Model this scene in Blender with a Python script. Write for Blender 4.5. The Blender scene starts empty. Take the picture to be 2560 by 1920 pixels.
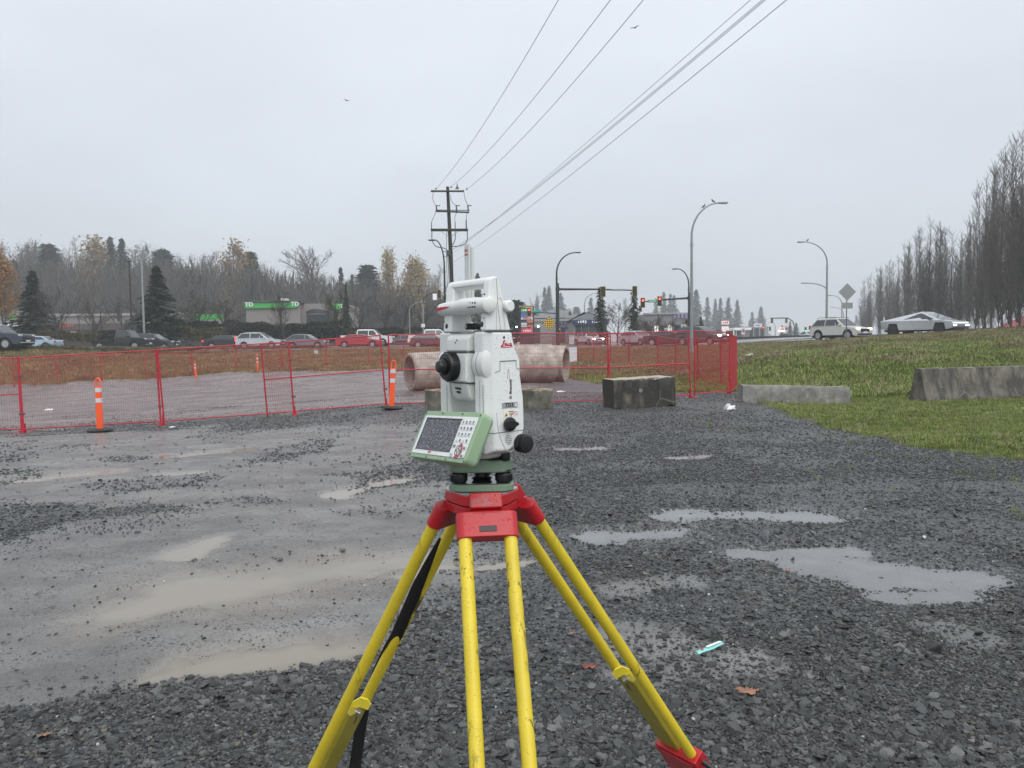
import bpy, bmesh, math, random
import numpy as np
from mathutils import Vector, Matrix, Euler

S = bpy.context.scene
COL = S.collection
PI = math.pi
R_ = math.radians
rnd = random.Random(7)

# ------------------------------------------------------------------ camera
FP = 1900.0                       # focal length in pixels of the 2560 px wide photograph
PITCH, ROLL, CZ = R_(2.95), R_(0.69), 1.6
cam_d = bpy.data.cameras.new('camera')
cam = bpy.data.objects.new('camera', cam_d)
COL.objects.link(cam)
_f = Vector((0, math.cos(PITCH), -math.sin(PITCH)))
_r0 = Vector((1, 0, 0)); _u0 = _r0.cross(_f)
_r = _r0*math.cos(ROLL) - _u0*math.sin(ROLL)
_u = _u0*math.cos(ROLL) + _r0*math.sin(ROLL)
cam.matrix_world = Matrix(((_r.x, _u.x, -_f.x, 0), (_r.y, _u.y, -_f.y, 0), (_r.z, _u.z, -_f.z, CZ), (0, 0, 0, 1)))
cam_d.sensor_width = 36.0
cam_d.lens = 36.0*FP/2560
cam_d.clip_start = 0.05
cam_d.clip_end = 4000
S.camera = cam

# ------------------------------------------------------------------ sky, sun, exposure
W = bpy.data.worlds.new('World'); S.world = W; W.use_nodes = True
nt = W.node_tree; nt.nodes.clear()
SUN_EL, SUN_AZ = R_(52), R_(150)   # azimuth clockwise from +Y (behind the camera, to the right)
o_ = nt.nodes.new('ShaderNodeOutputWorld')
sky = nt.nodes.new('ShaderNodeTexSky'); sky.sky_type = 'NISHITA'; sky.sun_disc = False
sky.sun_elevation = SUN_EL; sky.sun_rotation = SUN_AZ; sky.dust_density = 6; sky.air_density = 1.0
b1 = nt.nodes.new('ShaderNodeBackground'); b1.inputs[1].default_value = 0.05
# the cloud deck: overcast brightness that rises from the horizon to the zenith, with soft stratus structure
tc = nt.nodes.new('ShaderNodeTexCoord')
sep = nt.nodes.new('ShaderNodeSeparateXYZ')
nt.links.new(tc.outputs['Generated'], sep.inputs[0])
mp = nt.nodes.new('ShaderNodeMapping'); mp.inputs['Scale'].default_value = (1.0, 1.0, 2.6)
nt.links.new(tc.outputs['Generated'], mp.inputs[0])
nz = nt.nodes.new('ShaderNodeTexNoise'); nz.inputs['Scale'].default_value = 2.1; nz.inputs['Detail'].default_value = 4; nz.inputs['Roughness'].default_value = 0.45
nt.links.new(mp.outputs[0], nz.inputs[0])
cr = nt.nodes.new('ShaderNodeValToRGB')
cr.color_ramp.elements[0].position = 0.0; cr.color_ramp.elements[0].color = (0.60, 0.64, 0.68, 1)
e = cr.color_ramp.elements.new(0.10); e.color = (0.59, 0.635, 0.69, 1)
e = cr.color_ramp.elements.new(0.42); e.color = (0.735, 0.785, 0.86, 1)
cr.color_ramp.elements[-1].position = 1.0; cr.color_ramp.elements[-1].color = (1.02, 1.06, 1.10, 1)
nt.links.new(sep.outputs['Z'], cr.inputs[0])
mr = nt.nodes.new('ShaderNodeMapRange'); mr.inputs[1].default_value = 0.3; mr.inputs[2].default_value = 0.7
mr.inputs[3].default_value = 0.91; mr.inputs[4].default_value = 1.04
nt.links.new(nz.outputs[0], mr.inputs[0])
vm = nt.nodes.new('ShaderNodeVectorMath'); vm.operation = 'SCALE'
nt.links.new(cr.outputs[0], vm.inputs[0]); nt.links.new(mr.outputs[0], vm.inputs['Scale'])
b2 = nt.nodes.new('ShaderNodeBackground'); b2.inputs[1].default_value = 1.0
nt.links.new(sky.outputs[0], b1.inputs[0]); nt.links.new(vm.outputs[0], b2.inputs[0])
mx = nt.nodes.new('ShaderNodeMixShader'); mx.inputs[0].default_value = 0.93
nt.links.new(b1.outputs[0], mx.inputs[1]); nt.links.new(b2.outputs[0], mx.inputs[2])
nt.links.new(mx.outputs[0], o_.inputs[0])

sd = bpy.data.lights.new('sun', 'SUN'); sd.energy = 1.45; sd.angle = R_(60); sd.color = (1.0, 0.985, 0.96)
sun = bpy.data.objects.new('sun', sd); COL.objects.link(sun)
_sd = Vector((math.sin(SUN_AZ)*math.cos(SUN_EL), math.cos(SUN_AZ)*math.cos(SUN_EL), math.sin(SUN_EL)))
sun.rotation_euler = (-_sd).to_track_quat('-Z', 'Y').to_euler()
S.view_settings.view_transform = 'Standard'; S.view_settings.look = 'None'
S.view_settings.exposure = 0.33; S.view_settings.gamma = 1.0; S.view_settings.use_curve_mapping = False

# ------------------------------------------------------------------ helpers
def at(px, py, y):
    d = _f + _r*((px-1280)/FP) + _u*((960-py)/FP)
    return Vector((0, 0, CZ)) + d*(y/d.y)
def xat(px, y, z=None):
    """x of a photo column at distance y (at eye level)"""
    return at(px, 862-(px-1280)*0.012, y).x

class MB:
    """collects shapes, then links them as ONE mesh object"""
    def __init__(s): s.v = []; s.f = []; s.m = []; s.M = Matrix.Identity(4); s.mi = 0
    def add(s, vs, fs):
        n = len(s.v)
        for p in vs: s.v.append(tuple(s.M @ Vector(p)))
        for f in fs: s.f.append(tuple(i+n for i in f)); s.m.append(s.mi)
        return s
    def box(s, c, d, M=None):
        hx, hy, hz = d[0]/2, d[1]/2, d[2]/2
        vs = [Vector((x*hx, y*hy, z*hz)) for z in (-1, 1) for x, y in ((-1, -1), (1, -1), (1, 1), (-1, 1))]
        if M is not None: vs = [M @ v for v in vs]
        c = Vector(c)
        return s.add([v+c for v in vs], [(3, 2, 1, 0), (4, 5, 6, 7), (0, 1, 5, 4), (1, 2, 6, 5), (2, 3, 7, 6), (3, 0, 4, 7)])
    def bx(s, x0, x1, y0, y1, z0, z1):
        return s.box(((x0+x1)/2, (y0+y1)/2, (z0+z1)/2), (x1-x0, y1-y0, z1-z0))
    def tube(s, pts, r, n=8, cap=True):
        pts = [Vector(p) for p in pts]; k = len(pts)
        rs = r if isinstance(r, (list, tuple)) else [r]*k
        vs = []; fs = []; up = None
        for i, p in enumerate(pts):
            d = (pts[min(i+1, k-1)]-pts[max(i-1, 0)]).normalized()
            if up is None: a = Vector((0, 0, 1)) if abs(d.z) < .9 else Vector((1, 0, 0)); up = (a - d*a.dot(d)).normalized()
            else: up = (up - d*up.dot(d)).normalized()
            sd_ = d.cross(up)
            for j in range(n):
                a = 2*PI*j/n
                vs.append(p + (sd_*math.cos(a) + up*math.sin(a))*rs[i])
        for i in range(k-1):
            for j in range(n):
                fs.append((i*n+j, i*n+(j+1) % n, (i+1)*n+(j+1) % n, (i+1)*n+j))
        if cap: fs.append(tuple(range(n-1, -1, -1))); fs.append(tuple((k-1)*n+j for j in range(n)))
        return s.add(vs, fs)
    def lathe(s, prof, c=(0, 0, 0), axis='Z', n=24):
        """prof: (radius, height) pairs"""
        M = {'Z': Matrix.Identity(3), 'X': Matrix(((0, 0, 1), (0, 1, 0), (-1, 0, 0))), 'Y': Matrix(((1, 0, 0), (0, 0, 1), (0, -1, 0)))}[axis] if isinstance(axis, str) else axis
        vs = []; fs = []; c = Vector(c); k = len(prof)
        for (r, h) in prof:
            for j in range(n):
                a = 2*PI*j/n
                vs.append(M @ Vector((r*math.cos(a), r*math.sin(a), h)) + c)
        for i in range(k-1):
            for j in range(n): fs.append((i*n+j, i*n+(j+1) % n, (i+1)*n+(j+1) % n, (i+1)*n+j))
        fs.append(tuple(range(n-1, -1, -1))); fs.append(tuple((k-1)*n+j for j in range(n)))
        return s.add(vs, fs)
    def prism(s, poly, a, b, plane='YZ'):
        """extrude a 2D outline between a and b along the third axis"""
        def P(u, v, w): return {'YZ': (w, u, v), 'XZ': (u, w, v), 'XY': (u, v, w)}[plane]
        n = len(poly)
        vs = [P(u, v, a) for u, v in poly] + [P(u, v, b) for u, v in poly]
        fs = [tuple(range(n)), tuple(range(2*n-1, n-1, -1))] + [(i, (i+1) % n, n+(i+1) % n, n+i) for i in range(n)]
        return s.add(vs, fs)
    def build(s, name, mats, parent=None, bevel=0, smooth=False, seg=2):
        me = bpy.data.meshes.new(name)
        me.from_pydata(s.v, [], s.f)
        if not isinstance(mats, (list, tuple)): mats = [mats]
        for m in mats: me.materials.append(m)
        if len(mats) > 1: me.polygons.foreach_set('material_index', s.m)
        bm = bmesh.new(); bm.from_mesh(me); bmesh.ops.recalc_face_normals(bm, faces=bm.faces); bm.to_mesh(me); bm.free()
        if smooth or bevel: me.polygons.foreach_set('use_smooth', [True]*len(me.polygons))
        ob = bpy.data.objects.new(name, me); COL.objects.link(ob)
        if parent is not None: ob.parent = parent
        if bevel:
            b = ob.modifiers.new('bevel', 'BEVEL'); b.width = bevel; b.segments = seg; b.limit_method = 'ANGLE'; b.angle_limit = R_(35); b.harden_normals = True
        elif smooth:
            me.set_sharp_from_angle(angle=R_(38))
        return ob

def raw(name, v, f, mats, parent=None, mi=None, smooth=False):
    me = bpy.data.meshes.new(name)
    v = np.asarray(v, dtype=np.float32); f = np.asarray(f, dtype=np.int32)
    k = f.shape[1]
    me.vertices.add(len(v)); me.vertices.foreach_set('co', v.ravel())
    me.loops.add(f.size); me.loops.foreach_set('vertex_index', f.ravel())
    me.polygons.add(len(f)); me.polygons.foreach_set('loop_start', np.arange(0, f.size, k, dtype=np.int32))
    try: me.polygons.foreach_set('loop_total', np.full(len(f), k, dtype=np.int32))
    except Exception: pass
    if not isinstance(mats, (list, tuple)): mats = [mats]
    for m in mats: me.materials.append(m)
    if mi is not None: me.polygons.foreach_set('material_index', np.asarray(mi, dtype=np.int32))
    me.polygons.foreach_set('use_smooth', np.full(len(f), smooth))
    me.update(calc_edges=True); me.validate()
    ob = bpy.data.objects.new(name, me); COL.objects.link(ob)
    if parent is not None: ob.parent = parent
    return ob

def empty(name, loc=(0, 0, 0), rz=0, label=None, cat=None, group=None):
    o = bpy.data.objects.new(name, None); COL.objects.link(o)
    o.location = loc; o.rotation_euler = (0, 0, rz); o.empty_display_size = .2
    return tag(o, label, cat, group)
def tag(o, label=None, cat=None, group=None, kind=None):
    if label: o['label'] = label
    if cat: o['category'] = cat
    if group: o['group'] = group
    if kind: o['kind'] = kind
    return o
def kids(o): return [c for c in KID.get(o.name, [])]
def copy_tree(o, parent=None):
    c = o.copy(); COL.objects.link(c); c.parent = parent
    for ch in list(o.children): copy_tree(ch, c)
    return c
def copy_thing(o, loc, rz=None, scale=None, label=None, group=None):
    c = copy_tree(o); c.location = loc
    if rz is not None: c.rotation_euler = (0, 0, rz)
    if scale is not None: c.scale = scale if isinstance(scale, (tuple, list)) else (scale,)*3
    if label: c['label'] = label
    if group: c['group'] = group
    return c

# ---- noise in numpy
def _hash(ix, iy, seed):
    h = (ix.astype(np.int64)*374761393 + iy.astype(np.int64)*668265263 + seed*1442695041) & 0x7fffffff
    h = ((h ^ (h >> 13))*1274126177) & 0x7fffffff
    return ((h ^ (h >> 16)) & 0xffff)/65535.0
def vnoise(x, y, sc, seed=0):
    x = np.asarray(x, float)*sc; y = np.asarray(y, float)*sc
    ix = np.floor(x); iy = np.floor(y); fx = x-ix; fy = y-iy
    fx = fx*fx*(3-2*fx); fy = fy*fy*(3-2*fy)
    ix = ix.astype(np.int64); iy = iy.astype(np.int64)
    a = _hash(ix, iy, seed); b = _hash(ix+1, iy, seed); c = _hash(ix, iy+1, seed); d = _hash(ix+1, iy+1, seed)
    return (a*(1-fx)+b*fx)*(1-fy) + (c*(1-fx)+d*fx)*fy
def fbm(x, y, sc, oct=4, seed=0, g=.5):
    t = 0; a = 1; s = 0
    for i in range(oct): t = t + a*vnoise(x, y, sc*2**i, seed+i*17); s += a; a *= g
    return t/s
def sstep(x, a, b):
    t = np.clip((x-a)/(b-a), 0, 1); return t*t*(3-2*t)

# ------------------------------------------------------------------ materials
def new_mat(name):
    m = bpy.data.materials.new(name); m.use_nodes = True
    n = m.node_tree; p = n.nodes['Principled BSDF']
    return m, n, p
def node(n, t, **kw):
    x = n.nodes.new(t)
    for k, v in kw.items():
        if k in x.bl_rna.properties: setattr(x, k, v)
        else: x.inputs[k.replace('_', ' ')].default_value = v
    return x
def ramp(n, src, stops):
    c = n.nodes.new('ShaderNodeValToRGB'); el = c.color_ramp.elements
    el[0].position = stops[0][0]; el[0].color = (*stops[0][1], 1)
    el[1].position = stops[-1][0]; el[1].color = (*stops[-1][1], 1)
    for p, col in stops[1:-1]: q = el.new(p); q.color = (*col, 1)
    n.links.new(src, c.inputs[0]); return c.outputs[0]
def mixc(n, fac, a, b, mode='MIX'):
    m = n.nodes.new('ShaderNodeMix'); m.data_type = 'RGBA'; m.blend_type = mode
    for s, v in ((m.inputs[0], fac), (m.inputs[6], a), (m.inputs[7], b)):
        if hasattr(v, 'is_linked') or hasattr(v, 'links'): n.links.new(v, s)
        elif isinstance(v, (tuple, list)): s.default_value = (*v, 1)
        else: s.default_value = v
    return m.outputs[2]
def mth(n, op, a, b=0.0, c=None):
    m = n.nodes.new('ShaderNodeMath'); m.operation = op
    for s, v in zip(m.inputs, (a, b, c if c is not None else 0.0)):
        if hasattr(v, 'links'): n.links.new(v, s)
        else: s.default_value = v
    return m.outputs[0]
def maprange(n, v, a, b, c, d):
    m = n.nodes.new('ShaderNodeMapRange'); n.links.new(v, m.inputs[0])
    for i, q in enumerate((a, b, c, d)): m.inputs[i+1].default_value = q
    return m.outputs[0]
def coord(n, kind='Object', scale=(1, 1, 1)):
    t = n.nodes.new('ShaderNodeTexCoord')
    if scale == (1, 1, 1): return t.outputs[kind]
    m = n.nodes.new('ShaderNodeMapping'); m.inputs['Scale'].default_value = scale
    n.links.new(t.outputs[kind], m.inputs[0]); return m.outputs[0]
def worldpos(n, scale=(1, 1, 1)):
    g = n.nodes.new('ShaderNodeNewGeometry')
    if scale == (1, 1, 1): return g.outputs['Position']
    m = n.nodes.new('ShaderNodeMapping'); m.inputs['Scale'].default_value = scale
    n.links.new(g.outputs['Position'], m.inputs[0]); return m.outputs[0]
def noise(n, vec, sc, det=3, ro=.5):
    x = n.nodes.new('ShaderNodeTexNoise'); x.inputs['Scale'].default_value = sc; x.inputs['Detail'].default_value = det; x.inputs['Roughness'].default_value = ro
    n.links.new(vec, x.inputs[0]); return x.outputs[0]
def voro(n, vec, sc, feature='F1', out='Distance', rand=1.0):
    x = n.nodes.new('ShaderNodeTexVoronoi'); x.feature = feature; x.inputs['Scale'].default_value = sc; x.inputs['Randomness'].default_value = rand
    n.links.new(vec, x.inputs[0]); return x.outputs[out]
def bump(n, p, h, strength=.5, dist=.01, prev=None):
    b = n.nodes.new('ShaderNodeBump'); b.inputs['Strength'].default_value = strength; b.inputs['Distance'].default_value = dist
    n.links.new(h, b.inputs['Height'])
    if prev is not None: n.links.new(prev, b.inputs['Normal'])
    if p is not None: n.links.new(b.outputs[0], p.inputs['Normal'])
    return b.outputs[0]

def simple(name, col, rough=.5, metal=0, var=.12, sc=6.0, bmp=0, bsc=60, spec=.5, coat=0, emit=None, es=0, dirt=None):
    m, n, p = new_mat(name)
    v = coord(n); nn = noise(n, v, sc, 4, .6)
    lo = tuple(max(0, c*(1-var)) for c in col); hi = tuple(min(1, c*(1+var)) for c in col)
    cc = ramp(n, nn, [(.3, lo), (.7, hi)])
    if dirt:
        d = noise(n, v, sc*2.7, 6, .7); d = maprange(n, d, .5, .72, 0, dirt[1])
        cc = mixc(n, d, cc, dirt[0])
    n.links.new(cc, p.inputs['Base Color'])
    p.inputs['Roughness'].default_value = rough; p.inputs['Metallic'].default_value = metal
    p.inputs['Specular IOR Level'].default_value = spec
    if coat: p.inputs['Coat Weight'].default_value = coat; p.inputs['Coat Roughness'].default_value = .06
    if bmp: bump(n, p, noise(n, v, bsc, 3), bmp, .002)
    if emit: p.inputs['Emission Color'].default_value = (*emit, 1); p.inputs['Emission Strength'].default_value = es
    return m

MT = {}
def M_(k, *a, **kw):
    if k not in MT: MT[k] = simple(k, *a, **kw)
    return MT[k]
# ================================================================== terrain
# height control points: seen spots (photo column, row, distance) on the ground, and plan points
_obs = [(48,1082,18),(400,1063,17.9),(733,1038,18.5),(968,1018,18.6),(1268,1012,18.9),(1520,1010,19.2),(1728,993,20.3),
        (1826,984,22),(1844,973,26),(1803,968,28.7),(1744,955,31.8),(1690,937,37),(1643,926,39),(1572,915,43),(1484,911,46),
        (1444,908,50),(922,919,58),(816,924,57),(705,926,57),(590,921,60),(364,944,56),(252,948,54),(141,955,53),(32,962,52),
        (1040,974,27),(1380,957,29.5),(242,1083,16.4),(2290,1003,18.1),(2550,986,20.5),(1850,1006,18.6),(2110,1012,18.8),
        (0,875,60),(92,876,76),(305,876,74.5),(385,876,77),(572,873,79),(652,873,77),(768,873,81),(900,871,80),(1010,869,84),(1078,870,82),(1470,863,92),(1595,866,82),(1756,867,66),(1672,867,74),(1900,857,60),(2000,856,60),(1900,847,95),(2050,847,92),(2118,853,45),(2070,852,57),(2310,838,53),(2480,825,50),(2060,905,27),(2300,905,27),(2500,880,30),(2060,878,38),(2300,868,38),(1900,900,34),(1900,868,52)]
_plan = [(0,0,0),(0,5,0),(-5,5,0),(5,5,0),(-10,8,-.05),(10,8,.05),(0,10,0),(-6,11,-.05),(5,11,.05),(10,12,.08),(0,-10,0),(-15,-5,0),(15,-5,0),
         (-50,50,-.7),(-60,64,1.6),(-42,63,1.62),(-30,70,1.52),(-20,77,1.42),(-8,79,1.32),(1,76,1.18),(8,62,1.10),(14,66,1.3),(10,85,1.3),(20,75,1.6),(22,100,1.9),
         (-45,80,1.55),(-20,92,1.5),(-5,95,1.4),(30,62,2.0),(42,46,2.3),(50,60,2.2),(60,50,2.4),(-60,100,1.7),(-20,110,1.6),(10,110,1.6),(60,100,2.1),(40,85,1.9),
         (-60,40,-.8),(-40,25,-.5),(-25,10,-.2),(40,30,1.9),(30,20,.9),(25,10,.3),(60,30,2.2)]
_cp = np.array([tuple(at(*o)) for o in _obs] + _plan)
def _U(r2): return np.where(r2 > 0, r2*np.log(np.maximum(r2, 1e-9)), 0.0)
def _fit():
    n = len(_cp); P = _cp[:, :2]/50
    K = _U(((P[:, None]-P[None])**2).sum(-1)) + np.eye(n)*.0008
    A = np.zeros((n+3, n+3)); A[:n, :n] = K; A[:n, n] = 1; A[:n, n+1:] = P; A[n, :n] = 1; A[n+1:, :n] = P.T
    b = np.zeros(n+3); b[:n] = _cp[:, 2]
    return np.linalg.solve(A, b)
_w = _fit()
# puddle basins in plan: (photo start, photo end, half width in metres, mud tint 0..1)
def _g(px, py):
    """ground point of a photo pixel on the near, level part of the lot"""
    d = _f + _r*((px-1280)/FP) + _u*((960-py)/FP); t = -CZ/d.z
    return d.x*t, d.y*t
PUD = [((345,1522),(600,1462),.22,1),((520,1475),(840,1425),.34,1),((700,1440),(985,1400),.18,.9),((455,1385),(545,1342),.10,.6),
       ((380,1690),(560,1665),.08,.9),((500,1668),(850,1625),.17,.9),((1500,1345),(1680,1330),.19,.15),((1720,1285),(2040,1290),.24,.15),
       ((1850,1378),(2130,1378),.15,.1),((2060,1405),(2320,1445),.32,.1),((2180,1450),(2440,1440),.18,.1),((2250,1490),(2400,1485),.15,.1),
       ((60,1200),(280,1178),.16,1),((395,1188),(485,1180),.12,.9),((850,1235),(1010,1195),.14,.5),((0,1045),(110,1040),.25,1),((1000,1440),(1130,1415),.10,.7),
       ((1200,1420),(1330,1400),.07,.5),((1395,1122),(1500,1118),.22,.2),((1640,1145),(1760,1138),.15,.2),((420,1140),(640,1120),.16,.5)]
FILM = [((1590,1600),(1800,1640),.30),((1620,1690),(1830,1650),.22),((1560,1470),(1700,1450),.18),((2350,1560),(2450,1600),.2),((600,1580),(860,1560),.25),
        ((250,1430),(420,1405),.25),((900,1260),(1100,1215),.4),((200,1330),(560,1280),.5),((700,1180),(1000,1120),.6),((300,1250),(700,1220),.5)]
def _seg(x, y, a, b):
    ax, ay = a; bx, by = b; dx, dy = bx-ax, by-ay
    t = np.clip(((x-ax)*dx+(y-ay)*dy)/(dx*dx+dy*dy), 0, 1)
    return np.hypot(x-ax-t*dx, y-ay-t*dy), t
PUDW = [(_g(*a), _g(*b), w*1.4, m) for a, b, w, m in PUD]
FILMW = [(_g(*a), _g(*b), w) for a, b, w in FILM]
def puddle_field(x, y):
    """>0 inside a puddle"""
    wob = (fbm(x, y, 2.0, 4, 5)-.5)*.8 + (fbm(x, y, 9, 3, 8)-.5)*.25
    best = np.full(np.shape(x), -9.0); mud = np.zeros(np.shape(x))
    for a, b, w, m in PUDW:
        d, t = _seg(x, y, a, b)
        v = 1 - d/w + wob/ max(.35, w*2.2)
        mud = np.where(v > best, m, mud); best = np.maximum(best, v)
    return best, mud
def film_field(x, y):
    best = np.full(np.shape(x), -9.0)
    for a, b, w in FILMW:
        d, t = _seg(x, y, a, b); best = np.maximum(best, 1-d/w)
    return best + (fbm(x, y, 3, 3, 9)-.5)*.9
def gz0(x, y):
    x = np.asarray(x, float); y = np.asarray(y, float)
    r2 = ((x[..., None]-_cp[:, 0])**2 + (y[..., None]-_cp[:, 1])**2)/2500.0
    z = _U(r2) @ _w[:-3] + _w[-3] + (_w[-2]*x + _w[-1]*y)/50
    far = sstep(np.hypot(x, y), 95, 150) ; out = np.maximum(far, sstep(np.abs(x), 62, 90))
    z = z*(1-out) + 1.9*out
    # behind the camera level off to zero
    k = sstep(y, 12.5, 17); z = z*k*(1) + z*(1-k)*0 if False else z*k
    return z
GR_B = [(2.6,8.5),(3.4,8.2),(8.0,8.0),(9.7,6.7),(11.2,6.1),(13.2,5.9),(15.4,5.7),(17.3,6.0),(19.,6.4),(20.5,7.0),(22,7.1),(24,8.2)]
def masks(x, y):
    """surface masks from plan position"""
    n1 = fbm(x, y, .9, 4, 21)-.5; n2 = fbm(x, y, 3.5, 3, 33)-.5
    yb = np.array([2, 3.0, 3.4, 3.9, 4.5, 5.5, 7, 10, 14, 17, 20, 28]); xb = np.array([-9, -4.5, -2.0, -.9, -.5, -.35, -.45, -1.1, -1.6, -1.6, -1.0, 1.0])
    g = sstep(x - np.interp(y, yb, xb) + n1*1.1 + n2*.35, -.35, .35)
    def ell(cx, cy, rx, ry): return sstep(1.25-np.hypot((x-cx)/rx, (y-cy)/ry) + n1*.9, 0, .5)
    g = np.maximum(g, ell(-4.6, 7.1, 1.5, .75))
    g = np.maximum(g, .8*sstep(y + .25*x + n1*4, 13.4, 15)*(1-sstep(y, 19, 21)))
    g = np.maximum(g, .38*sstep(n1, .07, .2)*sstep(y, 5, 8))
    g = np.maximum(g, .7*sstep(y, 21, 24)*sstep(n1, -.1, .2))
    g = g*(1-.8*sstep(film_field(x, y), -.15, .35)*(y < 20))
    # grass: right lawn and bank, far bank beyond the back fence
    xr = np.interp(y, [p[0] for p in GR_B], [p[1] for p in GR_B])
    gr = sstep(x - xr + n1*1.0 + n2*.5, -.15, .25)*sstep(y, 6.0, 7.5)
    gr = np.where(y > 24, sstep(x - np.interp(y, [24, 28, 34, 38, 43, 50, 54], [7.2, 5.5, 4.0, 3.0, 2.0, -1.0, -8]) + n1*2, -.3, .5), gr)
    lim = np.interp(x, [-70, -38, -30, -22, -13, -8, 0, 4], [49.0, 50.5, 53, 57.5, 55.5, 56.5, 51.5, 49])
    gr = np.maximum(gr, sstep(y - lim + n1*1.5, 0, .8))
    dry = np.clip(sstep(y, 24, 38)*.55 + sstep(-x, 2, 12)*sstep(y, 40, 45)*.9 + sstep(n1, -.05, .25)*.5*sstep(y, 21, 26), 0, 1)
    dry = np.where(x > 4, np.clip(dry*.55 + sstep(n1, .0, .12)*.55*sstep(y, 20, 24), 0, 1), dry)
    return g, gr, dry
def gz(x, y, micro=True):
    x = np.asarray(x, float); y = np.asarray(y, float)
    z = gz0(x, y)
    if micro:
        near = 1 - sstep(y, 18, 30)
        g, gr, dry = masks(x, y)
        z = z + near*((fbm(x, y, .8, 3, 2)-.5)*.02 + (fbm(x, y, 6, 3, 4)-.5)*.010*(.5+g)) + gr*(fbm(x, y, .5, 4, 40)-.5)*.22*sstep(y, 20, 28)*(1-.6*sstep(y, 34, 44))
        pf, _ = puddle_field(x, y)
        z = z - near*.026*sstep(pf, -.5, .9)
    return z
def gz1(x, y): return float(gz(np.array([x]), np.array([y]))[0])
def on_ground(px, y, dz=0):
    x = xat(px, y); return Vector((x, y, gz1(x, y)+dz))

ys = np.concatenate([[-60, -30, -12, -4, 0, 1.2, 1.9], 2.3*1.0088**np.arange(247), 20*1.018**np.arange(100), 120*1.13**np.arange(16)])
ys = np.unique(ys[ys < 780])
ss = np.concatenate([[-9, -5, -3, -2, -1.5, -1.1, -.95], np.linspace(-.84, .84, 430), [.95, 1.1, 1.5, 2, 3, 5, 9]])
YY, SSg = np.meshgrid(ys, ss, indexing='ij')
XX = np.clip(SSg*np.maximum(YY, 2.3)*1.0, -900, 900); 
XX = np.where(YY < 2.3, SSg*np.maximum(6, 2.3 - YY)*np.where(np.abs(SSg) > .84, 1, .4), XX)
ZZ = gz(XX, YY)
G_, GRS, DRY = masks(XX, YY)
PF, PM = puddle_field(XX, YY); FF = film_field(XX, YY)
nr, nc = YY.shape
vv = np.stack([XX, YY, ZZ], -1).reshape(-1, 3)
ii = np.arange(nr*nc).reshape(nr, nc)
ff = np.stack([ii[:-1, :-1], ii[:-1, 1:], ii[1:, 1:], ii[1:, :-1]], -1).reshape(-1, 4)

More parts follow.
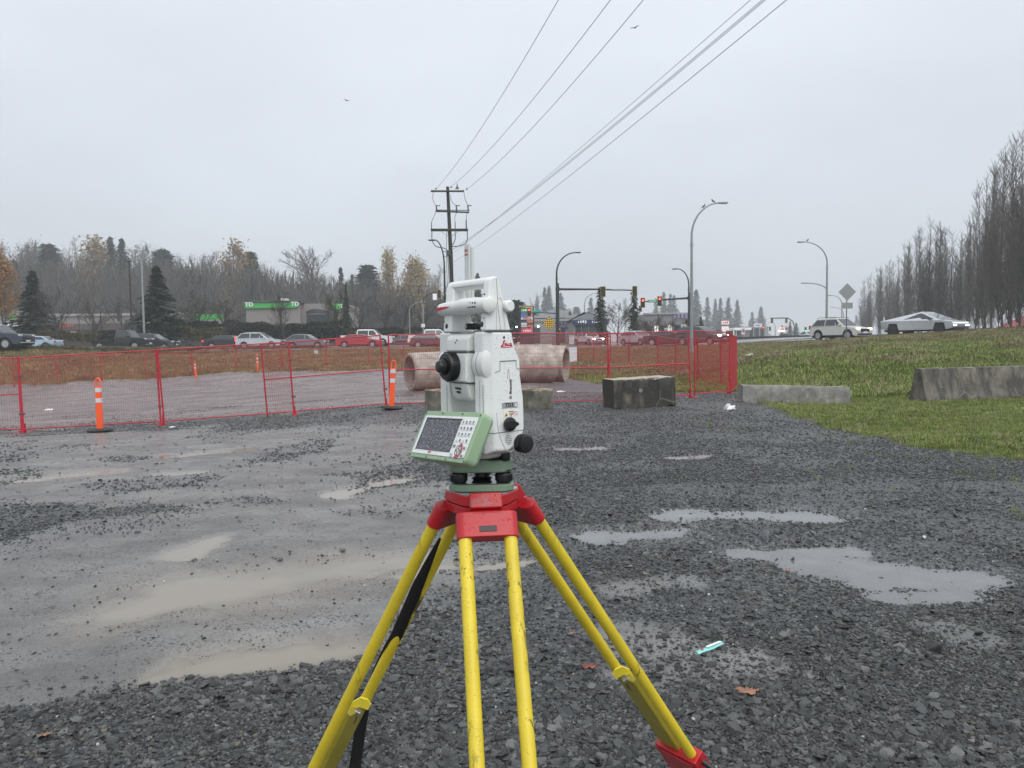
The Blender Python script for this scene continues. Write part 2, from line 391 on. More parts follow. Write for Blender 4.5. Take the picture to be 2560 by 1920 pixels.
def ground_mat():
    m, n, p = new_mat('wet_ground')
    def A(k): a = n.nodes.new('ShaderNodeAttribute'); a.attribute_name = k; return a.outputs['Fac']
    g, gr, dry, film, mud = A('gravel'), A('grass'), A('dry'), A('film'), A('mud')
    w = worldpos(n); wf = worldpos(n, (1, 1, .3))
    # gravel chips
    dist = n.nodes.new('ShaderNodeVectorMath'); dist.operation = 'ADD'
    nv = n.nodes.new('ShaderNodeTexNoise'); nv.inputs['Scale'].default_value = 30; n.links.new(w, nv.inputs[0])
    sc_ = n.nodes.new('ShaderNodeVectorMath'); sc_.operation = 'SCALE'; sc_.inputs['Scale'].default_value = .02
    n.links.new(nv.outputs['Color'], sc_.inputs[0]); n.links.new(wf, dist.inputs[0]); n.links.new(sc_.outputs[0], dist.inputs[1])
    wd = dist.outputs[0]
    c1 = voro(n, wd, 38, 'F1', 'Color'); d1 = voro(n, wd, 38, 'F1', 'Distance'); c2 = voro(n, wd, 85, 'F1', 'Color'); d2 = voro(n, wd, 85)
    sepc = n.nodes.new('ShaderNodeSeparateColor'); n.links.new(c1, sepc.inputs[0])
    sepd = n.nodes.new('ShaderNodeSeparateColor'); n.links.new(c2, sepd.inputs[0])
    vA = mth(n, 'ADD', mth(n, 'MULTIPLY', sepc.outputs[0], .6), mth(n, 'MULTIPLY', sepd.outputs[0], .4))
    gcol = ramp(n, vA, [(.1, (.016, .017, .019)), (.5, (.044, .047, .050)), (.75, (.095, .10, .102)), (.92, (.22, .225, .22))])
    big = noise(n, w, .7, 3)
    gcol = mixc(n, maprange(n, big, .35, .7, 0, .45), gcol, (.075, .078, .08))
    # fine compacted crush and silt
    f1 = noise(n, w, 48, 6, .85); f2 = noise(n, worldpos(n, (.8, 1.1, 1)), .9, 6, .7)
    mcol = ramp(n, f1, [(.3, (.12, .12, .116)), (.5, (.215, .213, .205)), (.70, (.32, .316, .303))])
    mcol = mixc(n, maprange(n, f2, .40, .62, 0, .8), mcol, (.105, .106, .104))
    f3 = noise(n, worldpos(n, (.9, 1.3, 1)), 1.9, 6, .7); mcol = mixc(n, maprange(n, f3, .46, .66, 0, .42), mcol, (.06, .062, .063))
    sp = voro(n, w, 70, 'F1', 'Color'); sps = n.nodes.new('ShaderNodeSeparateColor'); n.links.new(sp, sps.inputs[0])
    spk = mth(n, 'GREATER_THAN', sps.outputs[0], .86)
    spk = mth(n, 'MULTIPLY', spk, maprange(n, noise(n, w, 4, 3), .45, .6, 0, 1))
    mcol = mixc(n, spk, mcol, (.045, .046, .047))
    col = mixc(n, g, mcol, gcol)
    # brown silt
    br = maprange(n, noise(n, worldpos(n, (.25, 1.2, 1)), .8, 4, .6), .52, .68, 0, .8)
    br = mth(n, 'MULTIPLY', br, maprange(n, sepY(n), 9, 24, .12, .8))
    col = mixc(n, mth(n, 'MULTIPLY', br, mth(n, 'SUBTRACT', 1, mth(n, 'MULTIPLY', g, .6))), col, (.16, .125, .09))
    col = mixc(n, mth(n, 'MULTIPLY', mud, .85), col, (.24, .205, .165))
    # turf floor
    t1 = noise(n, w, 9, 5, .7); t2 = noise(n, w, 1.1, 4, .6)
    tg = ramp(n, t1, [(.25, (.04, .055, .016)), (.55, (.085, .115, .03)), (.8, (.15, .18, .055))])
    td = ramp(n, t1, [(.25, (.085, .062, .028)), (.55, (.18, .135, .07)), (.8, (.30, .235, .14))])
    turf = mixc(n, mth(n, 'MINIMUM', mth(n, 'MULTIPLY', dry, maprange(n, t2, .3, .65, .55, 1.3)), 1.0), tg, td)
    col = mixc(n, gr, col, turf)
    n.links.new(col, p.inputs['Base Color'])
    # wetness: thin water film smooths the silt, gravel glints
    wn = maprange(n, noise(n, worldpos(n, (.6, 1.5, 1)), 1.7, 4, .6), .3, .7, .0, 1)
    rm = mth(n, 'SUBTRACT', maprange(n, wn, 0, 1, .36, .17), mth(n, 'MULTIPLY', film, .16))
    rg = maprange(n, sepd.outputs[1], 0, 1, .38, .6)
    rg = mth(n, 'SUBTRACT', rg, mth(n, 'MULTIPLY', film, .2))
    ro = n.nodes.new('ShaderNodeMix'); n.links.new(g, ro.inputs[0]); n.links.new(rm, ro.inputs[2]); n.links.new(rg, ro.inputs[3])
    ro2 = n.nodes.new('ShaderNodeMix'); n.links.new(gr, ro2.inputs[0]); n.links.new(ro.outputs[0], ro2.inputs[2]); ro2.inputs[3].default_value = .85
    n.links.new(ro2.outputs[0], p.inputs['Roughness'])
    p.inputs['Specular IOR Level'].default_value = .55
    # relief
    hg = mth(n, 'SUBTRACT', mth(n, 'MULTIPLY', vA, .7), mth(n, 'ADD', d1, mth(n, 'MULTIPLY', d2, .5)))
    hm = mth(n, 'ADD', mth(n, 'SUBTRACT', mth(n, 'MULTIPLY', f1, .55), mth(n, 'MULTIPLY', d2, .32)), mth(n, 'MULTIPLY', voro(n, w, 170), .25))
    ht = mth(n, 'MULTIPLY', noise(n, w, 30, 4, .7), 1.6)
    hh = n.nodes.new('ShaderNodeMix'); n.links.new(g, hh.inputs[0]); n.links.new(hm, hh.inputs[2]); n.links.new(hg, hh.inputs[3])
    h2 = n.nodes.new('ShaderNodeMix'); n.links.new(gr, h2.inputs[0]); n.links.new(hh.outputs[0], h2.inputs[2]); n.links.new(ht, h2.inputs[3])
    bs = mth(n, 'SUBTRACT', 1.0, mth(n, 'MULTIPLY', film, .55))
    h3 = mth(n, 'MULTIPLY', h2.outputs[0], bs)
    bump(n, p, h3, 1.0, .011)
    return m
def sepY(n):
    g = n.nodes.new('ShaderNodeNewGeometry'); s = n.nodes.new('ShaderNodeSeparateXYZ'); n.links.new(g.outputs['Position'], s.inputs[0]); return s.outputs[1]
ground = raw('ground', vv, ff, ground_mat(), smooth=True)
tag(ground, 'wet crushed-rock lot with silt, turf banks and far fields', kind='structure')
for k, a in (('gravel', G_), ('grass', GRS), ('dry', DRY), ('film', sstep(np.maximum(FF, PF*1.0+.75), 0, .9)), ('mud', PM*(.45*sstep(PF, -1.1, .1)+.55*sstep(PF, -.15, .5)))):
    at_ = ground.data.attributes.new(k, 'FLOAT', 'POINT'); at_.data.foreach_set('value', np.asarray(a, dtype=np.float32).ravel())

# standing water: level sheets lying in the basins; the ground's own relief makes the shoreline
def water_mat(name, col, clear, lo=.4):
    m, n, p = new_mat(name)
    p.inputs['Base Color'].default_value = (*col, 1); p.inputs['Roughness'].default_value = .03
    p.inputs['IOR'].default_value = 1.33; p.inputs['Specular IOR Level'].default_value = .65
    w = worldpos(n, (1, 1.6, 1)); h = noise(n, w, 26, 3, .6)
    dr = voro(n, w, 9, 'F1', 'Distance'); wav = n.nodes.new('ShaderNodeMath'); wav.operation = 'SINE'; n.links.new(mth(n, 'MULTIPLY', dr, 70), wav.inputs[0])
    ring = mth(n, 'MULTIPLY', wav.outputs[0], maprange(n, dr, 0, .45, .6, 0))
    bump(n, p, mth(n, 'ADD', mth(n, 'MULTIPLY', h, .8), mth(n, 'MULTIPLY', ring, .25)), .28, .0015)
    if clear > 0:
        tr = n.nodes.new('ShaderNodeBsdfTransparent'); tr.inputs[0].default_value = (.93, .93, .92, 1)
        gl = n.nodes.new('ShaderNodeBsdfGlossy'); gl.inputs['Roughness'].default_value = .02; gl.inputs['Color'].default_value = (1, 1, 1, 1)
        n.links.new(p.inputs['Normal'].links[0].from_socket, gl.inputs['Normal'])
        df = n.nodes.new('ShaderNodeBsdfDiffuse'); df.inputs[0].default_value = (*col, 1)
        fr = n.nodes.new('ShaderNodeFresnel'); fr.inputs[0].default_value = 1.33
        mx_ = n.nodes.new('ShaderNodeMixShader')
        da = n.nodes.new('ShaderNodeAttribute'); da.attribute_name = 'depth'
        op = maprange(n, da.outputs['Fac'], 0, clear, lo, 1)      # silt hides the bottom as the water deepens
        mb_ = n.nodes.new('ShaderNodeMixShader')
        n.links.new(op, mb_.inputs[0]); n.links.new(tr.outputs[0], mb_.inputs[1]); n.links.new(df.outputs[0], mb_.inputs[2])
        n.links.new(fr.outputs[0], mx_.inputs[0]); n.links.new(mb_.outputs[0], mx_.inputs[1]); n.links.new(gl.outputs[0], mx_.inputs[2])
        n.links.new(mx_.outputs[0], n.nodes['Material Output'].inputs[0])
    return m
W_MUD = water_mat('silty_water', (.235, .208, .170), .010, .70); W_CLR = water_mat('grey_puddle_water', (.21, .215, .22), .026, .50)
def puddle(members, label):
    """one level water sheet over a group of touching basins"""
    xs = [q for i in members for q in (PUDW[i][0][0], PUDW[i][1][0])]; yq = [q for i in members for q in (PUDW[i][0][1], PUDW[i][1][1])]
    wm = max(PUDW[i][2] for i in members)*1.5+.1
    x0, x1, y0, y1 = min(xs)-wm, max(xs)+wm, min(yq)-wm, max(yq)+wm
    st = .035 if y0 < 8 else .09
    gx, gy = np.meshgrid(np.arange(x0, x1, st), np.arange(y0, y1, st))
    pf, _ = puddle_field(gx, gy); z = gz(gx, gy)
    core = pf > .45
    if core.sum() < 4: core = pf > .1
    lvl = float(np.percentile(z[core], 75)) + .007
    keep = (pf > -.25)
    # only cells close to the members
    near = np.zeros(gx.shape, bool)
    for i in members:
        d, t = _seg(gx, gy, PUDW[i][0], PUDW[i][1]); near |= d < PUDW[i][2]*1.5+.05
    keep &= near
    q = keep[:-1, :-1] & keep[1:, :-1] & keep[:-1, 1:] & keep[1:, 1:]
    idx = np.arange(gx.size).reshape(gx.shape)
    f = np.stack([idx[:-1, :-1], idx[:-1, 1:], idx[1:, 1:], idx[1:, :-1]], -1)[q]
    if len(f) < 2: return
    used = np.unique(f); mp_ = -np.ones(gx.size, int); mp_[used] = np.arange(len(used))
    v = np.stack([gx.ravel(), gy.ravel(), np.full(gx.size, lvl)], -1)[used]
    mt_ = W_MUD if PUDW[members[0]][3] > .4 else W_CLR
    o = raw('puddle', v, mp_[f], mt_, smooth=True)
    da_ = o.data.attributes.new('depth', 'FLOAT', 'POINT'); da_.data.foreach_set('value', np.maximum(0, lvl-z.ravel()[used]).astype(np.float32))
    tag(o, label, kind='structure')
puddle([0, 1, 2], 'large beige silty puddle left of the tripod'); puddle([3], 'small pale puddle above the large beige one')
puddle([4, 5], 'brown shallow puddle below the large beige one'); puddle([6], 'small grey puddle right of the tripod head')
puddle([7], 'upper grey puddle in the gravel'); puddle([8, 9, 10, 11], 'large grey puddle in the right gravel')
puddle([12], 'brown puddle under the left delineator'); puddle([13], 'round brown puddle'); puddle([14], 'pale puddle left of the instrument')
puddle([15], 'brown puddle at the fence foot'); puddle([16], 'puddle behind the left tripod leg'); puddle([17], 'puddle behind the front tripod leg')
puddle([18], 'thin puddle by the far gravel'); puddle([19], 'thin puddle near the blocks'); puddle([20], 'long thin puddle before the fence')

# ------------------------------------------------------------------ scattering
def scatter(name, pts, rot, scl, idx, protos, mat=None):
    me = bpy.data.meshes.new(name); pts = np.asarray(pts, dtype=np.float32); k = len(pts)
    me.vertices.add(k); me.vertices.foreach_set('co', pts.ravel())
    for nm, ty, arr, fld in (('rot', 'FLOAT_VECTOR', rot, 'vector'), ('scl', 'FLOAT_VECTOR', scl, 'vector'), ('idx', 'INT', idx, 'value')):
        a = me.attributes.new(nm, ty, 'POINT'); a.data.foreach_set(fld, np.asarray(arr, dtype=(np.int32 if ty == 'INT' else np.float32)).ravel())
    ob = bpy.data.objects.new(name, me); COL.objects.link(ob)
    pc = bpy.data.collections.new(name+'_kinds')
    for i, q in enumerate(protos): q.name = '%s_kind_%02d' % (name, i); pc.objects.link(q)
    ng = bpy.data.node_groups.new(name+'_nodes', 'GeometryNodeTree')
    ng.interface.new_socket('Geometry', in_out='INPUT', socket_type='NodeSocketGeometry')
    ng.interface.new_socket('Geometry', in_out='OUTPUT', socket_type='NodeSocketGeometry')
    gi = ng.nodes.new('NodeGroupInput'); go = ng.nodes.new('NodeGroupOutput')
    ip = ng.nodes.new('GeometryNodeInstanceOnPoints'); ci = ng.nodes.new('GeometryNodeCollectionInfo')
    ci.inputs[0].default_value = pc; ci.inputs['Separate Children'].default_value = True; ci.inputs['Reset Children'].default_value = True
    m2p = ng.nodes.new('GeometryNodeMeshToPoints')
    def NA(nm, ty): a = ng.nodes.new('GeometryNodeInputNamedAttribute'); a.data_type = ty; a.inputs['Name'].default_value = nm; return a.outputs['Attribute']
    ng.links.new(gi.outputs[0], m2p.inputs[0]); ng.links.new(m2p.outputs[0], ip.inputs['Points']); ng.links.new(ci.outputs[0], ip.inputs['Instance'])
    ip.inputs['Pick Instance'].default_value = True
    ng.links.new(NA('idx', 'INT'), ip.inputs['Instance Index'])
    ng.links.new(NA('rot', 'FLOAT_VECTOR'), ip.inputs['Rotation']); ng.links.new(NA('scl', 'FLOAT_VECTOR'), ip.inputs['Scale'])
    ng.links.new(ip.outputs[0], go.inputs[0])
    md = ob.modifiers.new('scatter', 'NODES'); md.node_group = ng
    return ob
def unlinked(ob):
    COL.objects.unlink(ob); return ob

def stone_mat(name, stops, rough=(.28, .5)):
    m, n, p = new_mat(name)
    oi = n.nodes.new('ShaderNodeObjectInfo'); v = coord(n)
    nn = noise(n, v, 1.6, 4, .65)
    a = mth(n, 'ADD', mth(n, 'MULTIPLY', oi.outputs['Random'], .75), mth(n, 'MULTIPLY', nn, .35))
    n.links.new(ramp(n, a, stops), p.inputs['Base Color'])
    n.links.new(maprange(n, noise(n, v, 3, 2), .3, .7, rough[0], rough[1]), p.inputs['Roughness'])
    bump(n, p, noise(n, v, 5, 5, .7), .5, .12)
    return m
SLATE = stone_mat('wet_slate', [(.08, (.018, .0195, .020)), (.4, (.047, .050, .051)), (.75, (.095, .098, .097)), (1.0, (.21, .21, .20))], (.20, .52))
QUARTZ = stone_mat('pale_quartz', [(.2, (.35, .35, .33)), (.9, (.65, .65, .62))], (.3, .5))
PEB = stone_mat('tan_pebble', [(.1, (.16, .15, .13)), (.5, (.12, .105, .085)), (.95, (.22, .2, .17))], (.35, .55))
def stone(seed, mat, flat=.42):
    r = random.Random(seed); bm = bmesh.new()
    for i in range(11):
        a = r.uniform(0, 2*PI); q = r.uniform(.55, 1)**.5
        bm.verts.new((math.cos(a)*q*r.uniform(.75, 1)*.5, math.sin(a)*q*.5*r.uniform(.55, .8), r.choice((-1, 1))*flat*.5*r.uniform(.5, 1)))
    res = bmesh.ops.convex_hull(bm, input=bm.verts)
    bmesh.ops.delete(bm, geom=[g for g in res['geom_interior'] if isinstance(g, bmesh.types.BMVert)], context='VERTS')
    me = bpy.data.meshes.new('stone'); bm.to_mesh(me); bm.free(); me.materials.append(mat)
    return bpy.data.objects.new('stone', me)
rg = np.random.default_rng(11)
def scatter_stones(name, n, yr, smin, smax, mat, kinds, dens=None, label='', flat=.42, sink=.22, pw=2.2, xw=1.15):
    y = yr[0]*(yr[1]/yr[0])**rg.random(n*3); x = (rg.random(n*3)*2-1)*xw*y
    # uniform density per area: weight by y^2
    keep = rg.random(n*3) < (y/yr[1])**0  # already denser near the camera, as only near stones resolve
    x, y = x[keep], y[keep]
    g, gr, dry = masks(x, y); pf, _ = puddle_field(x, y)
    d = dens(x, y, g, gr, pf) if dens else g
    k = rg.random(len(x)) < d; x, y = x[k][:n], y[k][:n]
    z = gz(x, y); s = smin + (smax-smin)*rg.random(len(x))**pw
    zz = z + s*(.5-sink)*flat*.5
    rot = np.stack([(rg.random(len(x))-.5)*.85, (rg.random(len(x))-.5)*.85, rg.random(len(x))*6.28], -1)
    o = scatter(name, np.stack([x, y, zz], -1), rot, np.stack([s, s, s*(.7+.6*rg.random(len(x)))], -1), rg.integers(0, kinds, len(x)), [stone(200+i+kinds*7, mat, flat) for i in range(kinds)])
    return tag(o, label, kind='stuff')
dg = lambda x, y, g, gr, pf: np.clip(g*(1-gr)*(1-sstep(pf, .2, .7))*(.28+.72*sstep(fbm(x, y, 1.1, 4, 88), .40, .56)) + .012, 0, 1)
scatter_stones('gravel', 130000, (2.5, 9.5), .010, .036, SLATE, 10, dg, 'dark wet crushed slate covering the lot', pw=2.0)
scatter_stones('coarse_gravel', 29000, (2.5, 14), .026, .085, SLATE, 8, lambda x, y, g, gr, pf: np.clip(dg(x, y, g, gr, pf)-.012, 0, 1)*np.clip(.45+2.4*(fbm(x, y, 1.3, 3, 60)-.42), .06, 1), 'larger slabs of dark slate lying in the gravel', flat=.34, pw=2.2)
scatter_stones('far_gravel', 85000, (8.5, 24), .022, .060, SLATE, 6, dg, 'dark crushed slate further out on the lot', pw=1.8)
scatter_stones('grit', 13000, (2.5, 9), .005, .014, SLATE, 6, lambda x, y, g, gr, pf: (1-g)*(.15+.85*sstep(fbm(x, y, 2.3, 3, 66), .5, .62))*(1-sstep(pf, .2, .6)*.9), 'dark grit on the compacted silt', pw=2)
scatter_stones('pale_stones', 1500, (2.6, 14), .006, .022, QUARTZ, 5, lambda x, y, g, gr, pf: (.15+.6*g)*(1-gr), 'small white quartz chips among the dark gravel', flat=.6, pw=2)
scatter_stones('tan_stones', 3200, (2.6, 16), .014, .04, PEB, 5, lambda x, y, g, gr, pf: g*(1-gr)*.7, 'scattered grey-tan pebbles in the gravel', flat=.55, pw=2.4)
# ================================================================== survey instrument on its tripod
HC = at(1205, 1221, 1.21)                     # centre of the tripod head top
def plastic(name, col, rough, drops=.25, dirt=None, coat=0):
    m, n, p = new_mat(name); v = coord(n)
    c = ramp(n, noise(n, v, 9, 5, .65), [(.3, tuple(x*.93 for x in col)), (.7, col)])
    if dirt:
        st = noise(n, coord(n, scale=(1, 1, .25)), 38, 5, .7)
        c = mixc(n, maprange(n, st, .52, .78, 0, dirt[1]), c, dirt[0])
        sp_ = voro(n, v, 190, 'F1', 'Distance'); rs = noise(n, v, 28, 2)
        k = mth(n, 'MULTIPLY', mth(n, 'LESS_THAN', sp_, .13), mth(n, 'GREATER_THAN', rs, .56))
        c = mixc(n, mth(n, 'MULTIPLY', k, .7), c, tuple(x*.35 for x in dirt[0]))
    n.links.new(c, p.inputs['Base Color'])
    p.inputs['Roughness'].default_value = rough
    if coat: p.inputs['Coat Weight'].default_value = coat; p.inputs['Coat Roughness'].default_value = .08
    d = voro(n, v, 230, 'SMOOTH_F1', 'Distance') if False else voro(n, v, 230, 'F1', 'Distance')
    gate = maprange(n, noise(n, v, 60, 2), .5, .6, 0, 1)
    dm = mth(n, 'MULTIPLY', maprange(n, d, .0, .30, 1, 0), gate)
    b = bump(n, None, noise(n, v, 500, 2), .12, .0004)
    bump(n, p, dm, drops, .0012, b)
    return m
WHITE = plastic('instrument_white', (.80, .815, .80), .34, .5, ((.42, .42, .34), .30))
WHITE2 = plastic('instrument_offwhite', (.72, .735, .71), .36, .5, ((.40, .38, .28), .38))
GREEN = plastic('sage_green_rubber', (.30, .43, .27), .45, .4, ((.45, .5, .38), .35))
GREEN2 = plastic('dark_sage_paint', (.20, .295, .205), .42, .35, ((.30, .33, .27), .3))
BLACKR = plastic('black_rubber', (.012, .012, .014), .38, .4)
BLACKD = M_('black_recess', (.01, .01, .011), .6)
SEAM = M_('seam_line', (.10, .11, .11), .8)
REDP = None
def worn_paint(name, col, chip, rough, sc, amt, stretch=(1, 1, 1), rough2=.3):
    m, n, p = new_mat(name); v = coord(n); vs = coord(n, scale=stretch)
    c = ramp(n, noise(n, v, 14, 5, .6), [(.3, tuple(x*.8 for x in col)), (.7, col)])
    k = maprange(n, noise(n, vs, sc, 6, .75), amt, amt+.035, 0, 1)
    g = maprange(n, noise(n, v, 5, 2), .42, .55, 0, 1); k = mth(n, 'MULTIPLY', k, g)
    c = mixc(n, k, c, chip); n.links.new(c, p.inputs['Base Color'])
    p.inputs['Roughness'].default_value = rough
    p.inputs['Coat Weight'].default_value = .12; p.inputs['Coat Roughness'].default_value = .15
    d = voro(n, v, 260, 'F1', 'Distance'); gate = maprange(n, noise(n, v, 45, 2), .47, .55, 0, 1)
    b = bump(n, None, noise(n, vs, 160, 4, .7), .35, .0006)
    bump(n, p, mth(n, 'MULTIPLY', maprange(n, d, 0, .33, 1, 0), gate), .6, .0014, b)
    return m
RED = worn_paint('worn_red_enamel', (.50, .012, .018), (.16, .13, .13), .38, 22, .565)
YEL = worn_paint('scuffed_yellow_tube', (.74, .57, .028), (.10, .08, .02), .42, 30, .565, (1, 1, .09))
YEL2 = worn_paint('dull_yellow_leg', (.36, .30, .03), (.12, .1, .03), .5, 30, .63, (1, 1, .12))
YEL3 = M_('bright_yellow_clamp', (.85, .70, .05), .4, bmp=.2, bsc=300)
STEEL = M_('dull_cast_metal', (.42, .41, .40), .38, .8, sc=60, bmp=.3, bsc=200)

# ---- small printed marks
def text_part(txt, size, M, mat, parent, name='lettering', ext=.0002, sx=1.0, shear=0, bold=0, align='CENTER'):
    cu = bpy.data.curves.new('t', 'FONT'); cu.body = txt; cu.size = size; cu.align_x = align; cu.align_y = 'CENTER'
    cu.extrude = ext; cu.shear = shear; cu.offset = bold; cu.resolution_u = 3
    o = bpy.data.objects.new('t', cu); COL.objects.link(o)
    bpy.context.view_layer.update()
    me = bpy.data.meshes.new_from_object(o.evaluated_get(bpy.context.evaluated_depsgraph_get()))
    bpy.data.objects.remove(o); me.materials.clear(); me.materials.append(mat)
    me.transform(Matrix.Diagonal((sx, 1, 1, 1))); me.transform(M)
    ob = bpy.data.objects.new(name, me); COL.objects.link(ob)
    if parent is not None: ob.parent = parent
    return ob
def frame(o, xd, yd):
    """matrix that puts drawing-plane x along xd, y along yd at origin o"""
    xd = Vector(xd).normalized(); yd = Vector(yd); yd = (yd-xd*yd.dot(xd)).normalized(); z = xd.cross(yd)
    return Matrix(((xd.x, yd.x, z.x, o[0]), (xd.y, yd.y, z.y, o[1]), (xd.z, yd.z, z.z, o[2]), (0, 0, 0, 1)))
def ribbon(paths, M, w, mat, parent, name):
    b = MB(); b.M = M
    for pts in paths:
        P = [Vector((x, y, 0)) for x, y in pts]; Q = []
        for i in range(len(P)-1):
            p0 = P[max(i-1, 0)]; p1 = P[i]; p2 = P[i+1]; p3 = P[min(i+2, len(P)-1)]
            for k in range(5):
                t = k/5; Q.append(.5*((2*p1)+(p2-p0)*t+(2*p0-5*p1+4*p2-p3)*t*t+(3*p1-p0-3*p2+p3)*t**3))
        Q.append(P[-1])
        vs = []; fs = []
        for i, q in enumerate(Q):
            d = (Q[min(i+1, len(Q)-1)]-Q[max(i-1, 0)]).normalized(); s_ = Vector((-d.y, d.x, 0))
            ww = w*(.55+.45*abs(d.y))
            vs += [q+s_*ww/2, q-s_*ww/2]
        for i in range(len(Q)-1): fs.append((2*i, 2*i+1, 2*i+3, 2*i+2))
        b.add(vs, fs)
    return b.build(name, mat, parent)
INKR = M_('red_print', (.50, .012, .04), .45); INKK = M_('black_print', (.012, .012, .012), .5)
INKG = M_('grey_print', (.35, .36, .36), .5); INKY = M_('amber_print', (.75, .42, .02), .45); INKW = M_('white_print', (.8, .8, .78), .45)
SCRIPT = [[(.02,.06),(.10,.16),(.20,.45),(.30,.90),(.36,.98),(.38,.86),(.30,.60),(.20,.30),(.12,.08),(.05,.0),(.0,.08),(.10,.10),(.28,.02),(.42,.02)],
          [(.40,.25),(.50,.34),(.54,.46),(.50,.52),(.43,.44),(.41,.24),(.47,.10),(.56,.14),(.62,.26)],
          [(.64,.50),(.62,.26),(.64,.12),(.71,.14),(.76,.26)], [(.655,.66),(.675,.70)],
          [(.90,.46),(.84,.52),(.79,.40),(.78,.22),(.84,.11),(.92,.16),(.97,.26)],
          [(1.14,.46),(1.06,.52),(1.00,.38),(1.00,.20),(1.06,.11),(1.12,.22),(1.15,.48),(1.14,.22),(1.18,.11),(1.26,.16)],
          [(-.05,-.10),(.25,-.14),(.70,-.14),(1.15,-.04),(1.30,.04)]]
def script_logo(o, xd, yd, width, parent, name='red_script_logo'):
    k = width/1.35
    return ribbon([[(x*k, y*k*.62) for x, y in p] for p in SCRIPT], frame(o, xd, yd), .115*k, INKR, parent, name)

# ------------------------------------------------------------------ total station  (local mm: x along tilting axis, -y to the operator)
TS = empty('total_station', HC, R_(-55), 'white total station with green keyboard, wet with rain, mounted on the red and yellow tripod', 'surveying instrument')
def mm(*v): return tuple(a*.001 for a in v)
class MMB(MB):
    def __init__(s): super().__init__(); s.M = Matrix.Diagonal((.001, .001, .001, 1))
SIDE = [(-22, 60), (-30, 64), (-35, 76), (-35, 240), (-34, 250), (14, 250), (15, 243), (19, 224), (27, 207), (28, 180), (32, 150), (33, 120), (33, 96), (30, 80), (20, 64), (6, 57), (-12, 56)]
OUTER = [(-22, 62), (-22, 249.5), (13, 249.5), (14, 243), (18, 224), (26, 206), (27, 180), (31, 150), (32, 120), (32, 97), (28, 82), (18, 66), (5, 59), (-10, 58)]
def standard(sg):
    b = MMB()
    # inner slab with a chamfer out to the flat outer face
    inner = [(-35, 64), (-35, 250), (14, 250), (18, 228), (29, 206), (30, 180), (34, 150), (36, 120), (36, 100), (32, 86), (21, 71), (5, 64)]
    mid = inner
    outer = [(-22, 70), (-22, 249.5), (12, 249.5), (16, 228), (26, 206), (27, 180), (32, 150), (33, 120), (33, 100), (29, 88), (18, 75), (2, 69)]
    n = len(inner)
    X = [37, 61, 72] if sg > 0 else [37, 68, 80]
    vs = []
    for x, prof in zip(X, (inner, mid, outer)): vs += [(sg*x, y, z) for y, z in prof]
    fs = [tuple(range(n)), tuple(range(2*n, 3*n))]
    for k in range(2):
        for i in range(n): fs.append((k*n+i, k*n+(i+1) % n, (k+1)*n+(i+1) % n, (k+1)*n+i))
    b.add(vs, fs)
    return b.build('standard', WHITE if sg > 0 else WHITE2, TS, bevel=.0035, seg=3)
stdR = standard(1); stdL = standard(-1)
# base block and round alidade foot
b = MMB(); b.prism([(-58, -34), (58, -34), (58, 30), (-58, 30)], 62, 104, 'XY'); b.build('yoke_base', WHITE2, TS, bevel=.004)
b = MMB(); b.lathe([(30, 52.5), (44, 54), (50, 59), (54, 68)], n=40); b.build('alidade_foot', WHITE2, TS, smooth=True)
# trunnion covers bulging towards the operator
for sg in (1, -1):
    b = MMB(); pr_ = [(29, 38.5), (30.5, 40), (31, 43), (31, 60), (29.5, 65), (22, 69.5)]; b.lathe(pr_ if sg > 0 else [(r_, -h_) for r_, h_ in reversed(pr_)], (0, -10, 201), 'X', 48)
    b.build('trunnion_cover', WHITE2 if sg > 0 else WHITE, TS, smooth=True)
    b = MMB(); b.lathe([(31.2, sg*51), (31.2, sg*51.8)], (0, -10, 201), 'X', 48); b.build('cover_seam', SEAM, TS)
# telescope
b = MMB()
b.prism([(-46, 174), (-46, 217), (-44, 218.3), (26, 218.3), (32, 212), (32, 172), (-41, 172)], -35, 31, 'YZ')
tel = b.build('telescope', WHITE, TS, bevel=.003, seg=3)
b = MMB(); b.prism([(-44, 219.6), (-42, 241), (-36, 247), (10, 249), (20, 245), (20, 219.6)], -34, 32, 'YZ'); b.build('telescope_top', WHITE2, tel, bevel=.004, seg=3)
b = MMB(); b.prism([(-42, 171.4), (-39, 150), (-34, 144), (30, 143), (36, 150), (36, 171.4)], -24, 29, 'YZ'); b.build('distance_meter_housing', WHITE2, tel, bevel=.004, seg=3)
b = MMB(); b.bx(-35.3, 31.5, -46.3, 31, 218.4, 219.4); b.bx(-35.3, 31.3, -42, 31, 171.5, 172.3); b.build('telescope_seam', SEAM, tel)
MY = 'Y'
fr = MMB(); prof = []
for i in range(4): pass
fr.lathe([(16, -15.5), (20.5, -15), (22, -12), (22.5, 0), (21, 2)], (-7, -46, 197), Matrix(((1, 0, 0), (0, 0, 1), (0, 1, 0))), 48)
for i in range(40):                                   # grip ribs
    a = 2*PI*i/40; fr.box((-7+22.4*math.cos(a), -52.5, 197+22.4*math.sin(a)), (1.7, 10, 1.3), Matrix.Rotation(-a, 3, 'Y'))
fr.build('focus_ring', BLACKR, tel, smooth=True)
ey = MMB(); ey.lathe([(4.5, -14), (8.6, -13), (9.5, -11), (9.5, -7.5), (12, -6), (12, 0), (11, 2)], (-7, -60, 197), Matrix(((1, 0, 0), (0, 0, 1), (0, 1, 0))), 36)
for i in range(22):
    a = 2*PI*i/22; ey.box((-7+12.1*math.cos(a), -63, 197+12.1*math.sin(a)), (1.2, 6, 1.0), Matrix.Rotation(-a, 3, 'Y'))
ey.build('eyepiece', BLACKR, tel, smooth=True)
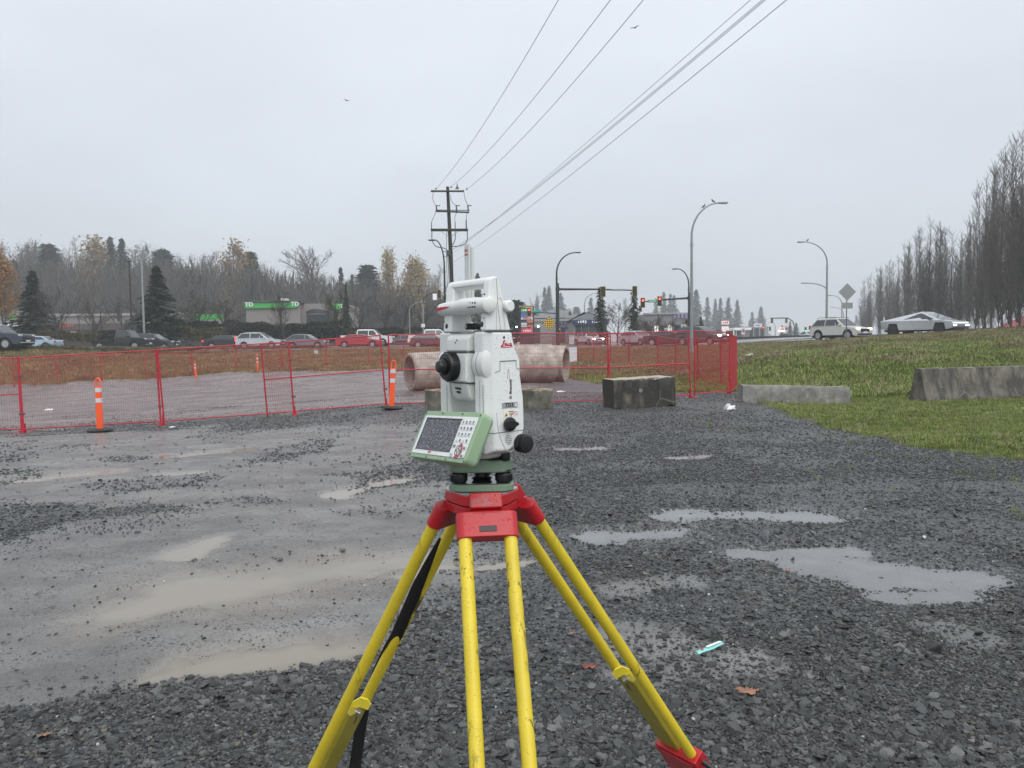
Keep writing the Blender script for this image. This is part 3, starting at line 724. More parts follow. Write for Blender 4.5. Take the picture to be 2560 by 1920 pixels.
ob_ = MMB(); ob_.lathe([(19, 0), (20, 2), (20, 3), (19, 4)], (0, 31, 196), Matrix(((1, 0, 0), (0, 0, 1), (0, -1, 0))), 36); ob_.build('objective_barrel', WHITE2, tel, smooth=True)
sg_ = MMB(); sg_.lathe([(3.5, 0), (5, .6), (5, 40), (4, 41)], (4, -28, 259), Matrix(((1, 0, 0), (0, 0, 1), (0, -1, 0))), 20); sg_.build('optical_sight', BLACKR, tel, smooth=True)
ln = MMB(); ln.lathe([(3.2, 0), (2.4, .4)], (4, -28.6, 259), Matrix(((1, 0, 0), (0, 0, 1), (0, 1, 0))), 16); ln.build('sight_lens', M_('glass_grey', (.25, .27, .28), .1), tel)
text_part('PinPoint', .0052, frame(mm(0, -41.6, 162.5), (1, 0, 0), (0, -.15, 1)), INKK, tel, bold=.00012)
text_part('R500', .0052, frame(mm(0, -41.0, 156.5), (1, 0, 0), (0, -.15, 1)), INKK, tel, bold=.00018)
for dx in (-6, 6): MMB().lathe([(1.2, 0), (1.2, 1)], (dx*.4-2, -43.4, 236+dx*.3), Matrix(((1, 0, 0), (0, 0, 1), (0, -1, 0))), 10).build('screw', M_('screw_steel', (.1, .1, .1), .4, .7), tel)
# handle with radio module
H = empty('carry_handle'); COL.objects.unlink(H); bpy.data.objects.remove(H)
def leg_prof(x0, x1, y0s=0):
    b = MMB()
    lo = [(-33, 250.6), (10, 250.6)]; prof = [(-34, 250.8), (-32, 275), (-29, 300), (-27, 320), (-24, 329), (-18, 333), (-12, 332), (-8, 326), (-4, 310), (1, 290), (7, 268), (12, 250.8)]
    b.prism(prof, x0, x1, 'YZ'); return b
hb = leg_prof(53, 70)
hb.build('handle', WHITE, TS, bevel=.003, seg=3)
hl = leg_prof(-58, -33).build('handle', WHITE, TS, bevel=.004, seg=3)
hp = MMB(); hp.prism([(-26, 318), (-27, 324), (-24, 330), (-17, 332.5), (-10, 331), (-6, 326), (-7, 319), (-12, 316), (-20, 315.5)], -44, 58, 'YZ'); hp.build('grip', WHITE2, TS, bevel=.004, seg=3)
hs = MMB(); hs.tube([(70.1, -14, 330), (70.1, -12, 290), (70.1, -8, 253)], .35, 4); hs.build('handle_seam', SEAM, TS)
hs = MMB(); hs.tube([(70.2, -15.5, 252), (70.2, -14, 290), (70.2, -11.5, 299), (70.2, -8, 301), (70.2, -4.5, 297), (70.2, 1, 252)], .45, 6); hs.build('handle_latch_line', M_('shade_seam', (.5, .51, .5), .5), TS)
MMB().box((66, -8, 250.2), (12, 42, .9)).build('handle_joint', SEAM, TS)
for yy, zc, nm in ((-31, 289, 1), (5, 288, 0)):
    b = MMB(); b.tube([(-66, yy, zc-1), (-64, yy, zc-1), (-40, yy, zc), (-10, yy, zc), (6, yy-1, zc+1), (36, yy-1, zc+1), (66, yy, zc), (77, yy, zc), (79, yy, zc)],
                      [7, 10, 11, 11.5, 12.6, 12.6, 12, 12, 9] if nm else [6, 8, 8.5, 8.5, 8.5, 8.5, 8.8, 8.8, 7], 28)
    bar = b.build('radio_module', WHITE2 if nm else WHITE, TS, smooth=True)
    if nm:
        s_ = MMB(); s_.prism([(-64, 285.5), (-64, 291.0), (-30, 291.4), (-20, 290.6), (-30, 288.6)], -42.6, -40, 'XZ'); s_.build('red_stripe', INKR, bar)
        for i in range(4):
            MMB().box((36+i*6.5, -43.2, 293.5-i*.2), (2.6, 1.2, 2.4)).build('indicator', BLACKD, bar); MMB().box((37+i*6, -44.0, 287), (3, .8, 2.0)).build('indicator', BLACKD, bar)

b = MMB(); b.bx(-60, 60, -24, 4, 283, 294); b.build('radio_bridge', WHITE2, TS, bevel=.003)
b = MMB(); b.bx(-60, -46, 10, 14, 286, 396); b.bx(-59, -44, 14.1, 19, 286, 391); ant = b.build('antenna', M_('antenna_grey', (.60, .63, .61), .4), TS, bevel=.001)
script_logo(mm(-58.6, 9.8, 384), (1, 0, 0), (0, 0, 1), .011, ant)
text_part('RH16', .004, frame(mm(-53, 9.8, 378.5), (1, 0, 0), (0, 0, 1)), INKR, ant, bold=.0001)
# warning triangle and round marks on the left handle leg
ribbon([[(-.003, -.003), (0, .003), (0, .003), (.003, -.003), (.003, -.003), (-.003, -.003)]], frame(mm(-57, -29.2, 309), (1, 0, 0), (0, .2, 1)), .0007, INKK, hl, 'warning_mark')
for z, r in ((296, 1.6), (285, 1.6)): pass
for x, z in ((-58, 303.0),): MMB().lathe([(2.2, 0), (2.2, .6)], (x, -29.8, z-4), Matrix(((1, 0, 0), (0, 0, 1), (0, -1, 0))), 14).build('screw', M_('screw_steel', (.1, .1, .1), .4, .7), hl)
for x, z, r in ((59, 306, 1.6), (62, 270, 1.6), (58, 260, 5.0), (55, 253, 1.5), (-47, 260, 5.0), (-54, 268, 1.5)):
    yf = -34+(z-250)*.09
    MMB().lathe([(r, -1.6), (r, 0), (r*.8, .6)], (x, yf+.2, z), Matrix(((1, 0, 0), (0, 0, -1), (0, 1, 0))), 20).build('screw_cap', BLACKR if r > 3 else M_('screw_steel', (.1, .1, .1), .4, .7), TS)
# markings and controls on the right standard (outer face x = 72)
def side(y, z, dx=.2): return mm(72+dx, y, z)
XS, YS = (0, 1, 0), (0, 0, 1)
script_logo(side(-8, 227), XS, YS, .0215, stdR)
MMB().lathe([(2, 0), (2, .5)], (72, -3, 246-5), 'X', 14).build('screw', M_('screw_steel', (.1, .1, .1), .4, .7), stdR)
s_ = MMB()
def line(p, q, w=.5):
    s_.tube([(72.05, *p), (72.05, *q)], w, 4)
for p_, q_, w_ in (((-11, 205), (19, 205.5), .8), ((-11, 205), (-11, 191), .5), ((-11, 191), (-20, 188), .5), ((19, 205), (19, 193), .5), ((19, 193), (27, 192), .5), ((-22, 97), (32, 98), .5), ((4, 193), (2, 177), .3), ((5, 193), (9, 150), .3)):
    MMB().tube([(72.05, *p_), (72.05, *q_)], w_, 4).build('panel_seam', SEAM, stdR)

for p_, q_, w_ in (((61.6, -35.2, 72), (61.6, -35.2, 170), .45), ((52, -35.1, 68), (52, -35.1, 176), .3), ((61.5, -35.1, 97), (72, -22.2, 97), .4), ((-46, -35.1, 68), (-46, -35.1, 166), .45)):
    MMB().tube([p_, q_], w_, 4).build('housing_seam', SEAM, TS)
text_part('Bluetooth', .0056, frame(side(8.2, 166), (0, .03, 1), (0, -1, .03)), INKK, stdR, bold=.00015)
MMB().lathe([(2.4, 0), (2.4, .3)], (72, 8, 149.5), 'X', 16).build('bluetooth_mark', INKK, stdR)
text_part('B', .0034, frame(side(8, 149.5, .45), XS, YS), INKW, stdR)
MMB().box((72.2, 6, 138), (.6, 29, 9)).build('name_plate', M_('plate_grey', (.42, .43, .43), .3, .4), stdR, bevel=.0003)
text_part('TS13', .0088, frame(side(5, 138, .7), XS, YS), INKK, stdR, bold=.0002, sx=.85)
MMB().box((72.7, 17, 138), (.2, 2.4, 5)).build('plate_window', INKW, stdR)
lb = MMB().box((72.15, 7, 124.5), (.3, 26, 10)).build('warning_label', INKW, stdR)
t_ = MMB(); t_.prism([(-4.6, 120.6), (3.0, 120.6), (-.8, 127.8)], 72.32, 72.45, 'YZ'); t_.build('laser_triangle', INKY, lb)
t_ = MMB(); t_.lathe([(1.3, 0), (1.3, .1)], (72.46, -.8, 123), 'X', 10); t_.tube([(72.5, -.8, 123), (72.5, 1.6, 123)], .25, 4); t_.build('laser_burst', INKK, lb)
MMB().box((72.34, 8, 128), (.2, 9, 2.4)).build('caution_bar', INKY, lb)
text_part('CAUTION', .0019, frame(side(8, 128, .5), XS, YS), INKK, lb)
text_part('LASER', .0027, frame(side(8, 124.2, .45), XS, YS), INKK, lb, bold=.0001); text_part('3R', .0027, frame(side(8, 121.3, .45), XS, YS), INKK, lb)
ribbon([[(.0035*math.cos(a/8*2*PI), .0035*math.sin(a/8*2*PI)) for a in range(9)], [(-.0024, .0024), (.0024, -.0024)]], frame(side(16.4, 124.6, .45), XS, YS), .0008, INKR, lb, 'no_sign')
# pointed tangent knob and large drive knob
k = MMB(); k.lathe([(8, 0), (10.5, 1.5), (11, 4), (10.5, 7), (8.5, 9)], (71, 4, 109), 'X', 28)
k.prism([(-8, 103.5), (-8, 115), (4, 116.5), (15, 111.5), (16, 108), (5, 103)], 76, 84, 'YZ'); k.build('vertical_drive_knob', BLACKR, TS, bevel=.0015)
k = MMB(); k.lathe([(9, 0), (13, 1), (13.8, 3), (13.8, 18), (12.3, 21), (5, 22)], (66, 27, 78), 'X', 40)
for i in range(44):
    a = 2*PI*i/44; k.box((77, 27+13.8*math.sin(a), 78+13.8*math.cos(a)), (14, 1.1, 1.2), Matrix.Rotation(-a, 3, 'X'))
k.build('horizontal_drive_knob', BLACKR, TS, smooth=True)
k = MMB(); k.lathe([(9, 0), (9, 12)], (52, 27, 76), 'X', 24); k.build('drive_housing', WHITE2, TS, smooth=True)
# speaker slots and the drop-shaped sweep around them
v_ = MMB()
for i, w in enumerate((5, 9, 11, 11, 9, 5)): MMB().box((72.2, 2+.3*i, 92-i*2.7), (.7, w*1.15, 1.1)).build('speaker_slot', M_('slot_grey', (.22, .23, .23), .6), stdR)
v_ = MMB(); v_.tube([(72.1, -18, 128), (72.2, -17, 110), (72.2, -14, 95), (72.2, -8, 80), (72, -1, 69), (72, 6, 66), (72, 12, 69), (72, 14, 76)], .55, 5); v_.build('panel_sweep', M_('shade_seam', (.5, .51, .5), .5), stdR)
for i in range(3): MMB().lathe([(1.3, 0), (1.3, .4)], (54+i*2, -35.2, 80-i*7), Matrix(((1, 0, 0), (0, 0, 1), (0, -1, 0))), 10).build('screw', SEAM, TS) if i == 1 else None
MMB().lathe([(1.6, 0), (1.4, .8)], (66.5, -29.5, 113), Matrix(((.7, 0, .7), (0, 1, 0), (-.7, 0, .7))), 12).build('guide_light', M_('red_lens', (.7, .03, .05), .2), TS)

# ---- keyboard
KB = MMB()
kx, ky, kz = 6, -57, 128                               # middle of the top front edge
tv = Vector((0, -30, -63)).normalized(); nv_ = Vector((1, 0, 0)).cross(-tv)   # down the face / out of the face
nv_ = Vector((0, -63, 30)).normalized()
def K(u, w, d=0):
    """keyboard face coordinates in mm: u across from the left edge (0..166), w down from the top (0..70), d out of the face"""
    p = Vector((kx-83+u, ky, kz+(u-83)*.05)) + tv*w*1.11 + nv_*d
    return p
def kpoly(u0, u1, w0, w1, d0, d1, cr_=0, b=None):
    b = b or MMB(); pts = []
    if cr_:
        for (cu_, cw, a0) in ((u0+cr_, w0+cr_, 180), (u1-cr_, w0+cr_, 270), (u1-cr_, w1-cr_, 0), (u0+cr_, w1-cr_, 90)):
            for k_ in range(5): a = R_(a0+k_*22.5); pts.append((cu_+cr_*math.cos(a), cw+cr_*math.sin(a)))
    else: pts = [(u0, w0), (u1, w0), (u1, w1), (u0, w1)]
    n = len(pts); vs = [K(u, w, d0) for u, w in pts]+[K(u, w, d1) for u, w in pts]
    b.add(vs, [tuple(range(n)), tuple(range(2*n-1, n-1, -1))]+[(i, (i+1) % n, n+(i+1) % n, n+i) for i in range(n)])
    return b
kb = kpoly(0, 174, 0, 72, -20, 0, 8).build('keyboard_unit', GREEN, TS, bevel=.002, seg=3)
kpoly(1.5, 172.5, 1.5, 70.5, -23, -20.5, 8).build('rubber_bumper', GREEN2, kb, bevel=.001)
kpoly(20, 110, 8, 56, -40, -22, 4).build('mount_block', WHITE2, kb, bevel=.002)
kpoly(8, 167, 7.5, 65.5, .1, 1.2, 4).build('bezel', WHITE, kb, bevel=.0005)
SCR = None
m, n, p = new_mat('wet_dark_screen'); v = coord(n)
p.inputs['Base Color'].default_value = (.075, .078, .09, 1); p.inputs['Roughness'].default_value = .1
d1_ = voro(n, v, 330, 'F1', 'Distance'); d2_ = voro(n, v, 760, 'F1', 'Distance')
gt = maprange(n, noise(n, v, 140, 2), .44, .56, 0, 1)
hh_ = mth(n, 'ADD', mth(n, 'MULTIPLY', maprange(n, d1_, .05, .34, 1, 0), gt), mth(n, 'MULTIPLY', maprange(n, d2_, .05, .36, .5, 0), 1.0))
bump(n, p, hh_, 1.0, .0016)
kpoly(18, 124, 12.5, 59.5, 1.3, 1.6, 1).build('screen', m, kb)
# rain beaded on the screen, the keyboard and the casing
DROP, dn, dp = new_mat('rain_drop'); dp.inputs['Base Color'].default_value = (.34, .35, .38, 1); dp.inputs['Roughness'].default_value = .04; dp.inputs['Alpha'].default_value = .8; dp.inputs['Specular IOR Level'].default_value = .9
def beads(spots, name, parent):
    b = MB()
    for c, nrm, r in spots:
        nrm = Vector(nrm).normalized(); a = nrm.orthogonal().normalized(); q = nrm.cross(a)
        vs = [Vector(c)+nrm*r*.75]
        for k_, (rr_, hh2) in enumerate(((.6, .55), (1, 0))):
            for j in range(7): t = 2*PI*j/7; vs.append(Vector(c)+(a*math.cos(t)+q*math.sin(t))*r*rr_+nrm*r*hh2)
        fs = [(0, 1+j, 1+(j+1) % 7) for j in range(7)]+[(1+j, 8+j, 8+(j+1) % 7, 1+(j+1) % 7) for j in range(7)]
        b.add(vs, fs)
    return tag(b.build(name, DROP, parent, smooth=True), kind='stuff')
rd = random.Random(4)
sp1 = [(K(rd.uniform(19, 123), rd.uniform(13.5, 58.5), 1.62)*.001, nv_, rd.choice((.0003, .0004, .0005, .0005, .0007, .0010))) for _ in range(900)]
sp1 += [(K(rd.uniform(1, 165), rd.uniform(1, 71), .0 if rd.random() < .3 else 1.25)*.001, nv_, rd.uniform(.0004, .0009)) for _ in range(120)]
beads(sp1, 'raindrops', kb)
DROP2, dn2, dp2 = new_mat('clear_drop'); dp2.inputs['Base Color'].default_value = (.78, .79, .80, 1); dp2.inputs['Roughness'].default_value = .05; dp2.inputs['Specular IOR Level'].default_value = .9
sp2 = [(mm(72.0, rd.uniform(-21, 26), rd.uniform(80, 246)), (1, 0, 0), rd.uniform(.0005, .0012)) for _ in range(170)]
sp2 += [(mm(rd.uniform(-50, 58), -47, rd.uniform(170, 216)), (0, -1, 0), .0008) for _ in range(0)]
DROP = DROP2; beads(sp2, 'raindrops', stdR)
sp3 = [(mm(rd.uniform(-32, 28), -46.2, rd.uniform(172, 215)), (0, -1, 0), rd.uniform(.0005, .0011)) for _ in range(40)]+[(mm(31.2, rd.uniform(-44, -36), rd.uniform(172, 240)), (1, 0, 0), rd.uniform(.0005, .0011)) for _ in range(30)]
beads(sp3, 'raindrops', tel)
kb_s = MMB(); kpoly(16.8, 125.2, 11.1, 12.5, 1.25, 1.9, 0, kb_s); kpoly(16.8, 18, 11.1, 60.5, 1.25, 1.9, 0, kb_s); kb_s.build('screen_edge', BLACKD, kb)
kf = Vector((1, 0, 0)), -tv
def kframe(u, w, d=1.5): q = K(u, w, d)*.001; return frame(q, kf[0], kf[1])
KEYM = M_('key_legend', (.03, .03, .035), .4); KEYP = M_('key_pad', (.70, .72, .71), .35)
keys = ['7', '8', '9', 'F', '4', '5', '6', 'N', '1', '2', '3', 'U', '0', '.', 'C', 'E']
lab = [str(i) for i in ('1 2 3 F').split()]+'4 5 6 M'.split()+'7 8 9 P'.split()+'. 0 - C'.split()
for r_i in range(4):
    for c_i in range(4):
        u = 132+c_i*9.4; w = 15.5+r_i*8.7
        kk = kpoly(u-3.4, u+3.4, w-2.6, w+2.6, 1.2, 2.0, 1).build('key', KEYP, kb, bevel=.0003)
        text_part(lab[r_i*4+c_i], .0052, kframe(u, w, 2.1), KEYM, kk, 'key_legend', bold=.00035)
for u, w, t in ((131, 49.5, 'esc'), (161, 51.5, 'fn'), (131, 62.5, '*'), (161, 62.5, 'ok')):
    kk = kpoly(u-4.2, u+4.2, w-2.3, w+2.3, 1.2, 2.0, .8).build('key', M_('key_grey', (.5, .52, .52), .35), kb, bevel=.0003)
    text_part(t, .004, kframe(u, w, 2.1), KEYM, kk, 'key_legend', bold=.00025)
def arc(c, r, a0, a1, w, d, mat, nm, par):
    b = MMB(); n = 22; vs = []; fs = []
    for i in range(n+1):
        a = R_(a0+(a1-a0)*i/n)
        for q in (r-w/2, r+w/2): vs.append(K(c[0]+q*math.cos(a), c[1]+q*math.sin(a), d))
    for i in range(n): fs.append((2*i, 2*i+1, 2*i+3, 2*i+2))
    b.add(vs, fs); return b.build(nm, mat, par)
arc((146, 55.5), 9.6, -85, 120, 2.4, 2.1, INKR, 'red_arc', kb); arc((146, 55.5), 7.2, 0, 360, 1.0, 2.1, INKK, 'pad_ring', kb); arc((146, 55.5), 3.0, 0, 360, .9, 2.2, INKK, 'pad_ring', kb)
for a in (0, 90, 180, 270):
    c_ = (146+5.2*math.cos(R_(a)), 55.5+5.2*math.sin(R_(a))); arc(c_, .6, 0, 360, 1.2, 2.2, INKK, 'pad_arrow', kb)
script_logo(K(60, 62.8, 1.4)*.001, kf[0], kf[1], .012, kb)
for u, w in ((5, 4.2), (58, 3.6), (118, 3.6), (169, 4.2), (5, 68), (58, 69), (118, 69), (169, 68)):
    c_ = K(u, w, 0); MMB().lathe([(1.9, -.4), (1.9, .5), (1.3, .7)], c_, Matrix(((1, 0, 0), (0, tv.y*-1, nv_.y), (0, tv.z*-1, nv_.z))), 14).build('bezel_screw', M_('green_screw', (.12, .17, .11), .4), kb)

# ---- tribrach
def tri(r, corner, n=8, rot=0):
    pts = []
    for k_ in range(3):
        a = R_(90+120*k_)+rot; c = (r*math.cos(a), r*math.sin(a))
        for j in range(n+1):
            q = a-R_(60)+R_(120)*j/n; pts.append((c[0]+corner*math.cos(q), c[1]+corner*math.sin(q)))
    return pts
ta = R_(55)                                     # the tribrach's own turn: screws at the two near corners
b = MMB(); b.prism(tri(34, 21, rot=ta), 31, 52, 'XY'); trb = b.build('tribrach', GREEN2, TS, bevel=.003, seg=3)
b = MMB(); b.prism(tri(36, 20, rot=ta), 1.5, 12.5, 'XY'); b.build('base_plate', GREEN2, trb, bevel=.002)
b = MMB(); b.prism(tri(30, 19, rot=ta), 12.6, 13.8, 'XY'); b.build('spring_plate', M_('wet_dark_plate', (.10, .10, .11), .12, .6), trb, bevel=.0005)
b = MMB(); b.lathe([(14, 14), (17, 18), (12, 20), (12, 31)], n=28); b.build('centre_collar', BLACKR, trb, smooth=True)
for k_ in range(3):
    a = R_(90+120*k_)+ta; c = (41*math.cos(a), 41*math.sin(a), 0)
    b = MMB(); b.lathe([(4, 12), (6, 14), (12.6, 15), (13.2, 17), (13.2, 27), (12, 29), (8.5, 30), (8.5, 33)], c, 'Z', 32)
    for i in range(30):
        q = 2*PI*i/30; b.box((c[0]+13.2*math.cos(q), c[1]+13.2*math.sin(q), 22), (1.2, 1.2, 9), Matrix.Rotation(q, 3, 'Z'))
    b.build('foot_screw', BLACKR, trb, smooth=True)
b = MMB(); b.lathe([(7, 50), (8, 52), (8, 64), (6.5, 66)], (49, 12, 0), 'Z', 20); b.lathe([(16, 52.2), (13, 55)], (36, 2, 0), 'Z', 24); b.build('lock_knob', BLACKR, trb, smooth=True)
b = MMB()
for sgn, (u, w) in ((1, (14, -50)), (1, (30, -44))): pass
# dark slots in the tribrach rim, on the side that faces the camera's right
d_ = Vector((math.cos(R_(-30)+ta-R_(0)), math.sin(R_(-30)+ta), 0))
for s_ in (-9, 8):
    t_ = Vector((-d_.y, d_.x, 0)); c = d_*55.2 + t_*s_ + Vector((0, 0, 34.5)); b.box(c, (1.2, 12, 1.6), Matrix.Rotation(math.atan2(d_.y, d_.x), 3, 'Z'))
b.build('rim_slot', BLACKD, trb)

# ------------------------------------------------------------------ tripod
TP = empty('tripod', (HC.x, HC.y, gz1(HC.x, HC.y)), 0, 'survey tripod with worn red head and scuffed yellow tube legs under the white instrument', 'tripod')
hz = HC.z-TP.location.z
def tl(v): return Vector(v)-TP.location
class TB(MB):
    def __init__(s, M=None): super().__init__(); s.M = Matrix.Translation((0, 0, hz)) @ (M or Matrix.Identity(4))
LEG = [(-82.5, .65, .075, True), (38.5, .74, .075, False), (149, .59, .060, False)]
hp_ = []
for az, *_ in LEG:
    for da in (-38, -26, -13, 0, 13, 26, 38):
        q_ = .060 if abs(da) < 30 else .0585
        hp_.append((q_*math.cos(R_(az+da)), q_*math.sin(R_(az+da))))
b = TB(); b.prism(hp_, -.018, -.001, 'XY'); head = b.build('tripod_head', RED, TP, bevel=.002, seg=3)
b = TB(); b.prism([(x*.97, y*.97) for x, y in hp_], -.0008, .0006, 'XY'); b.build('bare_rim', M_('bare_alloy', (.55, .53, .53), .35, .7, sc=40), head)
b = TB(); b.prism([(x*.97, y*.97) for x, y in hp_], -.034, -.0195, 'XY'); b.build('head_ring', RED, TP, bevel=.0015)
b = TB(); b.lathe([(.018, -.075), (.022, -.070), (.022, -.045), (.012, -.04), (.012, -.03)], n=24); b.build('centring_screw', BLACKR, TP, smooth=True)
def stadium(w, t, n=8):
    pts = []
    for s_, a0 in ((1, -90), (-1, 90)):
        for j in range(n+1): a = R_(a0+180*j/n); pts.append((s_*w/2+t/2*math.cos(a), t/2*math.sin(a)))
    return pts
for az, tilt, ra, front in LEG:
    a = R_(az); d = Vector((math.cos(a), math.sin(a), 0)); t = Vector((-math.sin(a), math.cos(a), 0))
    dr = (d*tilt+Vector((0, 0, -1))).normalized(); nn_ = t.cross(dr)
    base = Vector((0, 0, hz-.04)) + d*ra
    M = Matrix(((t.x, nn_.x, dr.x, base.x), (t.y, nn_.y, dr.y, base.y), (t.z, nn_.z, dr.z, base.z), (0, 0, 0, 1)))
    # leg root: everything of one leg hangs under its shoulder
    b = MB(); b.M = M; b.prism(stadium(.068, .026), -.016, .024, 'XY')
    sh = b.build('shoulder', RED, TP, bevel=.0018)
    b = MB(); b.M = M; b.box((0, -.0134 if nn_.z < 0 else .0134, .012), (.026, .0014, .009)); b.build('strap_slot', M_('slot_dark', (.07, .05, .05), .6), sh, bevel=.0003)
    b = MB(); b.M = M; b.box((0, -.002*1, -.034), (.050, .020, .026)); b.build('hinge', RED, sh, bevel=.003)
    b = TB(); b.prism([tuple((d*(.035)+t*s_*.022).xy) for s_ in (-1, 1)]+[tuple((d*(ra+.004)+t*s_*.022).xy) for s_ in (1, -1)], -.036, -.0205, 'XY'); b.build('hinge_lug', RED, sh, bevel=.0015)
    near = -1 if (t.y > 0) else 1                      # which tube is nearer the camera
    gl = gz1(HC.x, HC.y)
    tl_ = Vector((0, 0, 0))
    Lg = (base.z - .02)/(-dr.z) - .02                  # length down to the ground
    for s_ in (-1, 1):
        L = .70 if s_ == near or front else .455
        b = MB(); b.M = M; b.tube([(s_*.034, 0, .0), (s_*.034, 0, L)], .0102, 20); b.build('leg_tube', YEL, sh, smooth=True)
    # sliding plank, clamp bracket and lower leg
    L0 = .455 if not front else .47
    b = MB(); b.M = M; xo = -near*.018 if not front else 0
    b.box((xo, 0, (L0+Lg-.12)/2+.01), (.048, .014, Lg-.12-L0)); b.build('sliding_leg', YEL2, sh, bevel=.002)
    if not front:
        # cast clamp over the end of the shorter tube, its flat cheek and lever turned outward
        c0 = base + t*(-near*.034) + dr*.447; vw = (c0-(Vector((0, 0, CZ))-TP.location)).normalized(); au = dr.cross(vw).normalized()
        if (t*near).dot(au) < 0: au = -au
        au = (au - dr*au.dot(dr)).normalized(); no = au.cross(dr); no = no if no.dot(vw) < 0 else -no
        out = [(-.013, -.004), (-.004, -.011), (.010, -.008), (.019, .008), (.025, .034), (.021, .043), (.013, .034), (.010, .020), (.003, .012), (-.013, .010)]
        k_ = len(out); vs = [c0+au*u+dr*w+no*(.012+q) for q in (0, .0035) for u, w in out]
        b = MB(); b.add(vs, [tuple(range(k_)), tuple(range(2*k_-1, k_-1, -1))]+[(i, (i+1) % k_, k_+(i+1) % k_, k_+i) for i in range(k_)]); b.build('clamp_plate', YEL3, sh, bevel=.0006)
        RM = Matrix((au, dr, no)).transposed()
        b = MB(); b.box(c0+au*.004+dr*.036+no*.013, (.012, .034, .008), RM); lv = b.build('clamp_lever', M_('dark_cast_lever', (.10, .09, .085), .45, .4, bmp=.3, bsc=200), sh, bevel=.002)
        b = MB(); b.box(c0+au*.003+dr*.022+no*.019, (.014, .011, .010), RM); b.build('lever_head', STEEL, lv, bevel=.002)
    b = MB(); b.M = M
    b.prism([(-.052, -.016), (.052, -.016), (.052, .016), (-.052, .016)], .69, .72, 'XY')
    b.box((-.046, 0, .74), (.010, .034, .09)); b.box((.046, 0, .735), (.012, .036, .08)); b.box((0, .017, .75), (.09, .004, .10)); b.box((0, -.017, .75), (.09, .004, .10))
    br_ = b.build('clamp_bracket', RED, sh, bevel=.002)
    b = MB(); b.M = M; b.tube([(.058 if near > 0 else -.058, 0, .70), (.082 if near > 0 else -.082, .0, .715)], .006, 10); b.build('wing_screw', BLACKR, br_, smooth=True)
    b = MB(); b.M = M; b.box((0, 0, Lg-.10), (.05, .022, .08)); b.box((.03, 0, Lg-.07), (.05, .03, .012)); b.lathe([(.012, Lg-.07), (.001, Lg+.03)], (0, 0, 0), 'Z', 10); b.build('spiked_foot', RED, sh, bevel=.002)
# carrying strap slung down the left leg: between the tubes, then loose behind
def strap_pt(px, py, y): return tl(at(px, py, y))
path = [(1100, 1345, 1.262), (1074, 1400, 1.280), (1045, 1463, 1.300), (1019, 1525, 1.318), (992, 1588, 1.337), (970, 1620, 1.350), (946, 1666, 1.385), (925, 1713, 1.41), (914, 1754, 1.43), (901, 1823, 1.45), (887, 1920, 1.46), (872, 2040, 1.46), (850, 2200, 1.45), (835, 2300, 1.45)]
wd = [6, 17, 27, 28, 29, 22, 18, 14, 24, 27, 28, 28, 28, 28]
b = MB(); vs = []; fs = []
for i, ((px, py, y), w) in enumerate(zip(path, wd)):
    vs += [strap_pt(px-w*.5, py-w*.15, y), strap_pt(px+w*.5, py+w*.15, y+.004*(i % 2))]
for i in range(len(path)-1): fs.append((2*i, 2*i+1, 2*i+3, 2*i+2))
b.add(vs, fs); st_ = b.build('carrying_strap', M_('black_webbing', (.006, .006, .007), .8), TP, smooth=True)
so = st_.modifiers.new('thick', 'SOLIDIFY'); so.thickness = .002
# ================================================================== fence, barriers, pipes, markers, litter
FRED = worn_paint('fence_red_paint', (.52, .016, .035), (.30, .20, .18), .4, 8, .72)
WIRE = M_('red_wire_coating', (.40, .045, .045), .45)
def panel_proto(L, mid, nm):
    H = 1.80
    t = empty(nm)
    for x in (.02, L-.02):
        MB().tube([(x, 0, 0.03), (x, 0, H)], .021, 10).build('post', FRED, t, smooth=True)
    for z in ([H-.02, .09]+([.92] if mid else [])):
        MB().tube([(.02, 0, z), (L-.02, 0, z)], .0145, 8).build('rail', FRED, t, smooth=True)
    v = []; f = []
    def w3(p, q, r, ax):
        n = len(v)
        for e_ in (p, q):
            for k in range(3):
                a = 2*PI*k/3
                v.append((e_[0]+r*math.cos(a), e_[1]+r*math.sin(a), e_[2]) if ax == 'z' else (e_[0], e_[1]+r*math.cos(a), e_[2]+r*math.sin(a)))
        for k in range(3): f.append((n+k, n+(k+1) % 3, n+3+(k+1) % 3, n+3+k))
    k = int((L-.06)/.05)
    for i in range(1, k): x = .03+i*(L-.06)/k; w3((x, 0, .09), (x, 0, H-.02), .0030, 'z')
    for i in range(1, 17): z = .09+i*(H-.11)/17; w3((.03, .003, z), (L-.03, .003, z), .0024, 'x')
    tag(raw('wire_mesh', v, f, WIRE, t), kind='stuff')
    ft = MB(); ft.box((L, 0, .006), (.10, .62, .012)); ft.tube([(L, .07, .01), (L, .07, .22)], .018, 8); ft.box((L, 0, .03), (.09, .10, .05))
    ft.build('foot', FRED, t)
    for z in (.45, 1.35): MB().box((L, 0, z), (.10, .055, .045)).build('clamp', M_('clamp_steel', (.22, .10, .10), .5, .5), t, bevel=.006)
    return t
PAN_A = panel_proto(3.0, False, 'fence_panel'); PAN_B = panel_proto(3.0, True, 'fence_panel')
def put_panel(a, b_, proto, label, group, first=[None]):
    """a panel from plan point a to plan point b (its length is stretched to the gap, 3 m nominal)"""
    a = Vector(a); b_ = Vector(b_); d = b_-a; L = d.xy.length
    o = copy_tree(proto); o.location = a; 
    yaw = math.atan2(d.y, d.x); pit = -math.atan2(d.z, L)
    o.rotation_euler = (R_(rnd.uniform(-2, 2)), pit, yaw); o.scale = (Vector((d.x, d.y, d.z)).length/3.0, 1, 1)
    tag(o, label, 'fence panel', group); return o
NG = 'red mesh panels of the near fence line'
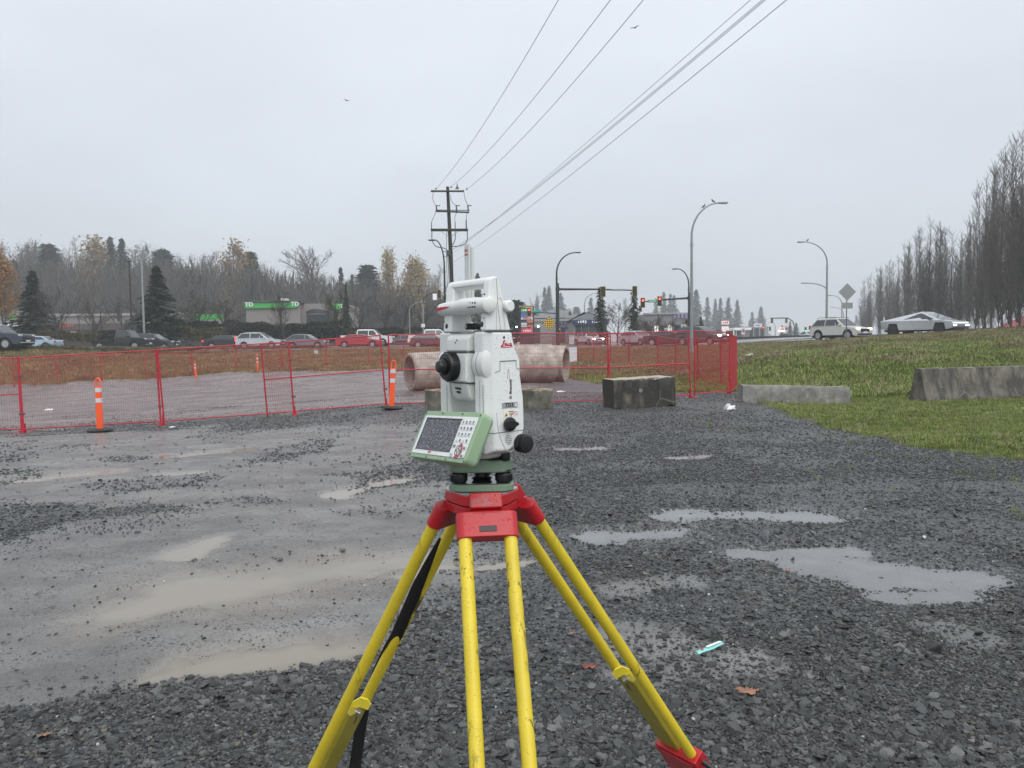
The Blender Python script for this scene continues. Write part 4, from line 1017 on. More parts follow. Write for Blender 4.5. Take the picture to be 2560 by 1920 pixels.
def gp(px, y): return on_ground(px, y, 0.0)
near = [(-330, 18.4, 48, 18.0, 0, 'leftmost red mesh fence panel, cut by the left picture edge', 1),
        (48, 18.0, 398, 17.9, 0, 'red mesh fence panel directly behind the left orange delineator post', 0),
        (402, 17.9, 733, 18.5, 0, 'red mesh fence panel without middle rail, right of the left orange post', 0),
        (662, 18.45, 964, 18.75, 0, 'red mesh fence panel with middle rail, overlapping its left neighbour, left of the leaning delineator', 1),
        (970, 18.75, 1268, 18.9, 0, 'red mesh fence panel standing in front of the big concrete pipe, partly behind the instrument', 1),
        (1272, 18.9, 1520, 19.2, 0, 'red mesh fence panel right of the instrument, before the pipe end', 1),
        (1524, 19.2, 1728, 20.2, 0, 'red mesh fence panel rising behind the black stained block', 1),
        (1735, 20.3, 1824, 22.0, 0, 'short-looking turned red fence panel next to the fence corner', 0)]
for x0, y0, x1, y1, _, lab, mid in near:
    put_panel(gp(x0, y0), gp(x1, y1), PAN_B if mid else PAN_A, lab, NG)
SG = 'red mesh panels of the side and back fence lines'
sidep = [(1828, 22.1), (1842, 25.0), (1803, 28.5), (1746, 31.6), (1690, 35.5), (1643, 39.0), (1572, 43.0), (1527, 45.8), (1484, 48.2), (1444, 51.0), (1383, 53.5)]
desc = ['nearly edge-on, forming the dense red corner', 'first after the dense red corner', 'over the brown turf, second from the dense corner', 'over the brown turf, third from the dense corner',
        'beside the stained block, fourth from the dense corner', 'below the dark grey approaching car', 'below the silver crossover', 'between the silver and the white car', 'below the small white car, with a white board', 'just right of the concrete ring']
for i in range(len(sidep)-1):
    put_panel(gp(*sidep[i]), gp(*sidep[i+1]), PAN_A, 'red mesh fence panel '+desc[i], SG)
backp = [(1383, 53.5), (1312, 55), (1240, 56), (1165, 57), (1095, 57.6), (1010, 58), (922, 58.4), (816, 58), (705, 58), (590, 59.5), (481, 57), (364, 55.4), (252, 54), (141, 52.8), (32, 51.6), (-80, 50.8), (-200, 50)]
bd = ['behind the concrete ring', 'behind the right pipe', 'behind the instrument, right part', 'behind the instrument, left part', 'behind the left pipe opening', 'below the dark red saloon and tan turf', 'below the bright red saloon',
      'below the grey hatchback', 'around the second far delineator', 'around the first far delineator', 'below the dark grey wagon', 'below the black flatbed truck', 'left of the flatbed truck', 'below the navy pickup', 'far left, below the navy pickup cab', 'at the far left edge']
for i in range(len(backp)-1):
    put_panel(gp(*backp[i]), gp(*backp[i+1]), PAN_A, 'distant red mesh fence panel '+bd[i], SG)
for p_ in (PAN_A, PAN_B):
    for c in list(p_.children): bpy.data.objects.remove(c)
    bpy.data.objects.remove(p_)

# ---- concrete
def concrete(name, base, dark, light, darkamt, moss=None, top=None):
    m, n, p = new_mat(name); v = coord(n)
    c = ramp(n, noise(n, v, 3.2, 6, .65), [(.28, tuple(x*.5 for x in base)), (.52, base), (.78, tuple(min(1, x*1.6) for x in base))])
    st = noise(n, coord(n, scale=(1.4, 1.4, .5)), 2.2, 5, .6)
    c = mixc(n, maprange(n, st, .62-darkamt, .68-darkamt+.08, 0, .9), c, dark)
    sc2 = noise(n, coord(n, scale=(.6, .6, 3)), 7, 6, .8); c = mixc(n, maprange(n, sc2, .60, .66, 0, .6), c, light)
    ck = voro(n, coord(n, scale=(1, 1, .6)), 2.2, 'DISTANCE_TO_EDGE'); ckn = noise(n, v, 1.7, 3)
    c = mixc(n, mth(n, 'MULTIPLY', mth(n, 'LESS_THAN', ck, .012), maprange(n, ckn, .5, .6, 0, .6)), c, light)
    if moss: c = mixc(n, maprange(n, noise(n, v, 5, 4), .5, .62, 0, .7), c, moss)
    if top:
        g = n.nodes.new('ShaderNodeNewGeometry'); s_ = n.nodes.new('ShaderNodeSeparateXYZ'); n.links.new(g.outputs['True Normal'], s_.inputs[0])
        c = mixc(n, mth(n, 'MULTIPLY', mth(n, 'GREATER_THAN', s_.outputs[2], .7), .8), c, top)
    n.links.new(c, p.inputs['Base Color']); p.inputs['Roughness'].default_value = .62
    b = bump(n, None, noise(n, v, 7, 6, .7), .5, .02); bump(n, p, noise(n, v, 60, 4, .7), .4, .004, b)
    return m
C_J = concrete('weathered_grey_concrete', (.145, .128, .104), (.042, .037, .031), (.32, .285, .235), .17)
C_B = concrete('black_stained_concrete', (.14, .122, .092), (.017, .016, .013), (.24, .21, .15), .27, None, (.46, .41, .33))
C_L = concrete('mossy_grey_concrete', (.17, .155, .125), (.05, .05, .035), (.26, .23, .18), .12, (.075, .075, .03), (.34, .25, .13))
C_K = concrete('low_kerb_concrete', (.215, .205, .19), (.10, .095, .085), (.38, .37, .34), .05, (.13, .12, .08))
C_P = concrete('pale_pipe_concrete', (.36, .315, .275), (.22, .19, .16), (.50, .48, .44), .02)
def rough_block(prof, L, mat, name, cuts=None, seed=1, amp=.012, nx=40):
    """a cast block: cross profile (y,z) swept along x with worn edges and notches at its foot"""
    r = random.Random(seed); n = len(prof); v = []; f = []
    for i in range(nx+1):
        x = -L/2+L*i/nx
        for j, (y, z) in enumerate(prof):
            ns = vnoise(np.array([x*3+j*7.3]), np.array([j*3.1+seed]), 1.7, seed)[0]-.5
            ns2 = vnoise(np.array([x*14+j*2.3]), np.array([j*1.7+seed]), 1.0, seed+4)[0]-.5
            dz = (ns*1.2+ns2*.6)*amp; dy = (ns2+ns*.5)*amp
            if z < .02:
                lift = 0
                for c0, w, h in (cuts or []):
                    lift = max(lift, h*max(0, 1-abs(x-c0)/w)**.5)
                dz = lift+max(0, ns2)*amp*2
            v.append((x, y+dy, z+dz))
    for i in range(nx):
        for j in range(n): f.append((i*n+j, i*n+(j+1) % n, (i+1)*n+(j+1) % n, (i+1)*n+j))
    b = MB(); b.v = v; b.f = f; b.m = [0]*len(f)
    b.f += [tuple(range(n-1, -1, -1)), tuple(nx*n+j for j in range(n))]; b.m += [0, 0]
    return b
def dens(prof, k=3):
    out = []
    for i in range(len(prof)):
        a = prof[i]; b = prof[(i+1) % len(prof)]
        for j in range(k): out.append((a[0]+(b[0]-a[0])*j/k, a[1]+(b[1]-a[1])*j/k))
    return out
def place_between(b, name, mat, A, B, label, cat, group=None, zoff=0, bevel=0):
    A = Vector(A); B = Vector(B); d = B-A
    o = b.build(name, mat, None, bevel=bevel, smooth=True)
    o.location = (A+B)/2+Vector((0, 0, zoff)); o.rotation_euler = (0, -math.atan2(d.z, d.xy.length), math.atan2(d.y, d.x))
    return tag(o, label, cat, group)
JP = dens([(-.27, 0), (-.26, .08), (-.19, .28), (-.10, .79), (-.085, .81), (.085, .81), (.10, .79), (.19, .28), (.26, .08), (.27, 0)])
A = on_ground(2296, 18.2, -.02); Bp = on_ground(2690, 20.1, -.02)
b = rough_block(JP, (Bp-A).length, None, 'x', [(-1.05, .09, .11), (.62, .9, .10), (-.2, .5, .03)], 3, .022, 110)
place_between(b, 'concrete_barrier', C_J, A, Bp, 'tall cracked brownish jersey barrier standing on the lawn at the right edge', 'barrier', 'concrete blocks and barriers round the lot')
KP = dens([(-.24, 0), (-.24, .06), (-.20, .40), (-.16, .46), (.16, .46), (.20, .40), (.24, .06), (.24, 0)])
A = on_ground(1850, 18.7, -.03); Bp = on_ground(2116, 18.8, -.03)
b = rough_block(KP, (Bp-A).length, None, 'x', [(-1.22, .12, .09), (.48, .07, .09), (.1, .5, .02)], 5, .02, 90)
ob_k = place_between(b, 'concrete_kerb_block', C_K, A, Bp, 'low grey concrete kerb block lying between gravel and lawn', 'barrier', 'concrete blocks and barriers round the lot')
BP = dens([(-.36, 0), (-.36, .66), (-.33, .70), (.33, .70), (.36, .66), (.36, 0)])
A = on_ground(1521, 17.9, -.02); Bp = on_ground(1672, 18.3, 0.0)
b = rough_block(BP, (Bp-A).length, None, 'x', [(-.70, .10, .05), (.66, .10, .05)], 8, .022, 60)
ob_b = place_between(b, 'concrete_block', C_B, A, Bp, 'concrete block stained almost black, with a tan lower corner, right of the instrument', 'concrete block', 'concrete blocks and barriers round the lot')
rr = MB(); rr.lathe([(.030, 0), (.045, 0), (.045, .012), (.030, .012)], (-.12, -.372, .42), Matrix(((1, 0, 0), (0, 0, -1), (0, 1, 0))), 18); rr.build('lifting_socket', M_('pale_mortar', (.25, .24, .21), .8), ob_b)
LP = dens([(-.22, 0), (-.22, .44), (-.19, .47), (.19, .47), (.22, .44), (.22, 0)])
A = on_ground(1064, 18.2, -.02); Bp = on_ground(1380, 18.0, -.02)
b = rough_block(LP, (Bp-A).length, None, 'x', [(0, .3, .03)], 12, .022, 90)
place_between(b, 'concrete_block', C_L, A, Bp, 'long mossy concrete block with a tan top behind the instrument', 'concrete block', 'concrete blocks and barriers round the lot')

# ---- pipes
def pipe(A, B, r, wall, name, label, bell=0, cat='pipe'):
    A = Vector(A); B = Vector(B); d = (B-A); L = d.length; d.normalize()
    sd_ = d.cross(Vector((0, 0, 1))).normalized(); up = sd_.cross(d)
    ri = r-wall
    prof = [(ri, 0), (r*.93, -.0), (r, .05), (r, L*.80), (r*(1+bell), L*.84), (r*(1+bell), L-.03), (r*(1+bell)*.97, L), (ri*(1+bell*1.1), L), (ri*(1+bell*1.1), L*.86), (ri, L*.84)]
    b = MB(); n = 56; vs = []; fs = []; k = len(prof)
    for (q, h) in prof:
        for j in range(n): a = 2*PI*j/n; vs.append((q*math.cos(a), q*math.sin(a), h))
    for i in range(k):
        for j in range(n): fs.append((i*n+j, i*n+(j+1) % n, ((i+1) % k)*n+(j+1) % n, ((i+1) % k)*n+j))
    b.add(vs, fs); o = b.build(name, C_P, None, smooth=True)
    o.matrix_world = Matrix(((sd_.x, up.x, d.x, A.x), (sd_.y, up.y, d.y, A.y), (sd_.z, up.z, d.z, A.z), (0, 0, 0, 1)))
    return tag(o, label, cat, 'concrete drain pipes on the lot')
def pc(px, y, r): p = on_ground(px, y); p.z += r; return p
pipe(pc(1022, 26.2, .66), pc(1215, 27.6, .66), .66, .11, 'concrete_pipe', 'big concrete pipe whose open ring end shows left of the instrument', .06)
pipe(pc(1205, 29.3, .76), pc(1376, 30.4, .76), .76, .12, 'concrete_pipe', 'big concrete pipe with wire-shadowed flank right of the instrument', .02)
pipe(pc(1090, 31.5, .66), pc(1068, 31.0, .66), .64, .1, 'concrete_pipe', 'concrete pipe of which only the curved rim shows above the left pipe', 0)
pipe(pc(1300, 33.6, .86), pc(1415, 33.0, .84), .80, .12, 'concrete_pipe', 'grey concrete pipe section with a straight cut end, farthest right', 0)
# ---- delineators
ORG = M_('fluorescent_orange', (.95, .115, .03), .38, var=.05); REF = M_('reflective_white_tape', (.62, .63, .66), .3, var=.04); RUB = M_('black_rubber_base', (.02, .02, .021), .6)
def delineator(p, lean, label, h=1.14, base=True, s=1):
    t = empty('delineator_post', p, 0, label, 'traffic delineator', 'orange delineator posts on the lot')
    t.rotation_euler = (0, lean, rnd.uniform(-.3, .3)*0)
    w = .062*s
    b = MB(); b.prism([(-w, .02), (w, .02), (w, h*.52), (w*.92, h*.53), (w*.92, h*.82), (w, h*.83), (-w, h*.83), (-w*.92, h*.82), (-w*.92, h*.53), (-w, h*.52)], -.03, .03, 'XZ')
    body = b.build('post_body', ORG, t, bevel=.008)
    for z0, z1 in ((h*.535, h*.62), (h*.735, h*.815)):
        MB().bx(-w*.96, w*.96, -.0335, .0335, z0, z1).build('reflective_band', REF, t, bevel=.006)
    # loop handle
    hh = MB(); hh.tube([(-w*.78, 0, h*.82), (-w*.78, 0, h*.94), (-w*.45, 0, h*.985), (0, 0, h), (w*.45, 0, h*.985), (w*.78, 0, h*.94), (w*.78, 0, h*.82)], .019, 10); hh.build('loop_handle', ORG, t, smooth=True)
    if base:
        bb = MB(); bb.lathe([(.27, 0), (.275, .02), (.24, .045), (.12, .055), (.10, .05)], n=8); bb.build('base', RUB, t, bevel=.004)
    return t
delineator(on_ground(242, 16.4, .035), 0, 'orange delineator post on a black base in front of the left fence')
delineator(on_ground(975, 18.1, .03), R_(4.2), 'leaning orange delineator post on a black base left of the pipe opening')
delineator(on_ground(488, 55.0, .0), R_(-4), 'far orange delineator beyond the fence, the left of two', 1.3, False, 1.1)
delineator(on_ground(643, 57.0, .0), R_(-1), 'far orange delineator beyond the fence, the right of two', 1.3, False, 1.1)
# ---- litter
def crumple(name, p, s, mat, label, cat, seed, rz=0, flat=.4, group=None):
    r = random.Random(seed); bm = bmesh.new(); bmesh.ops.create_icosphere(bm, subdivisions=3, radius=.5)
    for v in bm.verts:
        k = 1+(vnoise(np.array([v.co.x*3+seed]), np.array([v.co.y*3+v.co.z*2.3]), 1.6, seed)[0]-.5)*.9
        v.co = Vector((v.co.x*k, v.co.y*k*.6, max(-.15, v.co.z)*k*flat+.05))
    me = bpy.data.meshes.new(name); bm.to_mesh(me); bm.free(); me.materials.append(mat)
    o = bpy.data.objects.new(name, me); COL.objects.link(o); o.location = p; o.scale = (s, s, s); o.rotation_euler = (0, 0, rz)
    return tag(o, label, cat, group)
PLW = M_('white_plastic', (.80, .81, .83), .35, var=.03)
crumple('plastic_bag', on_ground(1826, 17.0, .0), .27, PLW, 'white crumpled plastic bag on the gravel below the fence corner', 'plastic bag', 3, .5, .75)
crumple('plastic_scrap', on_ground(1877, 40.0, .05), .55, PLW, 'white plastic scrap on the far right turf', 'litter', 5, 0, .3)
crumple('paper_scrap', on_ground(424, 16.9, .0), .12, PLW, 'flat white scrap at the foot of the left fence', 'litter', 6, 0, .3)
crumple('paper_scrap', on_ground(115, 28, .0), .30, PLW, 'pair-shaped white scrap on wet ground behind the left fence', 'litter', 7, 0, .3)
crumple('paper_scrap', on_ground(1402, 24, .0), .28, PLW, 'long white scrap on the gravel right of the pipe', 'litter', 8, 0, .2)
def gpt(px, py): x, y = _g(px, py); return Vector((x, y, gz1(x, y)+.012))
# teal wrapper strip: curved thin sheet with print
a = gpt(1742, 1642); c = gpt(1806, 1616); d = (c-a); ln_ = d.length
t = empty('sachet', (a+c)/2+Vector((0, 0, .012)), math.atan2(d.y, d.x), 'teal and white torn sachet strip on the right gravel', 'wrapper')
v = []; f = []
for i in range(9):
    x = -ln_/2+ln_*i/8; z = .0022*math.sin(i*1.1)
    for j in range(3): v.append((x+(j-1)*.010, (j-1)*.019, z+.003*(j == 1)))
for i in range(8):
    for j in range(2): f.append((i*3+j, (i+1)*3+j, (i+1)*3+j+1, i*3+j+1))
o = raw('strip', v, f, M_('teal_foil', (.25, .62, .60), .3, var=.1), t, smooth=True); md = o.modifiers.new('t', 'SOLIDIFY'); md.thickness = .0012
MB().lathe([(.009, .0095), (.009, .0102)], (-ln_*.30, 0, 0), 'Z', 14).build('red_mark', INKR, t)
MB().bx(-ln_*.12, ln_*.42, -.008, .008, .0105, .0112).build('white_band', INKW, t)
def leaf(px, py, s, col, label, seed, rz):
    r = random.Random(seed); n = 22; v = [(0, 0, .012*s)]; f = []
    for i in range(n):
        a = 2*PI*i/n; k = (.5+.5*abs(math.cos(a*2.5)))*(.75+.25*r.random())
        v.append((math.cos(a)*k*s*.5*1.25, math.sin(a)*k*s*.5*.8, r.uniform(-.02, .10)*s))
    f = [(0, i+1, (i+1) % n+1) for i in range(n)]
    b = MB(); b.v = v; b.f = f; b.m = [0]*n
    b.tube([(s*.4, 0, .008), (s*.72, s*.06, .01)], .0013, 5)
    o = b.build('fallen_leaf', M_('leaf_'+str(seed), col, .5, var=.35, sc=25), None, smooth=True); o.location = gpt(px, py)+Vector((0, 0, .008)); o.rotation_euler = (0, 0, rz)
    md = o.modifiers.new('t', 'SOLIDIFY'); md.thickness = .001
    return tag(o, label, 'leaf', 'fallen leaves on the gravel')
leaf(1868, 1737, .11, (.27, .13, .08), 'large orange-brown fallen leaf on the right gravel below the sachet', 1, .0)
leaf(1474, 1674, .085, (.20, .05, .035), 'dark red fallen leaf between the front and right tripod legs', 2, .1)
leaf(1430, 1590, .05, (.26, .14, .08), 'small tan leaf above the dark red leaf', 3, 1)
leaf(1969, 1430, .055, (.32, .14, .08), 'orange leaf at the edge of the large grey puddle', 4, .8)
leaf(110, 1850, .06, (.20, .13, .08), 'tan leaf flattened into the gravel at the lower left', 5, .5)
STW = stone_mat('white_stone', [(.1, (.55, .55, .53)), (.9, (.78, .78, .76))])
for px, py, s, lab, col in ((1733, 1808, .022, 'bright white pebble right of the right tripod leg', STW), (1772, 1489, .02, 'white pebble left of the grey puddle corner', STW), (2200, 1174, .05, 'pale tan stone near the lawn edge', PEB),
                            (912, 1468, .018, 'white stone chip on the silt left of the strap', STW), (1228, 1837, .02, 'white stone chip between the front leg tubes', STW), (2310, 1348, .05, 'pale stone at the top of the grey puddle', STW), (1775, 1385, .03, 'white flat chip left of the grey puddle', STW),
                            (2160, 1345, .045, 'buff stone by the grey puddle', PEB), (600, 1306, .05, 'dark lone stone on the wet silt', SLATE), (445, 1288+30, .045, 'small dark stone on the wet silt', SLATE), (2330, 1622, .14, 'large dark flat slab by the lower puddle', SLATE), (1840, 1840, .10, 'large dark rock right of the leg bracket', SLATE),
                            (1980, 1395, .07, 'dark wet stone at the left end of the grey puddle', SLATE), (2100, 1050, .03, 'light stone in the lawn', STW)):
    o = stone(int(px), col, .5); o.name = 'pebble'; COL.objects.link(o); o.location = gpt(px, py)+Vector((0, 0, s*.08)); o.scale = (s, s, s*.9); o.rotation_euler = (0, 0, px)
    tag(o, lab, 'stone', 'single stones on the lot')
# ================================================================== vegetation
def bark(name, a, b):
    m, n, p = new_mat(name); v = worldpos(n); nn = noise(n, v, 1.3, 4, .6)
    n.links.new(ramp(n, nn, [(.3, a), (.7, b)]), p.inputs['Base Color']); p.inputs['Roughness'].default_value = .8; return m
def foliage(name, a, b, c=None, sc=.5):
    m, n, p = new_mat(name); v = worldpos(n)
    n1 = noise(n, v, sc, 4, .7); n2 = noise(n, v, 3.1, 2)
    f = mth(n, 'ADD', mth(n, 'MULTIPLY', n1, .6), mth(n, 'MULTIPLY', n2, .4))
    col = ramp(n, f, [(.32, a), (.5, b), (.68, c or b)])
    n.links.new(col, p.inputs['Base Color']); p.inputs['Roughness'].default_value = .75; p.inputs['Specular IOR Level'].default_value = .2
    return m
BK_G = bark('grey_bark', (.075, .066, .058), (.15, .135, .12)); BK_D = bark('dark_wet_bark', (.028, .024, .020), (.055, .047, .04)); BK_P = bark('pale_bark', (.14, .125, .11), (.22, .20, .175)); BK_R = bark('reddish_twigs', (.07, .042, .036), (.11, .07, .06))
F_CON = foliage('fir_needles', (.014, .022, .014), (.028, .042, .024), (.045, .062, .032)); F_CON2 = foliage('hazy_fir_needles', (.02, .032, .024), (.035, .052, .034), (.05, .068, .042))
F_TAN = foliage('tan_autumn_leaves', (.13, .085, .04), (.24, .16, .075), (.33, .24, .12)); F_ORG = foliage('orange_larch', (.15, .07, .02), (.28, .14, .035), (.36, .20, .06)); F_YEL = foliage('yellow_autumn_leaves', (.18, .13, .05), (.33, .25, .11), (.42, .34, .16))
F_BRN = foliage('brown_last_leaves', (.06, .045, .03), (.10, .075, .05), (.14, .11, .07)); F_OLV = foliage('olive_leaves', (.035, .042, .018), (.07, .08, .032), (.13, .12, .05)); F_HDG = foliage('dark_hedge_leaves', (.010, .018, .010), (.022, .036, .018), (.05, .06, .03)); F_HDY = foliage('yellowing_hedge_leaves', (.03, .035, .015), (.09, .085, .03), (.22, .19, .08), 2.5)

class Wood:
    def __init__(s): s.a = []; s.b = []; s.ra = []; s.rb = []; s.tips = []
    def seg(s, p, q, r0, r1): s.a.append(p); s.b.append(q); s.ra.append(r0); s.rb.append(r1)
    def mesh(s, name, mat, parent, sel=None, n=3):
        a = np.array(s.a); b = np.array(s.b); ra = np.array(s.ra); rb = np.array(s.rb)
        if sel is not None: k = sel(ra); a, b, ra, rb = a[k], b[k], ra[k], rb[k]
        if len(a) == 0: return None
        d = b-a; L = np.linalg.norm(d, axis=1, keepdims=True); d = d/np.maximum(L, 1e-6)
        up = np.where(np.abs(d[:, 2:3]) < .9, np.array([[0, 0, 1.]]), np.array([[1., 0, 0]]))
        u = np.cross(d, up); u /= np.linalg.norm(u, axis=1, keepdims=True); w = np.cross(d, u)
        V = []
        for pt, r in ((a, ra), (b, rb)):
            for k in range(n):
                t = 2*PI*k/n; V.append(pt+(u*math.cos(t)+w*math.sin(t))*r[:, None])
        V = np.stack(V, 1).reshape(-1, 3); m = len(a)
        base = np.arange(m)[:, None]*2*n
        F = np.concatenate([base+np.array([[k, (k+1) % n, n+(k+1) % n, n+k]]) for k in range(n)])
        return raw(name, V, F, mat, parent)
def rot_about(v, ax, a): return v*math.cos(a)+np.cross(ax, v)*math.sin(a)+ax*np.dot(ax, v)*(1-math.cos(a))
def norm(v): return v/np.linalg.norm(v)
def grow(w, r, p, d, L, rad, lv, P):
    """recursive limb: P = per level (segments, children, angle, length ratio, up pull, jitter)"""
    ns, nc, ang, lr, pull, jit = P[lv]
    sl = L/ns; r0 = rad; pts = []
    for i in range(ns):
        d = norm(d+np.array([0, 0, pull])+np.array([r.gauss(0, jit) for _ in range(3)]))
        q = p+d*sl; r1 = rad*(1-.8*(i+1)/ns)
        w.seg(p, q, r0, max(r1, .006)); pts.append((p, q, d, r1)); p = q; r0 = max(r1, .006)
    if lv == len(P)-1: w.tips.append(p); return
    for c in range(nc):
        t = (.22 if lv == 0 else .12)+(.78 if lv == 0 else .88)*(c+r.random())/nc
        k = min(int(t*ns), ns-1); a, b, dd, rr = pts[k]; f = t*ns-k
        o = a+(b-a)*min(max(f, 0), 1)
        ax = norm(np.cross(dd, np.array([r.gauss(0, 1), r.gauss(0, 1), r.gauss(0, 1)])))
        nd = rot_about(dd, ax, ang*r.uniform(.7, 1.3))
        sh = (1-.55*t) if lv == 0 else (1-.4*t)
        grow(w, r, o, nd, L*lr*sh*r.uniform(.75, 1.25), max(.009, rad*(.42 if lv == 0 else .5)*(1-.5*t)), lv+1, P)
def cards(centres, size, seed, spread, per=1, drop=0, aspect=1.0):
    r = np.random.default_rng(seed); c = np.repeat(np.asarray(centres), per, 0); n = len(c)
    c = c+r.normal(0, 1, (n, 3))*spread; c[:, 2] -= drop*r.random(n)
    a = r.normal(0, 1, (n, 3)); a /= np.linalg.norm(a, axis=1, keepdims=True); b = r.normal(0, 1, (n, 3)); b -= a*(a*b).sum(1, keepdims=True); b /= np.linalg.norm(b, axis=1, keepdims=True)
    s = size*(.6+.8*r.random((n, 1)))
    V = np.stack([c-a*s*.5*aspect, c+b*s*.32, c+a*s*.5*aspect, c-b*s*.32], 1).reshape(-1, 3)
    F = np.arange(n*4).reshape(n, 4); return V, F
def bare_tree(name, H, P, seed, rad, twig, leaves=None, trunk_mat=None, tw_r=.012):
    """thing with trunk, crown of twigs and, if given, last leaves"""
    r = random.Random(seed); w = Wood(); t = empty(name)
    grow(w, r, np.array([0, 0, -.3]), np.array([0, 0, 1.]), H, rad, 0, P)
    top = max(q[2] for q in w.b); k = H/top
    w.a = [p*k for p in w.a]; w.b = [p*k for p in w.b]; w.tips = [p*k for p in w.tips]
    w.ra = [max(x, tw_r) for x in w.ra]; w.rb = [max(x, tw_r*.7) for x in w.rb]
    lim = rad*.30
    w.mesh('trunk', trunk_mat or twig, t, lambda q: q > lim, 6); w.mesh('crown', twig, t, lambda q: q <= lim)
    if leaves:
        mat, size, per, spread, frac = leaves
        tips = [p for p in w.tips if r.random() < frac]
        if tips:
            V, F = cards(tips, size, seed, spread, per); raw('leaves', V, F, mat, t)
    return t
def conifer(name, H, R, seed, mat, trunk=BK_D, dens_=1.0, droop=.25, ragged=.25, base=.06, pw=.9):
    r = random.Random(seed); t = empty(name); MB().tube([(0, 0, -.3), (0, 0, H*.5), (0, 0, H)], [H*.016+.05, H*.010+.03, .02], 7).build('trunk', trunk, t)
    C = []; D = []; S_ = []
    z = H*base
    while z < H*.985:
        f = (z/H-base)/(1-base); rr = R*(1-f)**pw*(.85+.15*math.sin(z*1.7+seed))
        nb = max(4, int((7+6*(1-f))*dens_))
        for k in range(nb):
            a = r.uniform(0, 2*PI); L = rr*r.uniform(1-ragged, 1+ragged*.6)
            st = max(2, int(L/.28)); dz = -droop*L+.12*L*(f > .8)
            for j in range(1, st+1):
                q = j/st; C.append((math.cos(a)*L*q, math.sin(a)*L*q, z+dz*q*q+.05*L*q)); D.append((math.cos(a), math.sin(a), dz/L*q)); S_.append(.30+.30*(1-q)+.06*R)
        z += .22+.30*(1-f)*H/16
    C = np.array(C); D = np.array(D); S_ = np.array(S_)[:, None]; g = np.random.default_rng(seed); n = len(C)
    D = D+g.normal(0, .28, D.shape); D /= np.linalg.norm(D, axis=1, keepdims=True)
    s = np.cross(D, np.array([0, 0, 1.])+g.normal(0, .35, D.shape)); s /= np.linalg.norm(s, axis=1, keepdims=True)
    dn = np.array([0, 0, -1.])
    V = np.stack([C-D*S_*.5, C+s*S_*.42+dn*S_*.22*g.random((n, 1)), C+D*S_*.75+dn*S_*.2, C-s*S_*.42+dn*S_*.22*g.random((n, 1))], 1).reshape(-1, 3)
    raw('crown', V, np.arange(n*4).reshape(n, 4), mat, t); return t
def poplar(name, H, seed, mat, spread=1.0, tw=.0098):
    r = random.Random(seed); w = Wood(); t = empty(name)
    nst = 11
    for k in range(nst):
        a = r.uniform(0, 2*PI); e = r.uniform(.0, .55)*spread if k else 0
        h0 = r.uniform(0, H*.22) if k else 0; hh = H*(r.uniform(.62, .98) if k else 1)
        p = np.array([math.cos(a)*.1, math.sin(a)*.1, h0-.3]); q = np.array([math.cos(a)*e*2.2, math.sin(a)*e*2.2, hh])
        n = 12; prev = p; r0 = .10*(1 if k == 0 else .5)
        for i in range(1, n+1):
            f = i/n; ff_ = 1-(1-f)**2.2
            c = np.array([p[0]+(q[0]-p[0])*ff_+r.gauss(0, .05), p[1]+(q[1]-p[1])*ff_+r.gauss(0, .05), p[2]+(hh-p[2])*f])
            r1 = max(tw, (.10 if k == 0 else .05)*(1-f)**.8); w.seg(prev, c, r0, r1)
            nbr = 9 if k == 0 else 7
            for _ in range(nbr):
                g = r.random(); o = prev+(c-prev)*g; b = r.uniform(0, 2*PI); L = r.uniform(1.2, 3.4)*H/18*(1.15-f*.75)
                tilt = r.uniform(.16, .42)*spread; d = norm(np.array([math.cos(b)*tilt*1.5, math.sin(b)*tilt*1.5, 1.]))
                m_ = 3
                for j in range(m_):
                    e2 = o+d*L/m_; w.seg(o, e2, tw*1.9*(1-j*.28), tw*1.3*(1-j*.25)); 
                    if j < 2:
                        b2 = r.uniform(0, 2*PI); d2 = norm(d+np.array([math.cos(b2)*.35, math.sin(b2)*.35, .1])); w.seg(e2, e2+d2*L*.35, tw*1.0, tw*.6)
                    o = e2; d = norm(d+np.array([r.gauss(0, .06), r.gauss(0, .06), .35]))
            prev = c; r0 = r1
    w.mesh('trunk', BK_D, t, lambda q: q > .04, 5); w.mesh('crown', mat, t, lambda q: q <= .04); return t
# prototypes, 10 m-class, copied and scaled where they stand
PB = [(7, 13, .75, .52, .05, .05), (5, 8, .6, .5, .06, .10), (4, 6, .55, .5, .07, .13), (3, 4, .6, .55, .05, .16), (2, 0, .5, .5, .05, .2)]
PL = [(9, 20, .58, .46, .06, .04), (6, 9, .48, .5, .07, .08), (4, 6, .45, .5, .07, .12), (3, 3, .45, .5, .05, .15), (2, 0, .5, .5, .05, .18)]
PBn = [(8, 15, .55, .40, .08, .05), (5, 7, .5, .5, .10, .10), (4, 5, .5, .5, .09, .13), (3, 0, .5, .5, .06, .18)]
PV = [(3, 9, .62, .85, .02, .05), (6, 8, .5, .5, .05, .09), (4, 6, .5, .5, .07, .13), (3, 3, .5, .5, .05, .16), (2, 0, .5, .5, .05, .2)]
PROT = {}
def proto(k, ob): PROT[k] = ob; return ob
proto('bare_a', bare_tree('bare_tree', 16, PBn, 3, .26, BK_G, (BK_G, .15, 3, .35, .9), None, .022)); proto('bare_b', bare_tree('bare_tree', 16, PBn, 8, .24, BK_G, (F_BRN, .16, 3, .4, .9), None, .022)); proto('bare_c', bare_tree('bare_tree', 15, PBn, 14, .25, BK_G, (F_BRN, .14, 3, .35, .8), None, .020))
proto('lone', bare_tree('bare_tree', 17, PL, 22, .30, BK_G, None, None, .014)); proto('pale', bare_tree('pale_tree', 17, PBn, 33, .2, BK_P, (F_TAN, .15, 1, .2, .35), None, .018))
